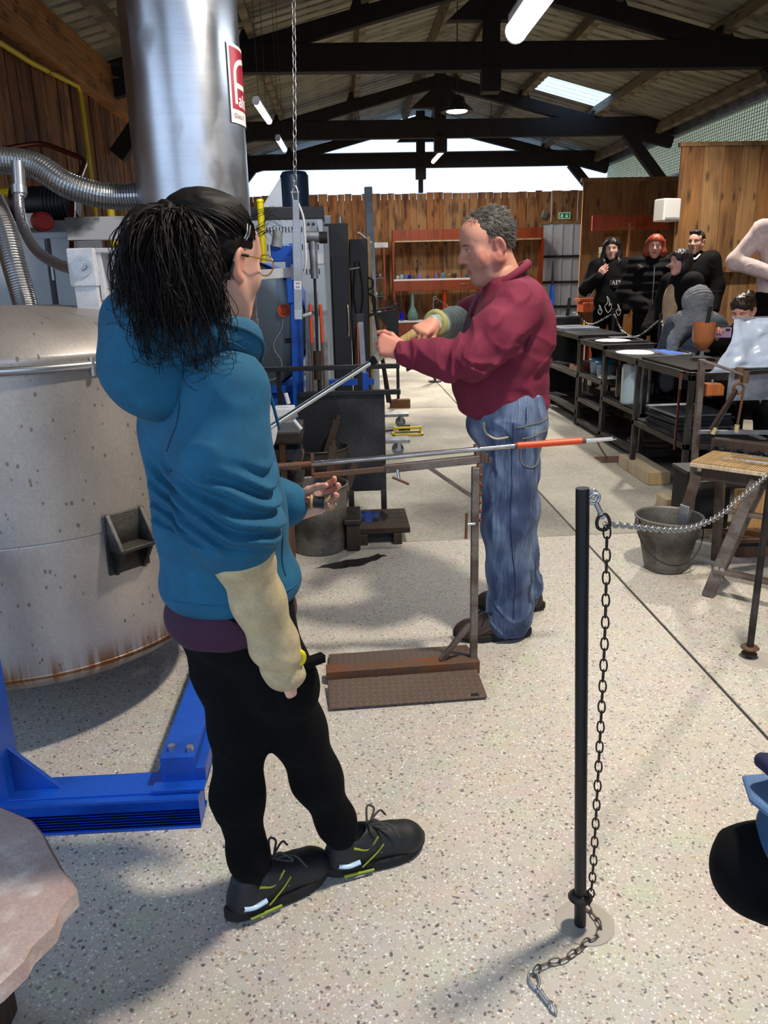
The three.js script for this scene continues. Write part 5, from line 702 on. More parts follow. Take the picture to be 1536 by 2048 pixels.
bucket('dark dented bucket behind, before the black steel screen', [-.165, .2, -4.63], .14, .175, .33, shade(MT.bucket, 0xb0b0b0), { water: .7 });
{ const s = T('bucket_stool', 'low steel stool under the rear dark bucket', 'stool', [-.165, 0, -4.62]); M('seat', B(.3, .02, .24, 0, .19, 0, .004), MT.rust, s); for (const x of [-.13, .13]) for (const z of [-.1, .08]) M('leg', B(.022, .18, .022, x, .09, z, .003), MT.rust, s); }
bucket('battered grey bucket with wire handle under the strung chain', [1.655, 0, -3.775], .105, .165, .285, MT.bucket, { handle: .2, hz: .13 });
{ const pd = [[[-.15, .14, -4.25], [-.075, .6, -4.3], 'flat brown wooden paddle leaning in the front bucket'], [[-.1, .14, -4.33], [-.06, .5, -4.34], 'short scorched wooden stick in the front bucket'], [[-.06, .16, -4.38], [.045, .47, -4.42], 'dark wooden paddle leaning right in the front bucket'], [[-.18, .32, -4.64], [-.05, .69, -4.62], 'charred wooden paddle standing in the rear bucket']]; pd.forEach(([a, b, l], i) => { const t = T('wooden_paddle', l, 'paddle', a); W('blade', [bar(a, b, i === 1 ? .03 : .045, .022, .005, [0, 0, 1])], i === 1 ? shade(MT.oldwood, 0xffe0c0) : MT.oldwood, t); W('handle_end', [cyl(b, P(b).clone().add(P(b).clone().sub(P(a)).setLength(.03)), .014, .011, 10)], MT.oldwood, t); }); }
{
  const t = T('steel_screen', 'upright black steel heat screen with two long rails', 'screen', [0, 0, -4.75]);
  W('plate', [B(.53, .625, .012, -.022, .525, -4.75, .003)], MT.black, t); each('leg', [B(.035, .22, .03, .225, .11, -4.75, .003), B(.035, .22, .03, .02, .11, -4.75, .003), B(.035, .22, .03, -.27, .11, -4.75, .003)], MT.steel, t);
  label(W('rail', [B(.62, .028, .04, .03, .832, -4.74, .003)], MT.blackpaint, t), 'lower black rail on the screen'); label(W('rail', [B(.95, .028, .04, -.13, .975, -4.85, .003)], MT.blackpaint, t), 'upper black rail');
  each('rail_post', [B(.03, .98, .03, -.4, .49, -4.87, .003), B(.03, .5, .03, .1, .72, -4.87, .003)], MT.blackpaint, t); each('rivet', [[.22, .26], [.22, .78], [-.26, .26], [-.26, .78]].map(([x, y]) => cyl([x, y, -4.744], [x, y, -4.74], .007, .005, 8)), MT.steel, t);
  const w = T('wet_board', 'wet wooden duckboard with puddle under the black screen', 'board', [.18, 0, -4.5]);
  each('board', [-4.67, -4.57, -4.47, -4.37].map(z => B(.33, .035, .094, .19, .0825, z, .004)), shade(MT.oldwood, 0xcfc6bc), w); each('bearer', [.08, .28].map(x => B(.05, .065, .42, x, .0325, -4.52, .004)), MT.oldwood, w);
  const pg = (pts, y, seed) => { const R = rng(seed), s = []; for (let i = 0; i < pts.length; i++) { const a = pts[i], b = pts[(i + 1) % pts.length]; for (let k = 0; k < 4; k++) s.push([mix(a[0], b[0], k / 4) + (R() - .5) * .02, -(mix(a[1], b[1], k / 4) + (R() - .5) * .02)]); } const g = ext(s, .0012, 0); g.rotateX(-Math.PI / 2); g.translate(0, y, 0); return g; };
  const wet = phy({ color: 0x1d1c1b, roughness: .06, clearcoat: 1, clearcoatRoughness: .03 }); const pu = W('puddle', [pg([[.06, -4.66], [.2, -4.68], [.24, -4.58], [.22, -4.46], [.1, -4.42], [.06, -4.5]], .1, 4)], wet, w); pu.userData.kind = 'stuff';
  const sp = tag(M('water_spill', pg([[-.14, -4.02], [-.02, -4.08], [.08, -4.1], [.16, -4.16], [.2, -4.12], [.14, -4.06], [.05, -3.98], [-.06, -3.95], [-.2, -3.97]], .001, 9), phy({ color: 0x2a2926, roughness: .25 }), scene), 'dark water spill on the floor before the wet board', 'spill', null, 'stuff');
  const cg = T('cullet_block', 'dark wet block between front bucket and screen', 'block', [.02, 0, -4.35]); M('block', B(.08, .16, .26, 0, .08, 0, .01), MT.oldwood, cg); M('lid', B(.1, .03, .28, 0, .175, 0, .006), MT.steel, cg);
}
// ---------- glassblower's bench on the right ----------
{
  const t = T('tool_bench', 'diagonal trestle bench with ribbed wooden top at right', 'bench', [1.661, 0, -3.607], -Math.PI / 4);
  const rib = []; for (let i = 0; i < 70; i++) rib.push(B(.0085, .008, .3, .008 + i * .0118, .612, -.15, .002));
  M('top_board', B(.83, .02, .31, .415, .598, -.15, .003), MT.pale, t); const rb = M('rib', rib, shade(MT.pale, 0xf4dfc0), t); rb.userData.kind = 'stuff';
  M('apron', B(.78, .06, .025, .44, .555, -.03, .004), MT.oldwood, t); M('apron', B(.78, .06, .025, .44, .555, -.28, .004), MT.oldwood, t);
  const leg = (a, b, w = .045) => M('leg', bar(a, b, w, .03, .004, [0, 0, 1]), MT.steel2, t);
  leg([.03, .55, -.03], [-.02, .36, -.06], .05); M('leg_shoe', bar([-.02, .38, -.06], [-.07, 0, -.1], .05, .05, .005, [0, 0, 1]), MT.galv, t);
  leg([.06, .55, -.27], [.04, 0, -.39]); leg([.3, .56, -.2], [.14, 0, -.16], .04); leg([.3, .56, -.03], [.19, 0, .13], .055); leg([.62, .56, -.03], [.7, 0, .12], .055); leg([.62, .56, -.28], [.7, 0, -.4]);
  M('cross_bar', bar([.2, .13, .1], [.68, .13, .1], .05, .02, .003), MT.steel2, t); M('cross_bar', bar([.2, .4, .0], [.68, .4, .0], .04, .02, .003), MT.steel2, t); each('bolt', [], MT.zinc, t); M('bolt', cyl([.215, .145, .11], [.215, .145, .122], .011, .011, 8), MT.zinc, t); M('bolt', cyl([.24, .145, .11], [.24, .145, .122], .011, .011, 8), MT.zinc, t);
  M('back_plank', B(.9, .1, .05, .42, .62, -.36, .008), MT.oldwood, t); const ch = []; const R = rng(21); for (let i = 0; i < 160; i++) ch.push(tr(B(.012 + R() * .02, .008 + R() * .012, .01 + R() * .016, 0, 0, 0, 0), R() * .84, .615 + R() * .012, -.33 - R() * .03, R() * 3, R() * 3, 0)); const cm = M('charcoal_crumbs', ch, MT.dark, t); cm.userData.kind = 'stuff';
  const tongs = (x, z, ry, lab) => { const o = T('tongs', lab, 'tongs', [0, 0, 0], 0); o.position.copy(V(x, .622, z).applyMatrix4(new THREE.Matrix4().makeRotationY(-Math.PI / 4)).add(t.position)); o.rotation.y = -Math.PI / 4 + ry; M('blade', [bar([0, .006, 0], [.26, .008, .006], .008, .004, .001), bar([.26, .008, .006], [.36, .008, .016], .012, .006, .001)], MT.chrome, o); M('blade', [bar([0, .006, .004], [.26, .012, -.004], .008, .004, .001)], MT.chrome, o); M('spring_end', tube([[.26, .01, -.004], [.3, .012, -.01], [.36, .01, .016]], .006, 8), MT.brass, o); };
  tongs(.12, -.2, .05, 'long steel tongs nearest the back of the bench top'); tongs(.1, -.1, -.02, 'long steel tongs nearest the front of the bench top');
}
{
  const t = T('heat_shield', 'glassmaker\'s metal heat shield with post, bracket and grey sheet plate', 'shield', [1.9, 0, -4.05]);
  W('post', [bar([1.865, 0, -3.98], [1.845, 1.06, -3.98], .03, .03, .003, [0, 0, 1])], MT.steel2, t); W('arm', [bar([1.845, 1.055, -3.98], [2.03, .985, -3.9], .045, .012, .003)], MT.steel2, t); W('sheet_plate', [B(.55, .17, .008, 2.33, .905, -4.1, .002)], MT.galv, t); W('plate_flange', [B(.55, .012, .05, 2.33, .99, -4.08, .003)], MT.steel, t); W('rear_post', [B(.045, .82, .045, 2.42, .41, -4.15, .004)], MT.black, t); W('lower_rail', [bar([1.86, .38, -4.0], [2.42, .36, -4.15], .03, .04, .003)], MT.black, t); each('pipe_socket', [cyl([2.02, .96, -3.92], [2.02, 1.02, -3.92], .022, .022, 14), cyl([2.05, .94, -3.92], [2.05, 1.0, -3.92], .02, .02, 14)], MT.rust, t); W('hook_ring', [tube([[1.985, .91, -3.9], [2.0, .94, -3.9], [2.03, .935, -3.9], [2.04, .91, -3.9], [2.015, .89, -3.9]], .007, 8, 30, true)], MT.rust, t);
  W('top_rail', [bar([2.03, .985, -3.95], [2.6, .985, -4.1], .02, .02)], MT.steel, t); W('seat_rail', [bar([1.84, .69, -3.93], [2.5, .66, -3.95], .03, .02)], MT.galv, t);
  const s = T('wooden_shears', 'long wood-jawed hinged shears hanging from the shield bracket', 'shears', [1.98, .9, -3.9]);
  W('jaw', [bar([1.995, .91, -3.885], [1.9, .7, -3.89], .02, .016, .004)], MT.steel, s); W('jaw', [bar([1.985, .92, -3.87], [1.875, .71, -3.88], .018, .014, .004)], shade(MT.oldwood, 0xffd8a8), s); W('strap', [bar([2.035, .91, -3.89], [2.02, .69, -3.89], .014, .01, .003)], MT.rust, s); each('cord_binding', [cyl([1.905, .72, -3.888], [1.893, .685, -3.888], .014, .014, 10), cyl([2.021, .73, -3.89], [2.02, .69, -3.89], .012, .012, 10)], std(0xb8aa80, .9), s);
  const b = T('wooden_block', 'small orange-brown wooden block on the shield frame', 'block', [1.92, .875, -4.03]); M('block', ext([[-.045, 0], [.045, 0], [.045, .04], [.03, .055], [-.045, .055]], .07, .004), shade(MT.beam, 0xffd0a0), b); M('pin', cyl([0, .055, .03], [0, .075, .03], .006), MT.zinc, b);
  // crumpled clear plastic sheet draped over the rail
  const pg = new THREE.PlaneGeometry(1, 1, 48, 40), p = pg.attributes.position; for (let i = 0; i < p.count; i++) { const u = p.getX(i) + .5, v = .5 - p.getY(i); const x0 = mix(2.11, 1.93, v * v * .9 + v * .1), x = mix(x0, 2.62, u), y = 1.245 - v * .27, z = -4.22 + v * .14 + u * .02 + noise3(x * 16, y * 22, 3) * .016 + noise3(x * 40, y * 40, 7) * .006; p.setXYZ(i, x, y, z); } pg.computeVertexNormals();
  const back = pg.clone(); { const q = back.attributes.position; for (let i = 0; i < q.count; i++) q.setZ(i, q.getZ(i) - .0025); }
  const ps = T('plastic_sheet', 'crumpled clear plastic sheet draped above the heat shield', 'sheet', [2.2, .97, -4.15]); W('film', [pg, back], phy({ color: 0xc4d0e0, roughness: .3, transmission: .4, thickness: 0, ior: 1.35, specularIntensity: 1 }), ps); W('top_bar', [bar([2.1, 1.247, -4.222], [2.65, 1.247, -4.21], .012, .012)], MT.zinc, ps); W('upright', [bar([2.62, .98, -4.1], [2.62, 1.245, -4.21], .012, .012)], MT.zinc, ps);
  // boxes and timber under the bench
  const bx = (n, l, cat, w, h, d, x, y, z, mat) => { const o = T(n, l, cat, [x, y, z]); M('body', B(w, h, d, 0, h / 2, 0, .006), mat, o); return o; };
  const crate = bx('black_crate', 'black box standing behind the bench trestle', 'crate', .26, .34, .2, 2.06, .06, -4.3, MT.dark); M('rim', B(.28, .02, .22, 0, .34, 0, .004), MT.greydark, crate); 
  { const o = T('timber_bearer', 'pale timber bearer lying under the black box', 'timber', [2.06, 0, -4.28]); M('beam', B(.5, .06, .1, 0, .03, 0, .005), MT.pale, o); M('end_face', B(.004, .055, .09, -.251, .03, 0, 0), MT.pale, o); }
  const bd = bx('plywood_board', 'light plywood board leaning under the bench', 'board', .2, .3, .02, 2.27, .02, -4.12, shade(MT.pale, 0xffd9a0)); M('edge_strip', B(.02, .3, .024, .1, .15, 0, .003), MT.pale, bd);
  const cb = bx('timber_block', 'reddish timber block on the floor under the bench', 'timber', .22, .1, .2, 2.2, 0, -3.98, shade(MT.purlin, 0xd8a890)); M('dark_strip', B(.222, .02, .202, 0, .07, 0, .002), MT.dark, cb);
}
// ---------- plant in the middle distance ----------
{
  chain('zinc lifting chain hanging from the roof to the white rail', [[-.1, 4.72, -4.2], [-.171, 2.75, -4.2], [-.209, 1.93, -4.2]], .034, .0055, .021, MT.zinc, { tilt: .6 });
  const t = T('lifting_rail', 'white square lifting rail with handwritten numbers hanging on the zinc chain', 'rail', [-.21, 1.59, -4.2]);
  W('upper_tube', [bar([-.208, 1.878, -4.2], [-.214, 1.7, -4.2], .033, .033, .003, [0, 0, 1])], MT.galvpaint, t); W('lower_tube', [bar([-.212, 1.74, -4.2], [-.224, 1.34, -4.2], .041, .041, .003, [0, 0, 1])], MT.galvpaint, t); W('foot_sleeve', [bar([-.224, 1.35, -4.2], [-.225, 1.298, -4.2], .044, .044, .004, [0, 0, 1])], MT.zinc, t); W('side_stub', [cyl([-.2, 1.315, -4.2], [-.155, 1.325, -4.2], .009, .009, 10)], MT.zinc, t);
  W('grab_handle', [tube([[-.195, 1.86, -4.19], [-.175, 1.8, -4.18], [-.17, 1.7, -4.18], [-.172, 1.58, -4.18], [-.185, 1.53, -4.19], [-.195, 1.52, -4.195]], .006, 8)], MT.white, t); W('shackle', [tube([[-.222, 1.88, -4.2], [-.224, 1.915, -4.2], [-.209, 1.945, -4.2], [-.196, 1.915, -4.2], [-.196, 1.88, -4.2]], .005, 8), cyl([-.232, 1.915, -4.2], [-.188, 1.915, -4.2], .005, .005, 8)], MT.zinc, t);
  const nt = canvasTex(128, 128, (c, w, h) => { c.fillStyle = '#c6cad6'; c.fillRect(0, 0, w, h); c.fillStyle = '#15151c'; c.font = 'bold 46px sans-serif'; c.textAlign = 'center'; c.fillText('600', 64, 52); c.fillText('800', 64, 112); }); const pm = new THREE.Mesh(new THREE.PlaneGeometry(.037, .04), std(0xffffff, .6, 0, { map: nt })); pm.name = 'numbers'; pm.position.set(-.0085, -.12, .0212); pm.rotation.z = -.03; t.add(pm);
  const a = T('swing_arm', 'white horizontal swing arm behind the woman\'s face', 'arm', [-.5, 1.52, -4.3]); W('beam', [bar([-.62, 1.512, -4.3], [-.25, 1.534, -4.29], .05, .05, .004)], MT.white, a); W('end_plate', [B(.02, .075, .07, -.244, 1.535, -4.27, .003)], MT.white, a); W('collar', [cyl([-.61, 1.46, -3.9], [-.61, 1.56, -3.9], .06, .06, 20)], MT.white, a); W('stay', [bar([-.61, 1.51, -3.9], [-.61, 1.512, -4.32], .05, .04, .004)], MT.white, a);
  // drum furnace
  const d = T('drum_furnace', 'round blue drum furnace with dark steel door and orange knob', 'furnace', [-.68, 0, -5.9]);
  W('drum', [cyl([-.68, 1.18, -6.5], [-.68, 1.18, -5.5], .46, .46, 64)], MT.blue, d); const dr = W('door', [lathe([[0, .03], [.3, .03], [.43, .02], [.45, 0], [0, 0]], 64).applyMatrix4(new THREE.Matrix4().makeRotationX(Math.PI / 2)).translate(-.68, 1.18, -5.5)], std(0x6d7880, .32, .85), d); W('knob', [cyl([-.385, 1.3, -5.47], [-.385, 1.3, -5.42], .042, .042, 24), cyl([-.385, 1.3, -5.42], [-.385, 1.3, -5.412], .03, .026, 16)], MT.orange, d, dr); W('latch', [B(.09, .03, .03, -.345, 1.1, -5.45, .004)], MT.greydark, d, dr); W('cable', [tube([[-.39, 1.27, -5.44], [-.41, 1.18, -5.44], [-.47, 1.07, -5.43], [-.42, .95, -5.43], [-.47, .85, -5.43], [-.56, .84, -5.43]], .0035, 6)], MT.grey, d);
  W('base', [B(.6, .74, .8, -.62, .37, -5.9, .01)], MT.blue, d); W('arm_rest', [B(.34, .05, .3, -.45, .77, -5.6, .005)], MT.blue, d); W('ledge', [cyl([-.3, .87, -5.42], [-.3, .89, -5.42], .05, .05, 20)], MT.white, d);
  const c = T('blue_column', 'bright blue steel column beside the drum furnace', 'column', [-.3, 0, -5.36]); W('profile', [bar([-.335, 0, -5.36], [-.285, 1.72, -5.36], .075, .07, .004, [0, 0, 1])], MT.blue, c); W('bracket', [B(.16, .1, .06, -.36, 1.66, -5.34, .006), B(.04, .3, .05, -.33, 1.5, -5.33, .004)], MT.blue, c); W('actuator', [cyl([-.4, 1.7, -5.3], [-.385, 1.8, -5.3], .035, .03, 16)], MT.grey, c); W('hinge_pin', [cyl([-.24, .86, -5.33], [-.22, .9, -5.33], .02, .02, 12)], MT.zinc, c);
  const al = T('aluminium_frame', 'tall grey aluminium frame with orange glowing-tipped rods leaning on it', 'frame', [-.18, 0, -5.28]); W('upright', [bar([-.245, 0, -5.3], [-.19, 1.42, -5.3], .085, .05, .004, [0, 0, 1])], MT.galv, al); W('upright', [bar([-.14, 0, -5.34], [-.12, 1.3, -5.34], .05, .05, .004, [0, 0, 1])], MT.galv, al); W('slanted_plate', [ext([[0, 0], [.1, -.09], [.1, -.13], [0, -.05]], .006, .001).translate(-.2, 1.36, -5.26)], MT.galv, al);
  const rod = (x0, x1, l, col) => { const o = T('hot_rod', l, 'rod', [x0, 0, -5.22]); W('shaft', [cyl([x0, 0, -5.22], [x1, 1.3, -5.22], .008, .008, 8)], MT.rust, o); W('orange_band', [cyl([mix(x0, x1, .82), 1.1, -5.22], [mix(x0, x1, 1.02), 1.34, -5.22], .0105, .0105, 8)], col, o); };
  rod(-.21, -.2, 'thin rod with orange band left on the aluminium frame', MT.orange); rod(-.12, -.135, 'thin rod with long orange band right on the aluminium frame', MT.orange);
  const pi = T('gas_strut', 'grey lifting strut with round clamp head and black rod', 'strut', [-.16, 0, -5.1]); W('clamp_head', [B(.075, .07, .06, -.165, 1.8, -5.05, .006), cyl([-.2, 1.75, -5.05], [-.12, 1.75, -5.05], .04, .04, 20)], MT.galv, pi); each('screw', [[-.18], [-.15]].map(([x]) => cyl([x, 1.815, -5.02], [x, 1.815, -5.015], .009, .009, 10)), MT.dark, pi); W('tube', [cyl([-.16, 1.72, -5.05], [-.158, 1.5, -5.05], .026, .022, 16)], MT.galv, pi); W('side_motor', [cyl([-.12, 1.74, -5.06], [-.07, 1.74, -5.06], .035, .035, 16)], MT.dark, pi); W('rod', [cyl([-.158, 1.5, -5.05], [-.165, .2, -5.05], .009, .009, 10)], MT.dark, pi); W('grip', [cyl([-.163, 1.06, -5.05], [-.165, .88, -5.05], .026, .026, 14)], std(0x2a1c18, .7), pi); W('foot', [B(.08, .2, .06, -.165, .1, -5.05, .005)], MT.blackpaint, pi);
  const v = T('vented_cabinet', 'beige-grey electrical cabinet with two rows of vent slots', 'cabinet', [-.45, 0, -7.1]); W('case', [B(.74, 2.0, .5, -.5, 1.0, -7.25, .008)], MT.cab, v); W('top_cover', [B(.76, .1, .52, -.5, 2.03, -7.25, .006)], MT.blackpaint, v); const sl = []; for (let r = 0; r < 3; r++) for (let i = 0; i < 26; i++) sl.push(B(.008, .045, .012, -.84 + i * .0265, [1.9, 1.76, 1.56][r], -6.998, .001)); W('vent_slot', sl, MT.dark, v).userData.kind = 'stuff'; W('nameplate', [B(.09, .08, .006, -.18, 1.66, -6.996, .001)], MT.white, v); W('status_light', [B(.012, .04, .01, -.22, 1.6, -6.995, .002)], glow(0x30ff80, 1.2), v);
  const bm = T('fan_motor', 'dark blue cylindrical fan motor on top of the vented cabinet', 'motor', [-.38, 2.08, -7.2]); W('housing', [cyl([-.36, 2.08, -7.2], [-.36, 2.34, -7.2], .12, .12, 24), cyl([-.36, 2.34, -7.2], [-.36, 2.37, -7.2], .12, .1, 24)], std(0x16263c, .4, .2), bm); W('fan_scroll', [ext([[-.18, 0], [0, 0], [0, .24]], .02, .004).translate(-.47, 2.08, -7.15)], MT.white, bm);
  const yp = T('pipe_run', 'yellow upright gas pipe in front of the vented cabinet', 'pipe', [-.6, 0, -6.7]); W('pipe', [cyl([-.62, 0, -6.75], [-.62, 2.1, -6.75], .028, .028, 14)], MT.yellow, yp); W('cap', [cyl([-.62, 2.1, -6.75], [-.62, 2.12, -6.75], .032, .026, 14)], MT.yellow, yp);
  const k = T('kiln_cabinet', 'tall dark grey annealing kiln with grey front panel', 'kiln', [-.05, 0, -8.2]); W('case', [B(.26, 2.0, 1.0, -.04, 1.0, -8.4, .008)], MT.greydark, k); W('front_panel', [B(.12, 1.62, .02, -.155, 1.16, -7.89, .004)], MT.cab, k); W('door', [B(.16, 1.4, .03, .0, 1.0, -7.88, .006)], std(0x1d2026, .5, .2), k); W('vent_cap', [B(.1, .08, .1, -.12, 2.04, -8.1, .004)], MT.cab, k); W('flue_stub', [cyl([.02, 2.0, -8.1], [.02, 2.07, -8.1], .02, .02, 12)], MT.zinc, k); W('handle', [tube([[.06, 1.25, -7.86], [.065, 1.2, -7.84], [.065, 1.0, -7.84], [.06, .95, -7.86]], .008, 6)], MT.zinc, k);
  const k2 = T('kiln_cabinet', 'dark kiln box with pale edge panel and hanging cables right of the tall kiln', 'kiln', [.16, 0, -8.6]); W('case', [B(.18, 1.85, .5, .195, .95, -8.65, .008)], std(0x24262b, .5, .2), k2); W('edge_panel', [B(.03, 1.6, .5, .303, 1.1, -8.66, .004)], shade(MT.pale, 0xe8d8b0), k2); W('top_trim', [bar([.2, 1.94, -8.42], [.33, 1.84, -8.5], .03, .02, .004)], MT.white, k2); each('cable', [[.1, .02], [.16, -.02], [.2, .03]].map(([x, s]) => tube([[x, 1.66, -8.37], [x + s, 1.3, -8.36], [x - s * 2, .9, -8.36], [x - s * 3, .4, -8.36]], .009, 6)), MT.dark, k2); W('latch', [cyl([.06, 1.58, -8.37], [.2, 1.6, -8.36], .012, .012, 8)], MT.zinc, k2); each('chain_hook', [tube([[.29, 1.5, -8.4], [.33, 1.48, -8.4], [.33, 1.4, -8.4], [.29, 1.38, -8.4]], .012, 6), tube([[.29, 1.34, -8.4], [.34, 1.32, -8.4], [.34, 1.14, -8.4], [.29, 1.12, -8.4]], .014, 6)], MT.blackpaint, k2);
  const r = T('pipe_rack', 'black steel pipe rack with hooked combs on triangular brackets', 'rack', [.45, 0, -9.3]); each('comb', [[[.09, 1.125, -9.1], [.29, 1.13, -9.1]], [[.5, 1.16, -9.35], [.66, 1.17, -9.35]]].map(([a, b]) => bar(a, b, .02, .03, .002)), MT.blackpaint, r); each('comb_tooth', [.1, .16, .22, .28].map(x => B(.012, .07, .02, x, 1.165, -9.1, .002)).concat([.51, .56, .61, .655].map(x => B(.012, .08, .02, x, 1.21, -9.35, .002))), MT.blackpaint, r); W('arm', [bar([.1, 1.11, -9.1], [.62, 1.16, -9.35], .02, .02, .002)], MT.blackpaint, r); W('gusset', [ext([[0, 0], [.24, .04], [.24, -.32]], .012, .002).translate(.4, 1.1, -9.35)], MT.blackpaint, r); W('post', [B(.035, 1.2, .035, .645, .6, -9.37, .003)], MT.blackpaint, r); W('foot', [B(.24, .1, .1, .66, .05, -9.3, .005)], MT.rust, r); each('leaning_pipe', [[[.3, 1.66, -9.2], [.53, .1, -9.0]], [[.33, 1.62, -9.2], [.5, .1, -9.05]]].map(([a, b]) => cyl(a, b, .016, .016, 8)), MT.blackpaint, r);
  const g = T('galvanised_post', 'tall light grey galvanised square post behind the steel screen', 'post', [.42, 0, -10.8]); W('post', [bar([.44, 0, -10.8], [.4, 2.61, -10.8], .1, .16, .006, [0, 0, 1])], MT.galvpaint, g); W('sleeve', [B(.12, .12, .18, .425, .78, -10.8, .004)], MT.zinc, g); W('bolt', [cyl([.44, .3, -10.7], [.44, .3, -10.68], .02, .02, 6)], MT.zinc, g); W('base_plate', [B(.2, .015, .24, .44, .008, -10.8, .003)], MT.galv, g);
  const tr_ = T('blue_trolley', 'low blue trolley with grey upright and castors behind the screen', 'trolley', [.2, 0, -6.9]); W('crossbar', [B(.5, .05, .05, .0, .675, -6.5, .004)], MT.blue, tr_); W('upright', [bar([.165, .72, -6.5], [.15, 1.17, -6.5], .045, .045, .004, [0, 0, 1])], MT.galvpaint, tr_); W('red_edge', [B(.008, .42, .03, .125, .94, -6.48, .001)], MT.orange, tr_); W('head_block', [B(.065, .06, .06, .148, 1.19, -6.5, .004)], MT.greydark, tr_); W('socket', [B(.07, .2, .07, .17, .65, -6.5, .005)], MT.blue, tr_); each('leg', [B(.06, .7, .06, -.2, .35, -6.5, .004), B(.05, .65, .05, .12, .33, -6.52, .004)], MT.greydark, tr_);
  const castor = (x, z) => { const w = W('castor', [cyl([x + .0, .055, z - .018], [x, .055, z + .018], .052, .052, 24)], std(0x70747c, .6), tr_); W('wheel_hub', [cyl([x, .055, z - .021], [x, .055, z + .021], .018, .018, 14)], MT.zinc, tr_, w); W('fork', [B(.05, .012, .06, x + .02, .115, z, .003), B(.03, .08, .005, x + .01, .085, z + .026, .001), B(.03, .08, .005, x + .01, .085, z - .026, .001)], MT.zinc, tr_, w); };
  each('foot_beam', [B(.46, .03, .17, .32, .14, -6.68, .004), B(.46, .03, .17, .42, .14, -8.0, .004)], MT.galv, tr_); W('spine', [B(.08, .05, 1.5, .14, .14, -7.33, .004)], MT.galv, tr_); castor(.45, -6.7); castor(.57, -8.02);
  const fp = T('foot_pedal', 'yellow steel foot pedal frame on the floor by the castors', 'pedal', [.62, 0, -7.6]); W('base', [B(.3, .015, .02, .61, .01, -7.54, .002), B(.3, .015, .02, .61, .01, -7.72, .002), B(.02, .015, .2, .47, .01, -7.63, .002), B(.02, .015, .2, .75, .01, -7.63, .002)], MT.yellow, fp); W('bar', [cyl([.48, .07, -7.6], [.74, .07, -7.6], .012, .012, 10)], MT.yellow, fp); each('bracket', [.48, .74].map(x => B(.015, .08, .06, x, .045, -7.6, .002)), MT.yellow, fp); W('roller', [cyl([.53, .06, -7.66], [.64, .06, -7.66], .03, .03, 14)], MT.dark, fp); W('cable', [tube([[.47, .03, -7.7], [.4, .02, -7.72], [.3, .02, -7.6]], .008, 6)], MT.dark, fp);
}
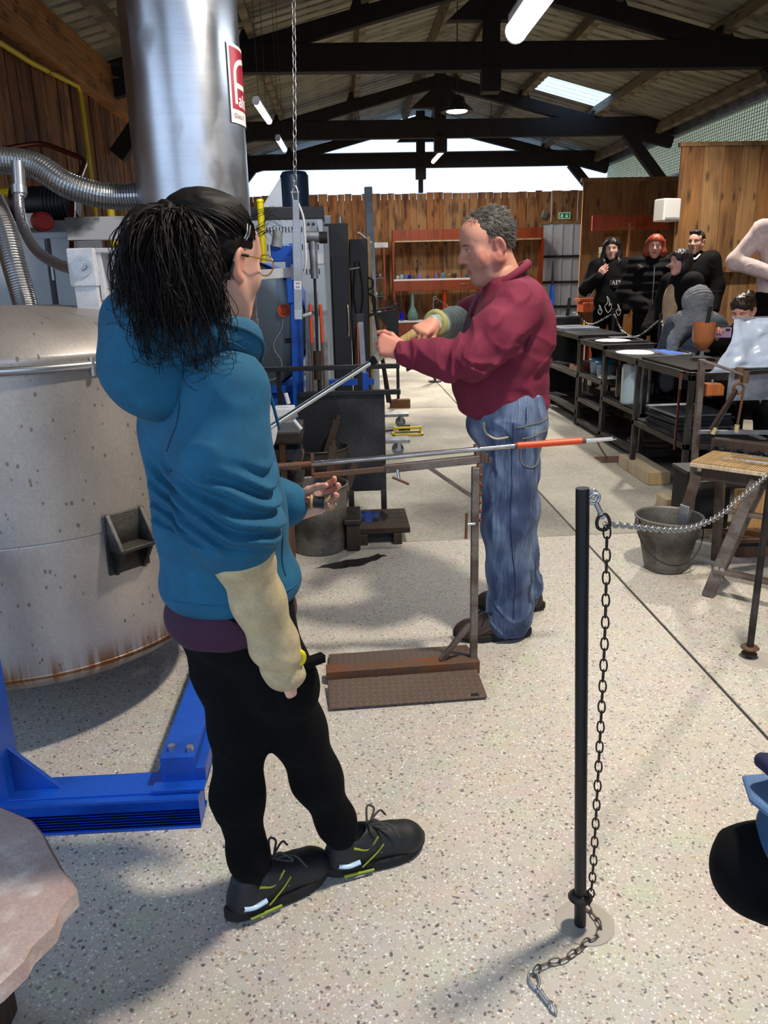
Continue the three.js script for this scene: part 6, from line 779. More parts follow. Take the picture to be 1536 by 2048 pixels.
// ---------- back wall furniture ----------
const glassTint = (c, r = .04) => phy({ color: c, transmission: .85, roughness: r, thickness: 0, ior: 1.4 });
{
  const z = -19.95, t = T('display_cabinet', 'large open cherry-wood display cabinet against the back wall', 'cabinet', [3.1, 0, z]);
  W('header', [B(3.66, .27, .3, 3.12, 2.44, z, .006)], MT.cherry, t); each('side', [1.3, 4.95].map(x => B(.05, 2.3, .3, x, 1.16, z, .004)), shade(MT.cherry, 0xffd8b0), t); W('header_trim', [B(3.56, .03, .02, 3.12, 2.31, z + .15, .002)], MT.pale, t); W('middle_shelf', [B(2.24, .04, .32, 2.42, 1.42, z, .004)], MT.paper, t); W('middle_front', [B(1.08, .24, .03, 1.84, 1.28, z + .16, .01), B(1.14, .24, .03, 2.97, 1.28, z + .16, .01)], MT.cherry, t); W('lower_shelf', [B(3.6, .05, .34, 3.12, .43, z, .004)], MT.paper, t); W('plinth', [B(3.6, .38, .32, 3.12, .2, z, .006)], MT.cherry, t); W('handle', [B(.14, .02, .02, 3.0, 1.3, z + .19, .003)], MT.zinc, t);
  const vase = (lab, x, y, prof, mat, zz = z + .06) => { const o = T('glass_vase', lab, 'vase', [x, y, zz]); M('body', lathe(prof, 24), mat, o); M('rim', lathe([[prof[prof.length - 1][0] - .004, prof[prof.length - 1][1] - .004], [prof[prof.length - 1][0] + .003, prof[prof.length - 1][1]], [prof[prof.length - 1][0] - .004, prof[prof.length - 1][1] + .004]], 24), mat, o); };
  vase('tall grey-green bottle-necked glass vase on the low shelf', 1.76, .455, [[0, 0], [.08, 0], [.13, .06], [.14, .13], [.1, .23], [.05, .33], [.04, .5], [.045, .62], [.055, .67]], phy({ color: 0x8ab0a8, roughness: .1, transmission: .4, thickness: 0 }));
  vase('small cobalt blue glass vase on the low shelf', 1.49, .455, [[0, 0], [.05, 0], [.07, .05], [.045, .1], [.05, .14], [.03, .19], [.035, .22]], phy({ color: 0x1420c0, roughness: .08 }));
  vase('tall orange-red glass vase half hidden behind the chain', 2.56, .455, [[0, 0], [.07, 0], [.06, .2], [.04, .45], [.06, .7]], phy({ color: 0xc03a10, roughness: .1 }));
  const cols = [['clear', 0xdde6ee], ['pale silver', 0xc8d4e0], ['smoky', 0x8890a8], ['cobalt blue', 0x1018a8], ['lilac', 0x8a7ac0], ['dark green', 0x3a5048], ['violet', 0x7c6ab0], ['aqua', 0x7aa8b0], ['amber', 0x8a6a3a], ['dark brown', 0x4a3a30], ['teal', 0x2a6a78]], xs = [1.4, 1.5, 1.6, 1.69, 1.94, 2.14, 2.35, 2.52, 2.66, 2.8, 3.1];
  cols.forEach(([n, c], i) => { const o = T('glass_tumbler', n + ' small glass on the middle cabinet shelf, number ' + ['one', 'two', 'three', 'four', 'five', 'six', 'seven', 'eight', 'nine', 'ten', 'eleven'][i] + ' from its left end', 'glass', [xs[i], 1.44, z + .08], 0, 'small glasses on the middle shelf'); const k = .8 + (i * 37 % 5) * .1; M('body', lathe([[0, 0], [.04 * k, 0], [.055 * k, .03], [.05 * k, .08 * k], [.035 * k, .11 * k], [.03 * k, .11 * k], [.04 * k, .06], [0, .02]], 20), phy({ color: c, roughness: .08, transmission: i < 3 || i === 7 ? .5 : .2, thickness: 0 }), o); });
  const d = T('display_cabinet', 'narrow glass display cabinet with white header left of the large cabinet', 'cabinet', [.8, 0, z]);
  W('header', [B(.76, .12, .3, .8, 2.24, z, .004)], MT.white, d); each('post', [.52, 1.08].map(x => B(.045, 2.1, .05, x, 1.12, z + .12, .004)), MT.cherry, d); each('glass_shelf', [.62, 1.05, 1.48].map(y => B(.52, .012, .26, .8, y, z, 0)), glassTint(0xd8e8e4), d); W('base', [B(.64, .16, .3, .8, .08, z, .005)], MT.blackpaint, d); W('spot_lamp', [cyl([.92, 2.18, z + .05], [.92, 2.16, z + .05], .03, .03, 12)], MT.white, d);
  [['dark round', .88, 1.486, 0x2a2028], ['pink', .98, 1.486, 0xb090a0], ['clear bubble', .86, 1.056, 0xd0e0d8], ['green', 1.0, 1.056, 0x3a9060], ['clear tall', .94, .626, 0xe0e8e8]].forEach(([n, x, y, c], i) => { const o = T('glass_ornament', n + ' glass ornament in the narrow display cabinet', 'ornament', [x, y, z]); M('body', lathe([[0, 0], [.03, 0], [.05, .03], [.045, .07], [.02, .1], [.0, .11]], 20), phy({ color: c, roughness: .08, transmission: .4, thickness: 0 }), o); });
  // exit sign, floodlight, back stanchions
  const e = T('exit_sign', 'green emergency exit sign with running figure and arrow above the metal door', 'sign', [5.6, 2.86, -20.36]);
  const et = canvasTex(256, 128, (c, w, h) => { c.fillStyle = '#e8f4ec'; c.fillRect(0, 0, w, h); c.fillStyle = '#0b7a4a'; c.fillRect(8, 8, w - 16, h - 16); c.strokeStyle = '#fff'; c.fillStyle = '#fff'; c.lineWidth = 12; c.beginPath(); c.arc(70, 34, 10, 0, 7); c.fill(); c.beginPath(); c.moveTo(68, 46); c.lineTo(60, 76); c.lineTo(82, 90); c.lineTo(78, 110); c.moveTo(60, 76); c.lineTo(36, 96); c.moveTo(44, 60); c.lineTo(66, 50); c.lineTo(92, 62); c.stroke(); c.beginPath(); c.moveTo(178, 26); c.lineTo(178, 80); c.stroke(); c.beginPath(); c.moveTo(146, 68); c.lineTo(178, 106); c.lineTo(210, 68); c.closePath(); c.fill(); });
  M('housing', B(.3, .16, .04, 0, 0, 0, .004), MT.white, e); const em = new THREE.Mesh(new THREE.PlaneGeometry(.28, .14), new THREE.MeshStandardMaterial({ map: et, emissiveMap: et, emissive: 0xffffff, emissiveIntensity: .25, roughness: .5 })); em.name = 'sign_face'; em.position.z = .0215; e.add(em);
  const f = T('flood_light', 'small grey floodlight tilted on the planks left of the exit sign', 'lamp', [5.08, 2.9, -20.28]); M('body', tr(B(.14, .17, .08, 0, 0, 0, .01), 0, 0, 0, .5, .35, -.3), MT.grey, f); M('bracket', tube([[-.05, -.05, -.08], [-.08, 0, -.02], [0, .02, 0]], .01, 6), MT.greydark, f); for (const x of [-.05, -.02, .01, .04]) M('cooling_fin', tr(B(.008, .15, .03, x, 0, -.05, 0), 0, 0, 0, .5, .35, -.3), MT.greydark, f);
  for (const [x, zz, l] of [[1.345, -11.55, 'slim black barrier post standing far behind the man\'s hands'], [2.9, -12.6, 'slim black barrier post behind the man\'s back near the metal door']]) { const o = T('stanchion_post', l, 'post', [x, 0, zz]); M('pole', cyl([0, 0, 0], [0, 1.22, 0], .017, .017, 14), MT.blackpaint, o); M('foot', disc(.1, .02, 24).translate(0, .01, 0), MT.steel, o); M('ring', tube([[0, 1.18, .02], [.02, 1.2, .03], [0, 1.22, .03], [-.02, 1.2, .03]], .004, 6, 20, true), MT.zinc, o); }
  chain('silver chain looped down the far slim barrier post', [[1.325, 1.2, -11.52], [1.31, .95, -11.5], [1.305, .7, -11.5], [1.31, .5, -11.51]], .034, .006, .023, MT.zinc, { tilt: .6 }); chain('thin chain sloping from the far slim post behind the man', [[1.36, 1.2, -11.55], [1.55, 1.08, -11.7], [1.9, .92, -11.9], [2.4, .96, -12.2], [2.88, 1.2, -12.6]], .034, .006, .023, MT.chain, { tilt: .6 });
}
// ---------- plank partitions and the right-hand showcase ----------
planks('wall_partition', [3.55, -12.0], [4.95, -12.0], 0, 2.76, PW, { w: .24, seed: 31 });
planks('wall_partition', [4.13, -10.0], [6.55, -10.0], 0, 2.92, PW, { w: .26, seed: 34 });
S('trim_2', [B(1.45, .05, .08, 4.25, 2.78, -12)], MT.panel); S('trim_3', [B(2.46, .05, .08, 5.34, 2.94, -10)], MT.panel);
S('trim_4', [B(2.4, .07, .1, 5.34, 1.5, -9.92)], shade(MT.panel, 0xffe8c8));
{
  const t = T('showcase', 'glass-fronted showcase with cherry-wood header behind the visitors', 'cabinet', [3.9, 0, -11.6]);
  W('header', [B(1.0, .2, .05, 4.18, 2.16, -11.55, .005)], MT.cherry, t); W('header_side', [B(.16, .2, .05, 3.64, 2.16, -11.5, .005)], shade(MT.cherry, 0xffd8d0), t); const gp = phy({ color: 0xffffff, transmission: 1, roughness: .02, thickness: 0, ior: 1.25 }); each('glass_pane', [B(.82, 1.6, .008, 3.98, 1.32, -11.48, 0), B(.4, 1.6, .008, 4.42 - .5, 1.32, -11.46, 0)], gp, t); W('shelf', [B(.7, .04, .3, 3.8, 1.12, -11.66, .004), B(.2, .14, .3, 3.58, 1.02, -11.6, .02)], MT.cherry, t); W('base', [B(.9, .5, .4, 4.0, .25, -11.6, .006)], MT.cherry, t); W('door_frame', [B(.03, .5, .03, 4.08, 1.9, -11.44, .002), B(.3, .02, .02, 4.0, 2.08, -11.44, .002)], shade(MT.panel, 0xffd0a0), t);
  const st = canvasTex(64, 192, (c, w, h) => { c.fillStyle = '#e8e4da'; c.fillRect(0, 0, 64, 70); c.strokeStyle = '#333'; c.lineWidth = 4; c.strokeRect(14, 16, 36, 36); c.fillStyle = '#ddb800'; c.fillRect(0, 76, 64, 116); c.fillStyle = '#222'; c.beginPath(); c.moveTo(32, 84); c.lineTo(54, 122); c.lineTo(10, 122); c.fill(); c.fillRect(14, 134, 36, 8); c.fillRect(14, 152, 36, 8); }); const sm = new THREE.Mesh(new THREE.PlaneGeometry(.06, .24), std(0xffffff, .6, 0, { map: st })); sm.name = 'warning_sticker'; sm.position.set(-.2, 1.72, .135); t.add(sm);
  const ac = T('wall_unit', 'white box-shaped wall unit high between the plank partitions', 'unit', [3.98, 2.2, -9.9]); M('case', tr(B(.25, .26, .2, 0, 0, 0, .02), 0, 0, 0, 0, .3, 0), MT.plastic, ac); M('vent', tr(B(.2, .03, .02, 0, -.1, .1, .004), 0, 0, 0, 0, .3, 0), MT.grey, ac); 
  const np = T('paper_notice', 'brown card notice on the planks above the dark-haired visitor', 'notice', [4.0, 1.9, -11.93]); M('card', tr(B(.2, .2, .01, 0, 0, 0, .002), 0, 0, 0, 0, 0, .05), shade(MT.pale, 0xd8b080), np); M('flap', tr(B(.18, .08, .012, .02, .06, .01, .002), 0, 0, 0, .2, 0, -.06), shade(MT.pale, 0xe8c898), np);
}
S('platform', B(1.75, .22, 3.0, 3.78, .11, -9.5 + .05, .005), MT.oldwood);
// ---------- welded steel tables with their tools ----------
function table(lab, z0, z1, x0, x1, h, shelves, o = {}) {
  const t = T('steel_table', lab, 'table', [(x0 + x1) / 2, 0, (z0 + z1) / 2]), w = x1 - x0, d = z0 - z1, cx = (x0 + x1) / 2, cz = (z0 + z1) / 2;
  W('top', [B(w, .012, d, cx, h, cz, .003)], MT.black, t); const fr = (y, n) => each(n, [B(w, .04, .03, cx, y - .026, z0 - .015, .003), B(w, .04, .03, cx, y - .026, z1 + .015, .003), B(.03, .04, d, x0 + .015, y - .026, cz, .003), B(.03, .04, d, x1 - .015, y - .026, cz, .003)], MT.steel, t); fr(h, 'frame_rail');
  for (const [x, z] of [[x0 + .018, z0 - .018], [x1 - .018, z0 - .018], [x0 + .018, z1 + .018], [x1 - .018, z1 + .018]]) W('leg', [B(.036, h - .04, .036, x, (h - .04) / 2 + (o.lift || 0) / 2, z, .003)], MT.steel, t);
  for (const y of shelves) { W('shelf', [B(w - .04, .01, d - .04, cx, y, cz, .002)], MT.black, t); fr(y, 'shelf_rail'); } return t;
}
table('farthest steel table of the row, holding a flat grey plate', -7.85, -9.1, 2.36, 2.85, .9, [.16, .52]);
table('second steel table from the far end, with blue-lidded tubs on its shelf', -7.07, -7.83, 2.36, 2.85, .865, [.08, .3, .55]);
table('third steel table from the far end, with glass jar and slate stack', -6.05, -7.04, 2.35, 2.85, .825, [.1, .42]);
table('nearest and tallest steel table with dark brushed top, standing on a timber block', -4.88, -5.84, 2.2, 2.8, .868, [.42], { lift: .1 });
{
  const plate = (n, l, cat, w, d, x, z, y, mat, h = .014) => { const o = T(n, l, cat, [x, y, z]); M('plate', B(w, h, d, 0, h / 2, 0, .003), mat, o); return o; };
  const gp = plate('graphite_plate', 'flat grey graphite plate on the farthest table', 'plate', .42, .5, 2.55, -8.7, .906, MT.galv, .03); M('knob', cyl([.16, .03, -.15], [.16, .06, -.15], .025, .02, 14), MT.brass, gp);
  const pile = (l, mat, x, z, y, rx, rz) => { const o = T('powder_pile', l, 'powder', [x, y, z]); const g = new THREE.SphereGeometry(1, 40, 10, 0, 6.2832, 0, Math.PI / 2), p = g.attributes.position; for (let i = 0; i < p.count; i++) { const a = Math.atan2(p.getZ(i), p.getX(i)), k = 1 + .12 * noise3(Math.cos(a) * 3 + x * 9, Math.sin(a) * 3, z); p.setXYZ(i, p.getX(i) * rx * k, p.getY(i) * .014, p.getZ(i) * rz * k); } g.computeVertexNormals(); M('heap', g, mat, o); };
  const pw = std(0xe6ebf2, .9); plate('steel_tray', 'dark steel tray under the farther white powder pile', 'tray', .44, .42, 2.6, -7.4, .871, MT.blackpaint); pile('white glass powder heap on the second table', pw, 2.53, -7.34, .884, .16, .15); pile('white glass powder heap on the third table', pw, 2.53, -6.72, .831, .17, .19); pile('dark grey frit heap on the third table', std(0x4a4644, .9), 2.57, -6.25, .831, .18, .14); pile('black frit heap on the second table', MT.dark, 2.5, -7.68, .871, .13, .12);
  const bt = plate('steel_tray', 'thin tray of blue powder at the back of the third table', 'tray', .2, .46, 2.74, -6.55, .831, MT.galv); M('blue_powder', B(.14, .006, .38, -.01, .015, 0, .002), std(0x4a78d8, .9), bt); plate('steel_tray', 'thin tray of pale frit at the back of the second table', 'tray', .2, .42, 2.74, -7.6, .871, MT.galv);
  plate('marver_plate', 'thick brushed dark marver plate on the nearest table', 'plate', .56, .86, 2.5, -5.36, .874, std(0x2e2926, .35, .7, { map: TX.blacksteel }), .016);
  const tub = (l, x, z, y) => { const o = T('plastic_tub', l, 'tub', [x, y, z]); M('body', lathe([[0, 0], [.075, 0], [.088, .13], [0, .13]], 28), std(0x6a7c8c, .4), o); M('lid', lathe([[0, .13], [.095, .128], [.095, .15], [0, .155]], 28), std(0x1c6a8c, .4), o); };
  tub('blue-lidded plastic tub at the rear of the second table\'s shelf', 2.47, -7.52, .555); tub('blue-lidded plastic tub at the front of the second table\'s shelf', 2.45, -7.26, .555);
  const jar = T('glass_jar', 'glass jar of white powder on the third table\'s shelf', 'jar', [2.46, .425, -6.5]); M('powder', lathe([[0, .004], [.1, .004], [.108, .02], [.108, .17], [.05, .26], [0, .28]], 28), pw, jar); M('jar', lathe([[0, 0], [.11, 0], [.115, .02], [.115, .3], [.1, .33], [.112, .33], [.12, .3], [.12, .015], [.11, -.001]], 28), glassTint(0xeaf2f4), jar);
  const bot = T('glass_jar', 'narrow dark jar beside the white powder jar', 'jar', [2.45, .425, -6.8]); M('jar', lathe([[0, 0], [.055, 0], [.055, .26], [.03, .3], [.03, .34], [0, .34]], 20), phy({ color: 0x18181c, roughness: .1 }), bot); M('cap', lathe([[0, .33], [.035, .33], [.035, .37], [0, .37]], 16), MT.dark, bot);
  for (let i = 0; i < 7; i++) { const o = tag(M('slate_sheet', B(.4, .016, .5, 0, 0, 0, .003), i === 6 ? MT.galv : std([0x23262b, 0x2c2f35, 0x1d1f23][i % 3], .6), scene), (i === 6 ? 'pale topmost sheet' : ['bottom', 'second', 'third', 'fourth', 'fifth', 'sixth'][i] + ' dark sheet from below') + ' in the slate stack on the nearest table\'s shelf', 'sheet', 'stacked slate sheets'); o.position.set(2.47 + (i % 3) * .012, .434 + i * .0165, -5.5 + (i % 2) * .02); o.rotation.y = (i % 4) * .03; }
  const round = (l, x, y, z, r) => { const o = T('wooden_disc', l, 'disc', [x, y, z]); M('disc', disc(r, .03, 40), shade(MT.oldwood, 0xffe0b0), o); M('slot', B(r * 1.2, .004, .02, 0, .016, 0, 0), MT.dark, o); }; round('upper round wooden disc on the low shelf of the third table', 2.58, .155, -6.36, .18); round('lower round wooden disc on the low shelf of the third table', 2.6, .122, -6.36, .22);
  const tb = T('wooden_box', 'small brown wooden box on the farthest table\'s shelf', 'box', [2.46, .526, -8.1]); M('box', B(.14, .06, .3, 0, .03, 0, .004), MT.cherry, tb); M('strip', B(.145, .01, .05, 0, .05, .05, .002), MT.oldwood, tb);
  const cl = T('folded_cloth', 'folded pale cloth beside the tubs', 'cloth', [2.43, .555, -7.15]); M('fold', [B(.13, .012, .14, 0, .008, 0, .005), B(.12, .012, .13, .006, .022, .003, .005)], MT.paper, cl);
  const pc = T('copper_hanger', 'reddish steel hanger hooked on the side of the nearest table', 'hanger', [2.19, .56, -4.98]); M('bar', [B(.012, .4, .02, -.012, .0, 0, .002), B(.05, .012, .02, -.0, .31, 0, .002)], shade(MT.copper, 0x5a2a22), pc); M('hook', [B(.012, .12, .02, -.012, .25, 0, .002)], MT.rust, pc);
  const blk = (l, x, z, w, d) => { const o = T('timber_block', l, 'timber', [x, 0, z]); M('beam', B(w, .1, d, 0, .05, 0, .006), MT.pale, o); M('end_grain', B(w * .96, .09, .004, 0, .05, d / 2 + .001, 0), shade(MT.pale, 0xe8dcc0), o); }; blk('pale timber block under the legs between third and nearest table', 2.27, -5.72, .17, .62); blk('pale timber block lying in front of the nearest table', 2.2, -4.78, .34, .16);
  const rp = T('floor_plate', 'small rusty plate on the floor below the third table', 'plate', [2.2, 0, -6.25]); M('plate', B(.22, .008, .2, 0, .004, 0, .002), MT.rust, rp); M('bent_rod', tube([[-.02, .01, -.05], [-.06, .08, -.1], [-.1, .18, -.16]], .008, 6), MT.rust, rp);
  // goblet with an orange glass bowl
  const gb = T('glass_goblet', 'footed orange glass goblet with a dark rod on the nearest table', 'goblet', [2.6, .89, -5.62]); M('bowl', lathe([[0, .05], [.03, .055], [.055, .09], [.078, .13], [.082, .25], [.078, .25], [.072, .135], [.05, .1], [0, .075]], 36), phy({ color: 0xd8905a, roughness: .06, transmission: .55, thickness: 0 }), gb); M('orange_frit', lathe([[0, .078], [.05, .102], [.07, .136], [.075, .225], [0, .235]], 32), std(0xb4481a, .7), gb); M('foot', lathe([[0, 0], [.066, 0], [.066, .006], [.02, .014], [.012, .03], [.02, .05], [0, .055]], 32), glassTint(0xeef4f4), gb); M('rod', cyl([.01, .2, 0], [.03, .36, 0], .014, .014, 10), MT.dark, gb);
  // pipes standing at the far end and the black bin
  const sp = (l, x, z, top, mat) => { const o = T('blowpipe', l, 'blowpipe', [x, 0, z]); M('shaft', cyl([0, 0, 0], [.0, top - .5, -.02], .018, .018, 10), MT.steel, o); M('grip', cyl([0, top - .52, -.02], [0, top - .18, -.02], .026, .026, 12), mat, o); M('tip', cyl([0, top - .18, -.02], [0, top + .08, -.02], .018, .004, 10), MT.blackpaint, o); };
  sp('upright blowpipe with blue sleeve at the far table end', 2.42, -9.16, 1.55, MT.blue); sp('upright blowpipe with grey sleeve just behind the man\'s back', 2.18, -9.5, 1.6, MT.grey);
  const bin = T('black_bin', 'black bin holding odd tools beyond the farthest table', 'bin', [2.62, 0, -9.4]); M('body', B(.34, 1.0, .3, 0, .5, 0, .01), MT.blackpaint, bin); M('rim', B(.36, .03, .32, 0, 1.0, 0, .005), MT.greydark, bin); M('tool', cyl([.05, 1.0, 0], [.07, 1.22, 0], .022, .018, 10), MT.dark, bin);
  for (const [x, z, l] of [[2.96, -7.32, 'dark barrier post between scarf wearer and third table'], [2.97, -8.65, 'dark barrier post in front of the dark-haired visitor']]) { const o = T('stanchion_post', l, 'post', [x, 0, z]); M('pole', cyl([0, 0, 0], [0, 1.12, 0], .018, .018, 14), MT.blackpaint, o); M('foot', disc(.09, .02, 24).translate(0, .01, 0), MT.steel, o); }
  const cp = [[2.78, 1.05, -9.5], [2.85, .93, -9.1], [2.96, 1.06, -8.65]], cq = [[2.97, 1.06, -8.63], [2.93, .9, -8.2], [2.93, .88, -7.8], [2.96, 1.06, -7.34]], cr = [[2.96, 1.06, -7.3], [2.9, .9, -6.9], [2.86, .84, -6.3], [2.88, .9, -5.4]];
  chain('barrier chain dipping beside the far bin', cp, .032, .006, .022, MT.zinc, { tilt: .7 }); chain('barrier chain dipping before the two standing women', cq, .032, .006, .022, MT.zinc, { tilt: .7 }); chain('barrier chain running along the tables past the scarf wearer', cr, .032, .006, .022, MT.zinc, { tilt: .7 });
}
// ---------- visitors ----------
const W2 = (name, g, mat, o, parent = o) => M(name, g, mat, parent);
function figure(s) {
  const o = T('person', s.label, 'person', s.pos, s.turn || 0), k = (s.h || 1.7) / 1.7, sit = s.sit, dy = sit ? -.39 : 0, w = s.w || 1, b = s.bulk || 0;
  const J = (x, y, z) => [x * k, (y + dy) * k, z * k], sk = s.skin || '#c99a84';
  const sh = [J(-.17 * w, 1.39, 0), J(.17 * w, 1.39, 0)], ar = s.arms || [[[-.25, 1.12, 0], [-.24, .88, .08]], [[.25, 1.12, 0], [.24, .88, .08]]];
  const hip = sit ? [[-.09, .47, 0], [.09, .47, 0]] : [[-.09, .86, 0], [.09, .86, 0]], kn = sit ? [[-.11, .49, .42], [.11, .49, .42]] : [[-.1, .46, .02], [.1, .46, .02]], an = sit ? [[-.11, .08, .4], [.11, .08, .4]] : [[-.1, .08, 0], [.1, .08, 0]], q = a => a.map(v => v * k);
  const el = ar.map(a => J(...a[0])), wr = ar.map(a => J(...a[1]));
  const hc = V(...J(...(s.head || [0, 1.575, .03]))), hq = qFace(s.look || [0, 0, 1]);
  const body = blob([ell(J(0, 1.22, 0), [.12 * k, .2 * k, .09 * k]), cap(J(0, 1.3, 0), J(0, .95, 0), .1 * k), cap(sh[0], sh[1], .045 * k), cap(J(0, 1.38, -.01), [hc.x, hc.y - .08 * k, hc.z - .03], .05 * k), ...[0, 1].flatMap(i => [...chainCaps([sh[i], el[i], wr[i]], [.04 * k, .034 * k, .025 * k]), ...chainCaps([q(hip[i]), q(kn[i]), q(an[i])], [.07 * k, .05 * k, .035 * k])])], .018, null, () => lin(sk));
  const parts = [body, headGeo({ jaw: s.male ? 1.08 : .92, nose: s.male ? 1.1 : .88 }, headColor(sk, s.lip || '#a05a52', s.brow || '#2a1c16', { flush: s.flush || sk }), hc, hq, .98 * k, .005)];
  (s.hands || []).forEach(([i, dir, palm, curl]) => parts.push(handGeo(i === 1, curl || RELAX, [.5, .4, .3], sk, wr[i], dir, palm, .95 * k, .005)));
  W2('body', parts, MT.skin, o);
  const bot = W2('trousers', [blob([ell(q([0, sit ? .5 : .88, 0]), [.16 * k * w, .12 * k, .13 * k], .05), ...[0, 1].flatMap(i => chainCaps([q(hip[i]), q(kn[i]), q(an[i])], [.09 * k, .068 * k, .052 * k], .04))], .014, (x, y, z) => noise3(x * 18, y * 14, z * 18) * .004)], s.bottom || MT.pants, o);
  const fw = fold(.3, .9, .2, 14), tops = [ell(J(0, 1.24, .0), [(.17 + b) * k * w, .2 * k, (.115 + b) * k], .05), ell(J(0, 1.0, .005), [(.165 + b) * k * w, (s.hemLen || .2) * k, (.12 + b) * k], .06), cap(sh[0], sh[1], (.07 + b * .6) * k, (.07 + b * .6) * k, .05), cap(J(0, 1.38, -.01), J(0, 1.46, 0), (.07 + (s.collar || 0)) * k, (.06 + (s.collar || 0)) * k, .04), ...[0, 1].flatMap(i => chainCaps([sh[i], el[i], wr[i]], [(.07 + b) * k, (.058 + b) * k, (.045 + b * .7) * k], .04))];
  const top = W2('top', [blob(tops, .011, (x, y, z) => -Math.pow(fw(x, y, z), 3) * .01 + (s.puffer ? Math.sin(y * 75) * .006 : 0))], s.top, o); if (s.topLabel) label(top, s.topLabel);
  if (!s.noShoes) for (const i of [0, 1]) { const g = shoeGeo(.26 * k, .095, .08, .007), m = m4([an[i][0] * k, 0, (an[i][2] + .05) * k], new THREE.Quaternion()); W2('shoe', [g.sole.applyMatrix4(m), g.upper.applyMatrix4(m)], MT.rubber, o); }
  const H = m4(hc, hq, .98 * k), hb = [ell([0, .036, -.018], [.083, .09, .1], .02)], cut = [ell([0, -.03, .1], [.064, .086, .062], .012, -1), ell([0, -.16, .02], [.2, .1, .2], .02, -1)];
  if (s.hair === 'long' || s.hair === 'longback') { cut.pop(); for (const e of [-1, 1]) hb.push(...chainCaps([[e * .07, .04, .0], [e * .082, -.06, .0], [e * .085, -.16, s.hair === 'long' ? .035 : -.04], [e * .07, -.26, s.hair === 'long' ? .06 : -.06]], [.035, .034, .034, .022], .03)); hb.push(cap([0, -.02, -.07], [0, -.2, -.09], .07, .05, .04), ell([0, .06, .02], [.078, .066, .078], .03)); }
  if (s.hair === 'bob') { cut.pop(); hb.push(ell([0, -.04, -.03], [.092, .1, .085], .04), ell([0, .05, .03], [.08, .066, .076], .03)); }
  if (s.hair === 'short') { cut.push(ell([.085, -.01, .0], [.02, .05, .035], .01, -1), ell([-.085, -.01, .0], [.02, .05, .035], .01, -1), ell([0, -.09, -.02], [.2, .07, .2], .02, -1)); hb.push(cap([-.035, .1, .055], [.035, .1, .06], .026, .026, .02)); cut[0] = ell([0, -.005, .1], [.062, .072, .06], .012, -1); }
  if (s.hair === 'tied') { hb.push(ell([0, .06, -.12], [.04, .05, .05], .03), ell([0, .068, .03], [.078, .06, .074], .03)); }
  if (s.hair) { const hm = W2('hair', [blob([...hb, ...cut], .006, (x, y, z) => noise3(x * 90, y * 16, z * 90) * .0035).applyMatrix4(H)], s.hairMat || MT.hair, o); if (s.hairLabel) label(hm, s.hairLabel); }
  return { o, k, H, J, top };
}

const linesMat = std(0xc9c9c9, .8);
const patch = (o, parent, name, tx, w, h, pos, rot = [0, 0, 0], bend = .16) => { const g = new THREE.PlaneGeometry(w, h, 12, 1), p = g.attributes.position; for (let i = 0; i < p.count; i++) { const a = p.getX(i) / bend; p.setXYZ(i, Math.sin(a) * bend, p.getY(i), (Math.cos(a) - 1) * bend); } g.computeVertexNormals(); const m = new THREE.Mesh(g.toNonIndexed(), std(0xffffff, .85, 0, { map: tx })); m.name = name; m.position.set(...pos); m.rotation.set(...rot); m.receiveShadow = true; parent.add(m); return m; };
const flame = (x, y, s) => [[0, 0], [-.02, .05], [.01, .09], [-.005, .16], [.03, .1], [.025, .05], [.045, .08], [.05, .02], [.02, -.02]].map(([a, b]) => [x + a * s, y + b * s]);
{ // woman in the printed black top
  const f = figure({ label: 'long black-haired woman in black top with white lettering, hand at her chest', pos: [3.06, .22, -9.1], turn: -.32, h: 1.65, skin: '#c49c8c', top: MT.black2, topLabel: 'black sweatshirt with white print', bottom: MT.pants, hair: 'long', hairMat: std(0x0b0a0c, .45), look: [-.05, -.03, 1], bulk: .012, collar: .012, lip: '#8e4a4e', arms: [[[-.27, 1.13, .06], [-.13, 1.27, .17]], [[.26, 1.12, .02], [.2, .9, .12]]], hands: [[0, [.6, .75, .2], [.2, .1, -1], RELAX]] });
  const tx = canvasTex(256, 96, (c, w, h) => { c.fillStyle = '#0d0d10'; c.fillRect(0, 0, w, h); c.fillStyle = '#d8d8d8'; c.font = 'bold 76px serif'; c.textAlign = 'center'; c.textBaseline = 'middle'; c.fillText('FAITH', w / 2, h / 2 + 4); }); patch(f.o, f.top, 'chest_lettering', tx, .2, .075, [.075, 1.17, .142]);
  W2('flame_print', [flame(-.02, .86, 1), flame(.1, .82, .7), flame(-.1, .83, .6)].map(l => tube(l.map(([x, y]) => [x, y, .137 - x * x * 1.2]), .0035, 5, 40, true)).concat([1.02, 1.1, 1.18].map((y, i) => tube([[-.24 + i * .02, y, .11], [-.21, y + .03, .125], [-.2, y, .13], [-.23, y - .02, .12]], .0035, 5, 24, true))), linesMat, f.o, f.top).userData.kind = 'stuff';
}
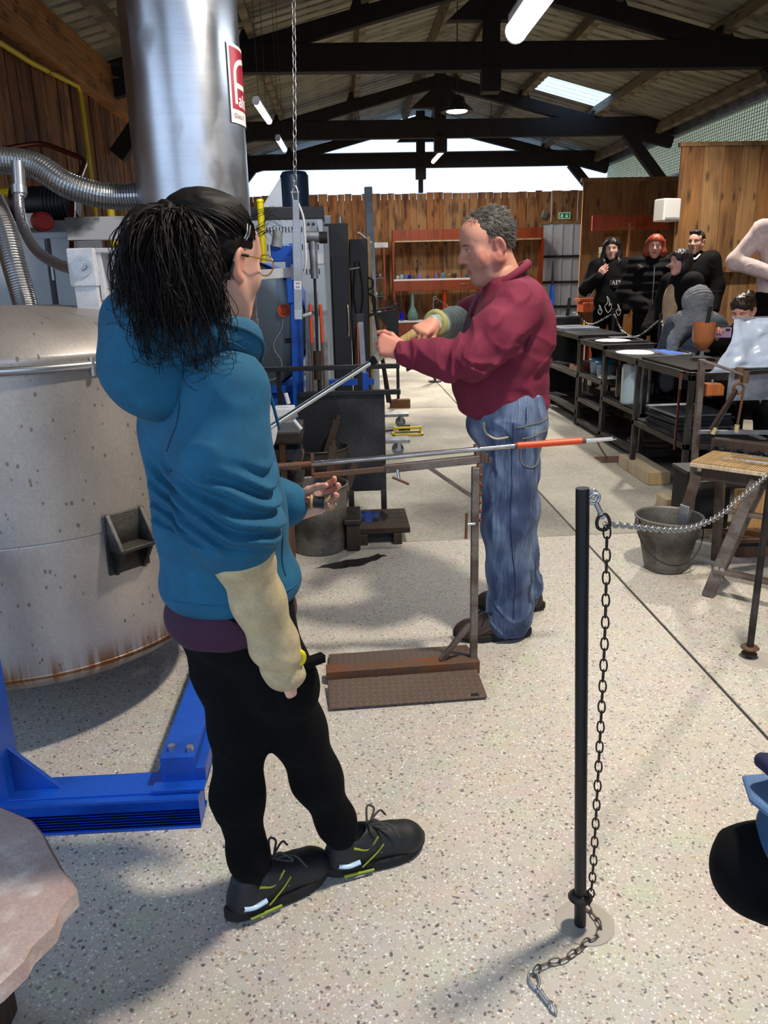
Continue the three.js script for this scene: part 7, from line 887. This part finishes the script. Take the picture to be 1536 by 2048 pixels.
{ // red-haired woman in the fur-hooded coat
  const f = figure({ label: 'red-haired woman in black puffer coat with fur hood, hands clasped', pos: [3.24, .22, -8.3], turn: -.3, h: 1.64, skin: '#c98f7c', top: MT.black2, topLabel: 'black quilted coat', puffer: true, bulk: .03, hemLen: .3, hair: 'longback', hairMat: std(0x8a3416, .5), hairLabel: 'red hair', brow: '#5a3020', lip: '#7a3a34', look: [-.1, 0, 1], arms: [[[-.28, 1.1, .03], [-.04, .95, .2]], [[.28, 1.1, .03], [.06, .93, .2]]], hands: [[0, [.7, -.6, .1], [0, -.2, -1], RELAX], [1, [-.6, -.7, .1], [0, -.2, -1], RELAX]] });
  const R = rng(5), fur = []; for (let i = 0; i < 260; i++) { const a = -2.2 + 4.4 * R(), q = V(Math.sin(a) * .16, 1.43 - Math.cos(a) * .0 - Math.abs(a) * .035, .08 - (1 - Math.abs(a) / 2.2) * .16).multiplyScalar(.965); const d = V(Math.sin(a) + (R() - .5), .5 + R() * .6, R() - .3).setLength(.03 + R() * .03); fur.push(strand([q, q.clone().addScaledVector(d, .6).add(V(0, .006, 0)), q.clone().add(d)], .006, .001, 3)); } W2('fur_trim', fur, MT.hair2, f.o, f.top).userData.kind = 'stuff';
  W2('fur_hood', [tube([[-.12, 1.33, .12], [-.17, 1.38, .05], [-.14, 1.42, -.06], [0, 1.43, -.1], [.14, 1.42, -.06], [.17, 1.38, .05], [.12, 1.33, .12]].map(p => p.map(v => v * .965)), .045, 10)], MT.hair, f.o, f.top); W2('shoulder_badge', [tr(B(.07, .12, .02, 0, 0, 0, .004), .225, 1.2, .09, 0, .5, -.15)], linesMat, f.o, f.top); W2('zip', [tube([[0, 1.32, .16], [0, 1.1, .175], [0, .9, .17]], .004, 5)], MT.zinc, f.o, f.top);
}
{ const f = figure({ label: 'short-haired young man in black jacket with pale collar by the planks', pos: [3.8, .22, -8.6], turn: -.42, h: 1.69, male: true, skin: '#c99a86', top: MT.black2, bulk: .02, hair: 'short', hairMat: std(0x1c1512, .6), look: [-.35, 0, 1] });
  W2('shirt_collar', [tube([[-.05, 1.44, .07], [0, 1.39, .11], [.05, 1.44, .07]], .012, 6)], MT.paper, f.o, f.top); W2('reflective_stripe', [bar([-.16, .93, .2], [-.08, .9, .2], .012, .004, .001)], std(0xffffff, .3), f.o, f.top); }
{ const f = figure({ label: 'dark bob-haired woman turned sideways in open black jacket over beige top', pos: [3.23, 0, -7.55], turn: -1.35, h: 1.7, skin: '#c9968a', top: MT.black2, bulk: .02, hair: 'bob', hairMat: std(0x120d0d, .5), look: [0, .05, 1], arms: [[[-.26, 1.12, .05], [-.2, .95, .2]], [[.26, 1.12, .05], [.2, .95, .2]]] });
  W2('beige_top', [blob([ell([0, 1.2, .07], [.12, .2, .09]), ell([0, 1.0, .08], [.13, .18, .1])], .012)], cloth(0xc0a488), f.o, f.top); }
{ const f = figure({ label: 'seated visitor wrapped in a thick grey scarf and blue-grey coat', pos: [3.04, 0, -6.75], turn: 2.2, h: 1.74, sit: true, skin: '#c9a090', top: cloth(0x3c4656), bulk: .035, look: [0, -.1, 1] });
  const sc = cloth(0x868a90, .95), J = f.J; const sw = W2('scarf', [blob([ell(J(0, 1.6, 0), [.125, .14, .135], .04), ...chainCaps([J(-.1, 1.45, .08), J(0, 1.4, .12), J(.12, 1.44, .04), J(.06, 1.46, -.1), J(-.1, 1.46, -.06)], [.07, .07, .07, .07, .07], .03), ...chainCaps([J(.02, 1.44, -.12), J(.08, 1.3, -.18), J(.1, 1.1, -.2), J(.1, .92, -.2)], [.06, .05, .055, .06], .03)], .008, (x, y, z) => Math.sin((x + y * 1.3 + z * .6) * 120) * .003 + noise3(x * 22, y * 22, z * 22) * .008)], sc, f.o); label(sw, 'thick grey ribbed scarf'); W2('shoulder_strap', [tube([J(-.2, 1.32, -.05), J(-.1, 1.38, -.13), J(.08, 1.2, -.16), J(.2, 1.05, -.1)], .014, 6)], MT.dark, f.o, f.top); }
{ const f = figure({ label: 'seated girl with centre parting looking down at her phone', pos: [3.05, 0, -5.95], turn: -.75, h: 1.72, sit: true, skin: '#c48e7a', top: MT.black2, hair: 'tied', hairMat: std(0x22150f, .4), look: [-.1, -.38, 1], arms: [[[-.26, 1.15, .14], [-.13, 1.36, .3]], [[.26, 1.12, .1], [.1, 1.2, .3]]], hands: [[0, [.25, .95, -.1], [.5, .0, .8], GRIP]] });
  W2('white_cuff', [tube([0, 1, 2, 3, 4, 5].map(i => { const a = i / 6 * 6.283; return f.J(-.13 + Math.cos(a) * .034, 1.345 + Math.sin(a) * .01, .295 + Math.sin(a) * .034); }), .011, 6, 24, true)], MT.paper, f.o, f.top);
  const p = V(...f.J(-.06, 1.43, .31)).applyAxisAngle(V(0, 1, 0), -.75).add(V(3.05, 0, -5.95)), ph = T('phone', 'pale lilac phone held sideways by the seated girl', 'phone', [p.x, p.y, p.z], -.6); M('case', tr(B(.15, .074, .01, 0, 0, 0, .004), 0, 0, 0, -.2, 0, .02), std(0x8a7090, .35), ph); M('screen', tr(B(.138, .064, .002, 0, 0, -.006, .001), 0, 0, 0, -.2, 0, .02), phy({ color: 0x101014, roughness: .1 }), ph); M('camera', tr(B(.03, .02, .003, .05, .02, .006, .001), 0, 0, 0, -.2, 0, .02), MT.dark, ph); }
figure({ label: 'seated brown-haired girl cut off by the right edge', pos: [3.36, 0, -5.75], turn: -.6, h: 1.72, sit: true, skin: '#b98470', top: MT.black2, hair: 'longback', hairMat: std(0x2c1c14, .5), look: [-.3, -.1, 1] });
{ const f = figure({ label: 'visitor in pale pink sweater leaning on the ledge with folded arms', pos: [3.86, .3, -6.95], turn: -.6, h: 1.86, skin: '#9c6a58', top: cloth(0xe4cdca, .9), bulk: .01, hair: 'short', arms: [[[-.34, 1.16, .05], [-.06, 1.06, .22]], [[.27, 1.14, .1], [.04, 1.12, .24]]], hands: [[0, [.9, .1, .2], [0, 0, -1], RELAX]] });
  W2('grey_undershirt', [blob([ell(f.J(0, 1.02, .07), [.12, .1, .1])], .012)], cloth(0x9a9fa8), f.o, f.top); const s = T('viewing_step', 'dark wooden step under the pink-sweatered visitor', 'step', [3.86, 0, -6.95]); M('board', B(.8, .04, .6, 0, .28, 0, .004), MT.oldwood, s); for (const x of [-.36, .36]) M('side', B(.04, .26, .56, x, .13, 0, .004), MT.oldwood, s); }
{ const b = (l, x, z, w, d, h, turn = 0) => { const o = T('bench_seat', l, 'bench', [x, 0, z], turn); M('seat', B(w, .05, d, 0, h - .025, 0, .006), MT.oldwood, o); for (const a of [-1, 1]) for (const c of [-1, 1]) M('leg', B(.05, h - .05, .05, a * (w / 2 - .05), (h - .05) / 2, c * (d / 2 - .05), .004), MT.oldwood, o); };
  b('long dark bench under the seated girls', 3.22, -6.05, .8, .36, .42, -.6); b('short dark bench under the scarf wearer', 3.04, -6.72, .4, .4, .42); b('dark stool under the near seated visitor at the right edge', 1.2, -1.08, .4, .4, .42); }
{ // the seated visitor whose knee enters at lower right
  const o = T('person', 'seated visitor at lower right edge, only black-trousered knee in view', 'person', [1.2, 0, -1.08]), K = [[.718, .455, -1.13], [.73, .455, -.9]], A = [[1.12, .1, -1.24], [1.14, .1, -.92]], Hh = [[1.18, .5, -1.17], [1.18, .5, -.99]], hc = V(1.2, 1.25, -1.08), hq = qFace([-1, 0, 0]);
  W('body', [blob([cap([1.2, 1.0, -1.08], [1.2, .52, -1.08], .1), cap([1.2, 1.02, -1.25], [1.2, 1.02, -.91], .045), cap([1.2, 1.02, -1.08], [1.2, 1.17, -1.08], .05), ...[0, 1].flatMap(i => [...chainCaps([Hh[i], K[i], A[i]], [.06, .045, .03]), ...chainCaps([[1.2, 1.02, i ? -.91 : -1.25], [1.12, .78, i ? -.87 : -1.29], [.98, .62, i ? -.95 : -1.2]], [.04, .035, .025])])], .016, null, () => lin('#c99a84')), headGeo({}, headColor('#c99a84', '#a05a52', '#2a1c16'), hc, hq, 1, .006)], MT.skin, o);
  W('trousers', [blob([ell([1.19, .52, -1.08], [.14, .12, .17], .05), ...[0, 1].flatMap(i => chainCaps([Hh[i], [.95, .49, i ? -.95 : -1.15], K[i], [.9, .27, mix(K[i][2], A[i][2], .5)], A[i]], [.095, .085, .073, .06, .05], .04))], .01, (x, y, z) => -Math.pow(fold(.4, .8, .2, 16)(x, y, z), 3) * .006)], MT.pants, o);
  W('coat', [blob([ell([1.2, .85, -1.08], [.14, .25, .18], .05), cap([1.2, 1.02, -1.25], [1.2, 1.02, -.91], .07), ...[0, 1].flatMap(i => chainCaps([[1.2, 1.02, i ? -.91 : -1.25], [1.12, .78, i ? -.87 : -1.29], [.98, .64, i ? -.95 : -1.2]], [.07, .06, .05], .04))], .012)], cloth(0x1a2038), o); W('hair', [blob([ell([0, .036, -.018], [.083, .09, .1]), ell([0, -.02, .1], [.066, .078, .06], .012, -1)], .008).applyMatrix4(m4(hc, hq, 1))], MT.hair, o);
  for (const i of [0, 1]) { const g = shoeGeo(.27, .1, .08, .007), m = m4([A[i][0] - .05, 0, A[i][2]], qFace([-1, 0, -.2])); W('shoe', [g.sole.applyMatrix4(m), g.upper.applyMatrix4(m)], MT.rubber, o); }
  W('navy_cuff', [tr(B(.14, .03, .12, 0, 0, 0, .014), .775, .655, -1.12, 0, .2, -.25)], cloth(0x1a1c40), o);
  const bg = T('denim_bag', 'blue denim cushion bag lying on the black-trousered knee', 'bag', [.78, .53, -1.13]), dm = cloth(0x2a5276, .85); W('body', [blob([ell([.805, .535, -1.12], [.095, .075, .1], .02), cap([.73, .495, -1.1], [.88, .5, -1.14], .035, .035, .05)], .008, (x, y, z) => noise3(x * 16, y * 16, z * 16) * .006)], dm, bg); W('flap', [ext([[-.1, -.06], [.12, -.07], [.12, .07], [-.1, .06], [-.118, 0]], .006, .004).rotateX(-Math.PI / 2).translate(.8, .612, -1.12)], cloth(0x5878a0, .85), bg); W('piping', [tube([[.722, .6, -1.06], [.712, .55, -1.045], [.72, .48, -1.06], [.76, .465, -1.03]], .004, 6)], cloth(0x7088a0), bg);
}
renderer.render(scene, camera);
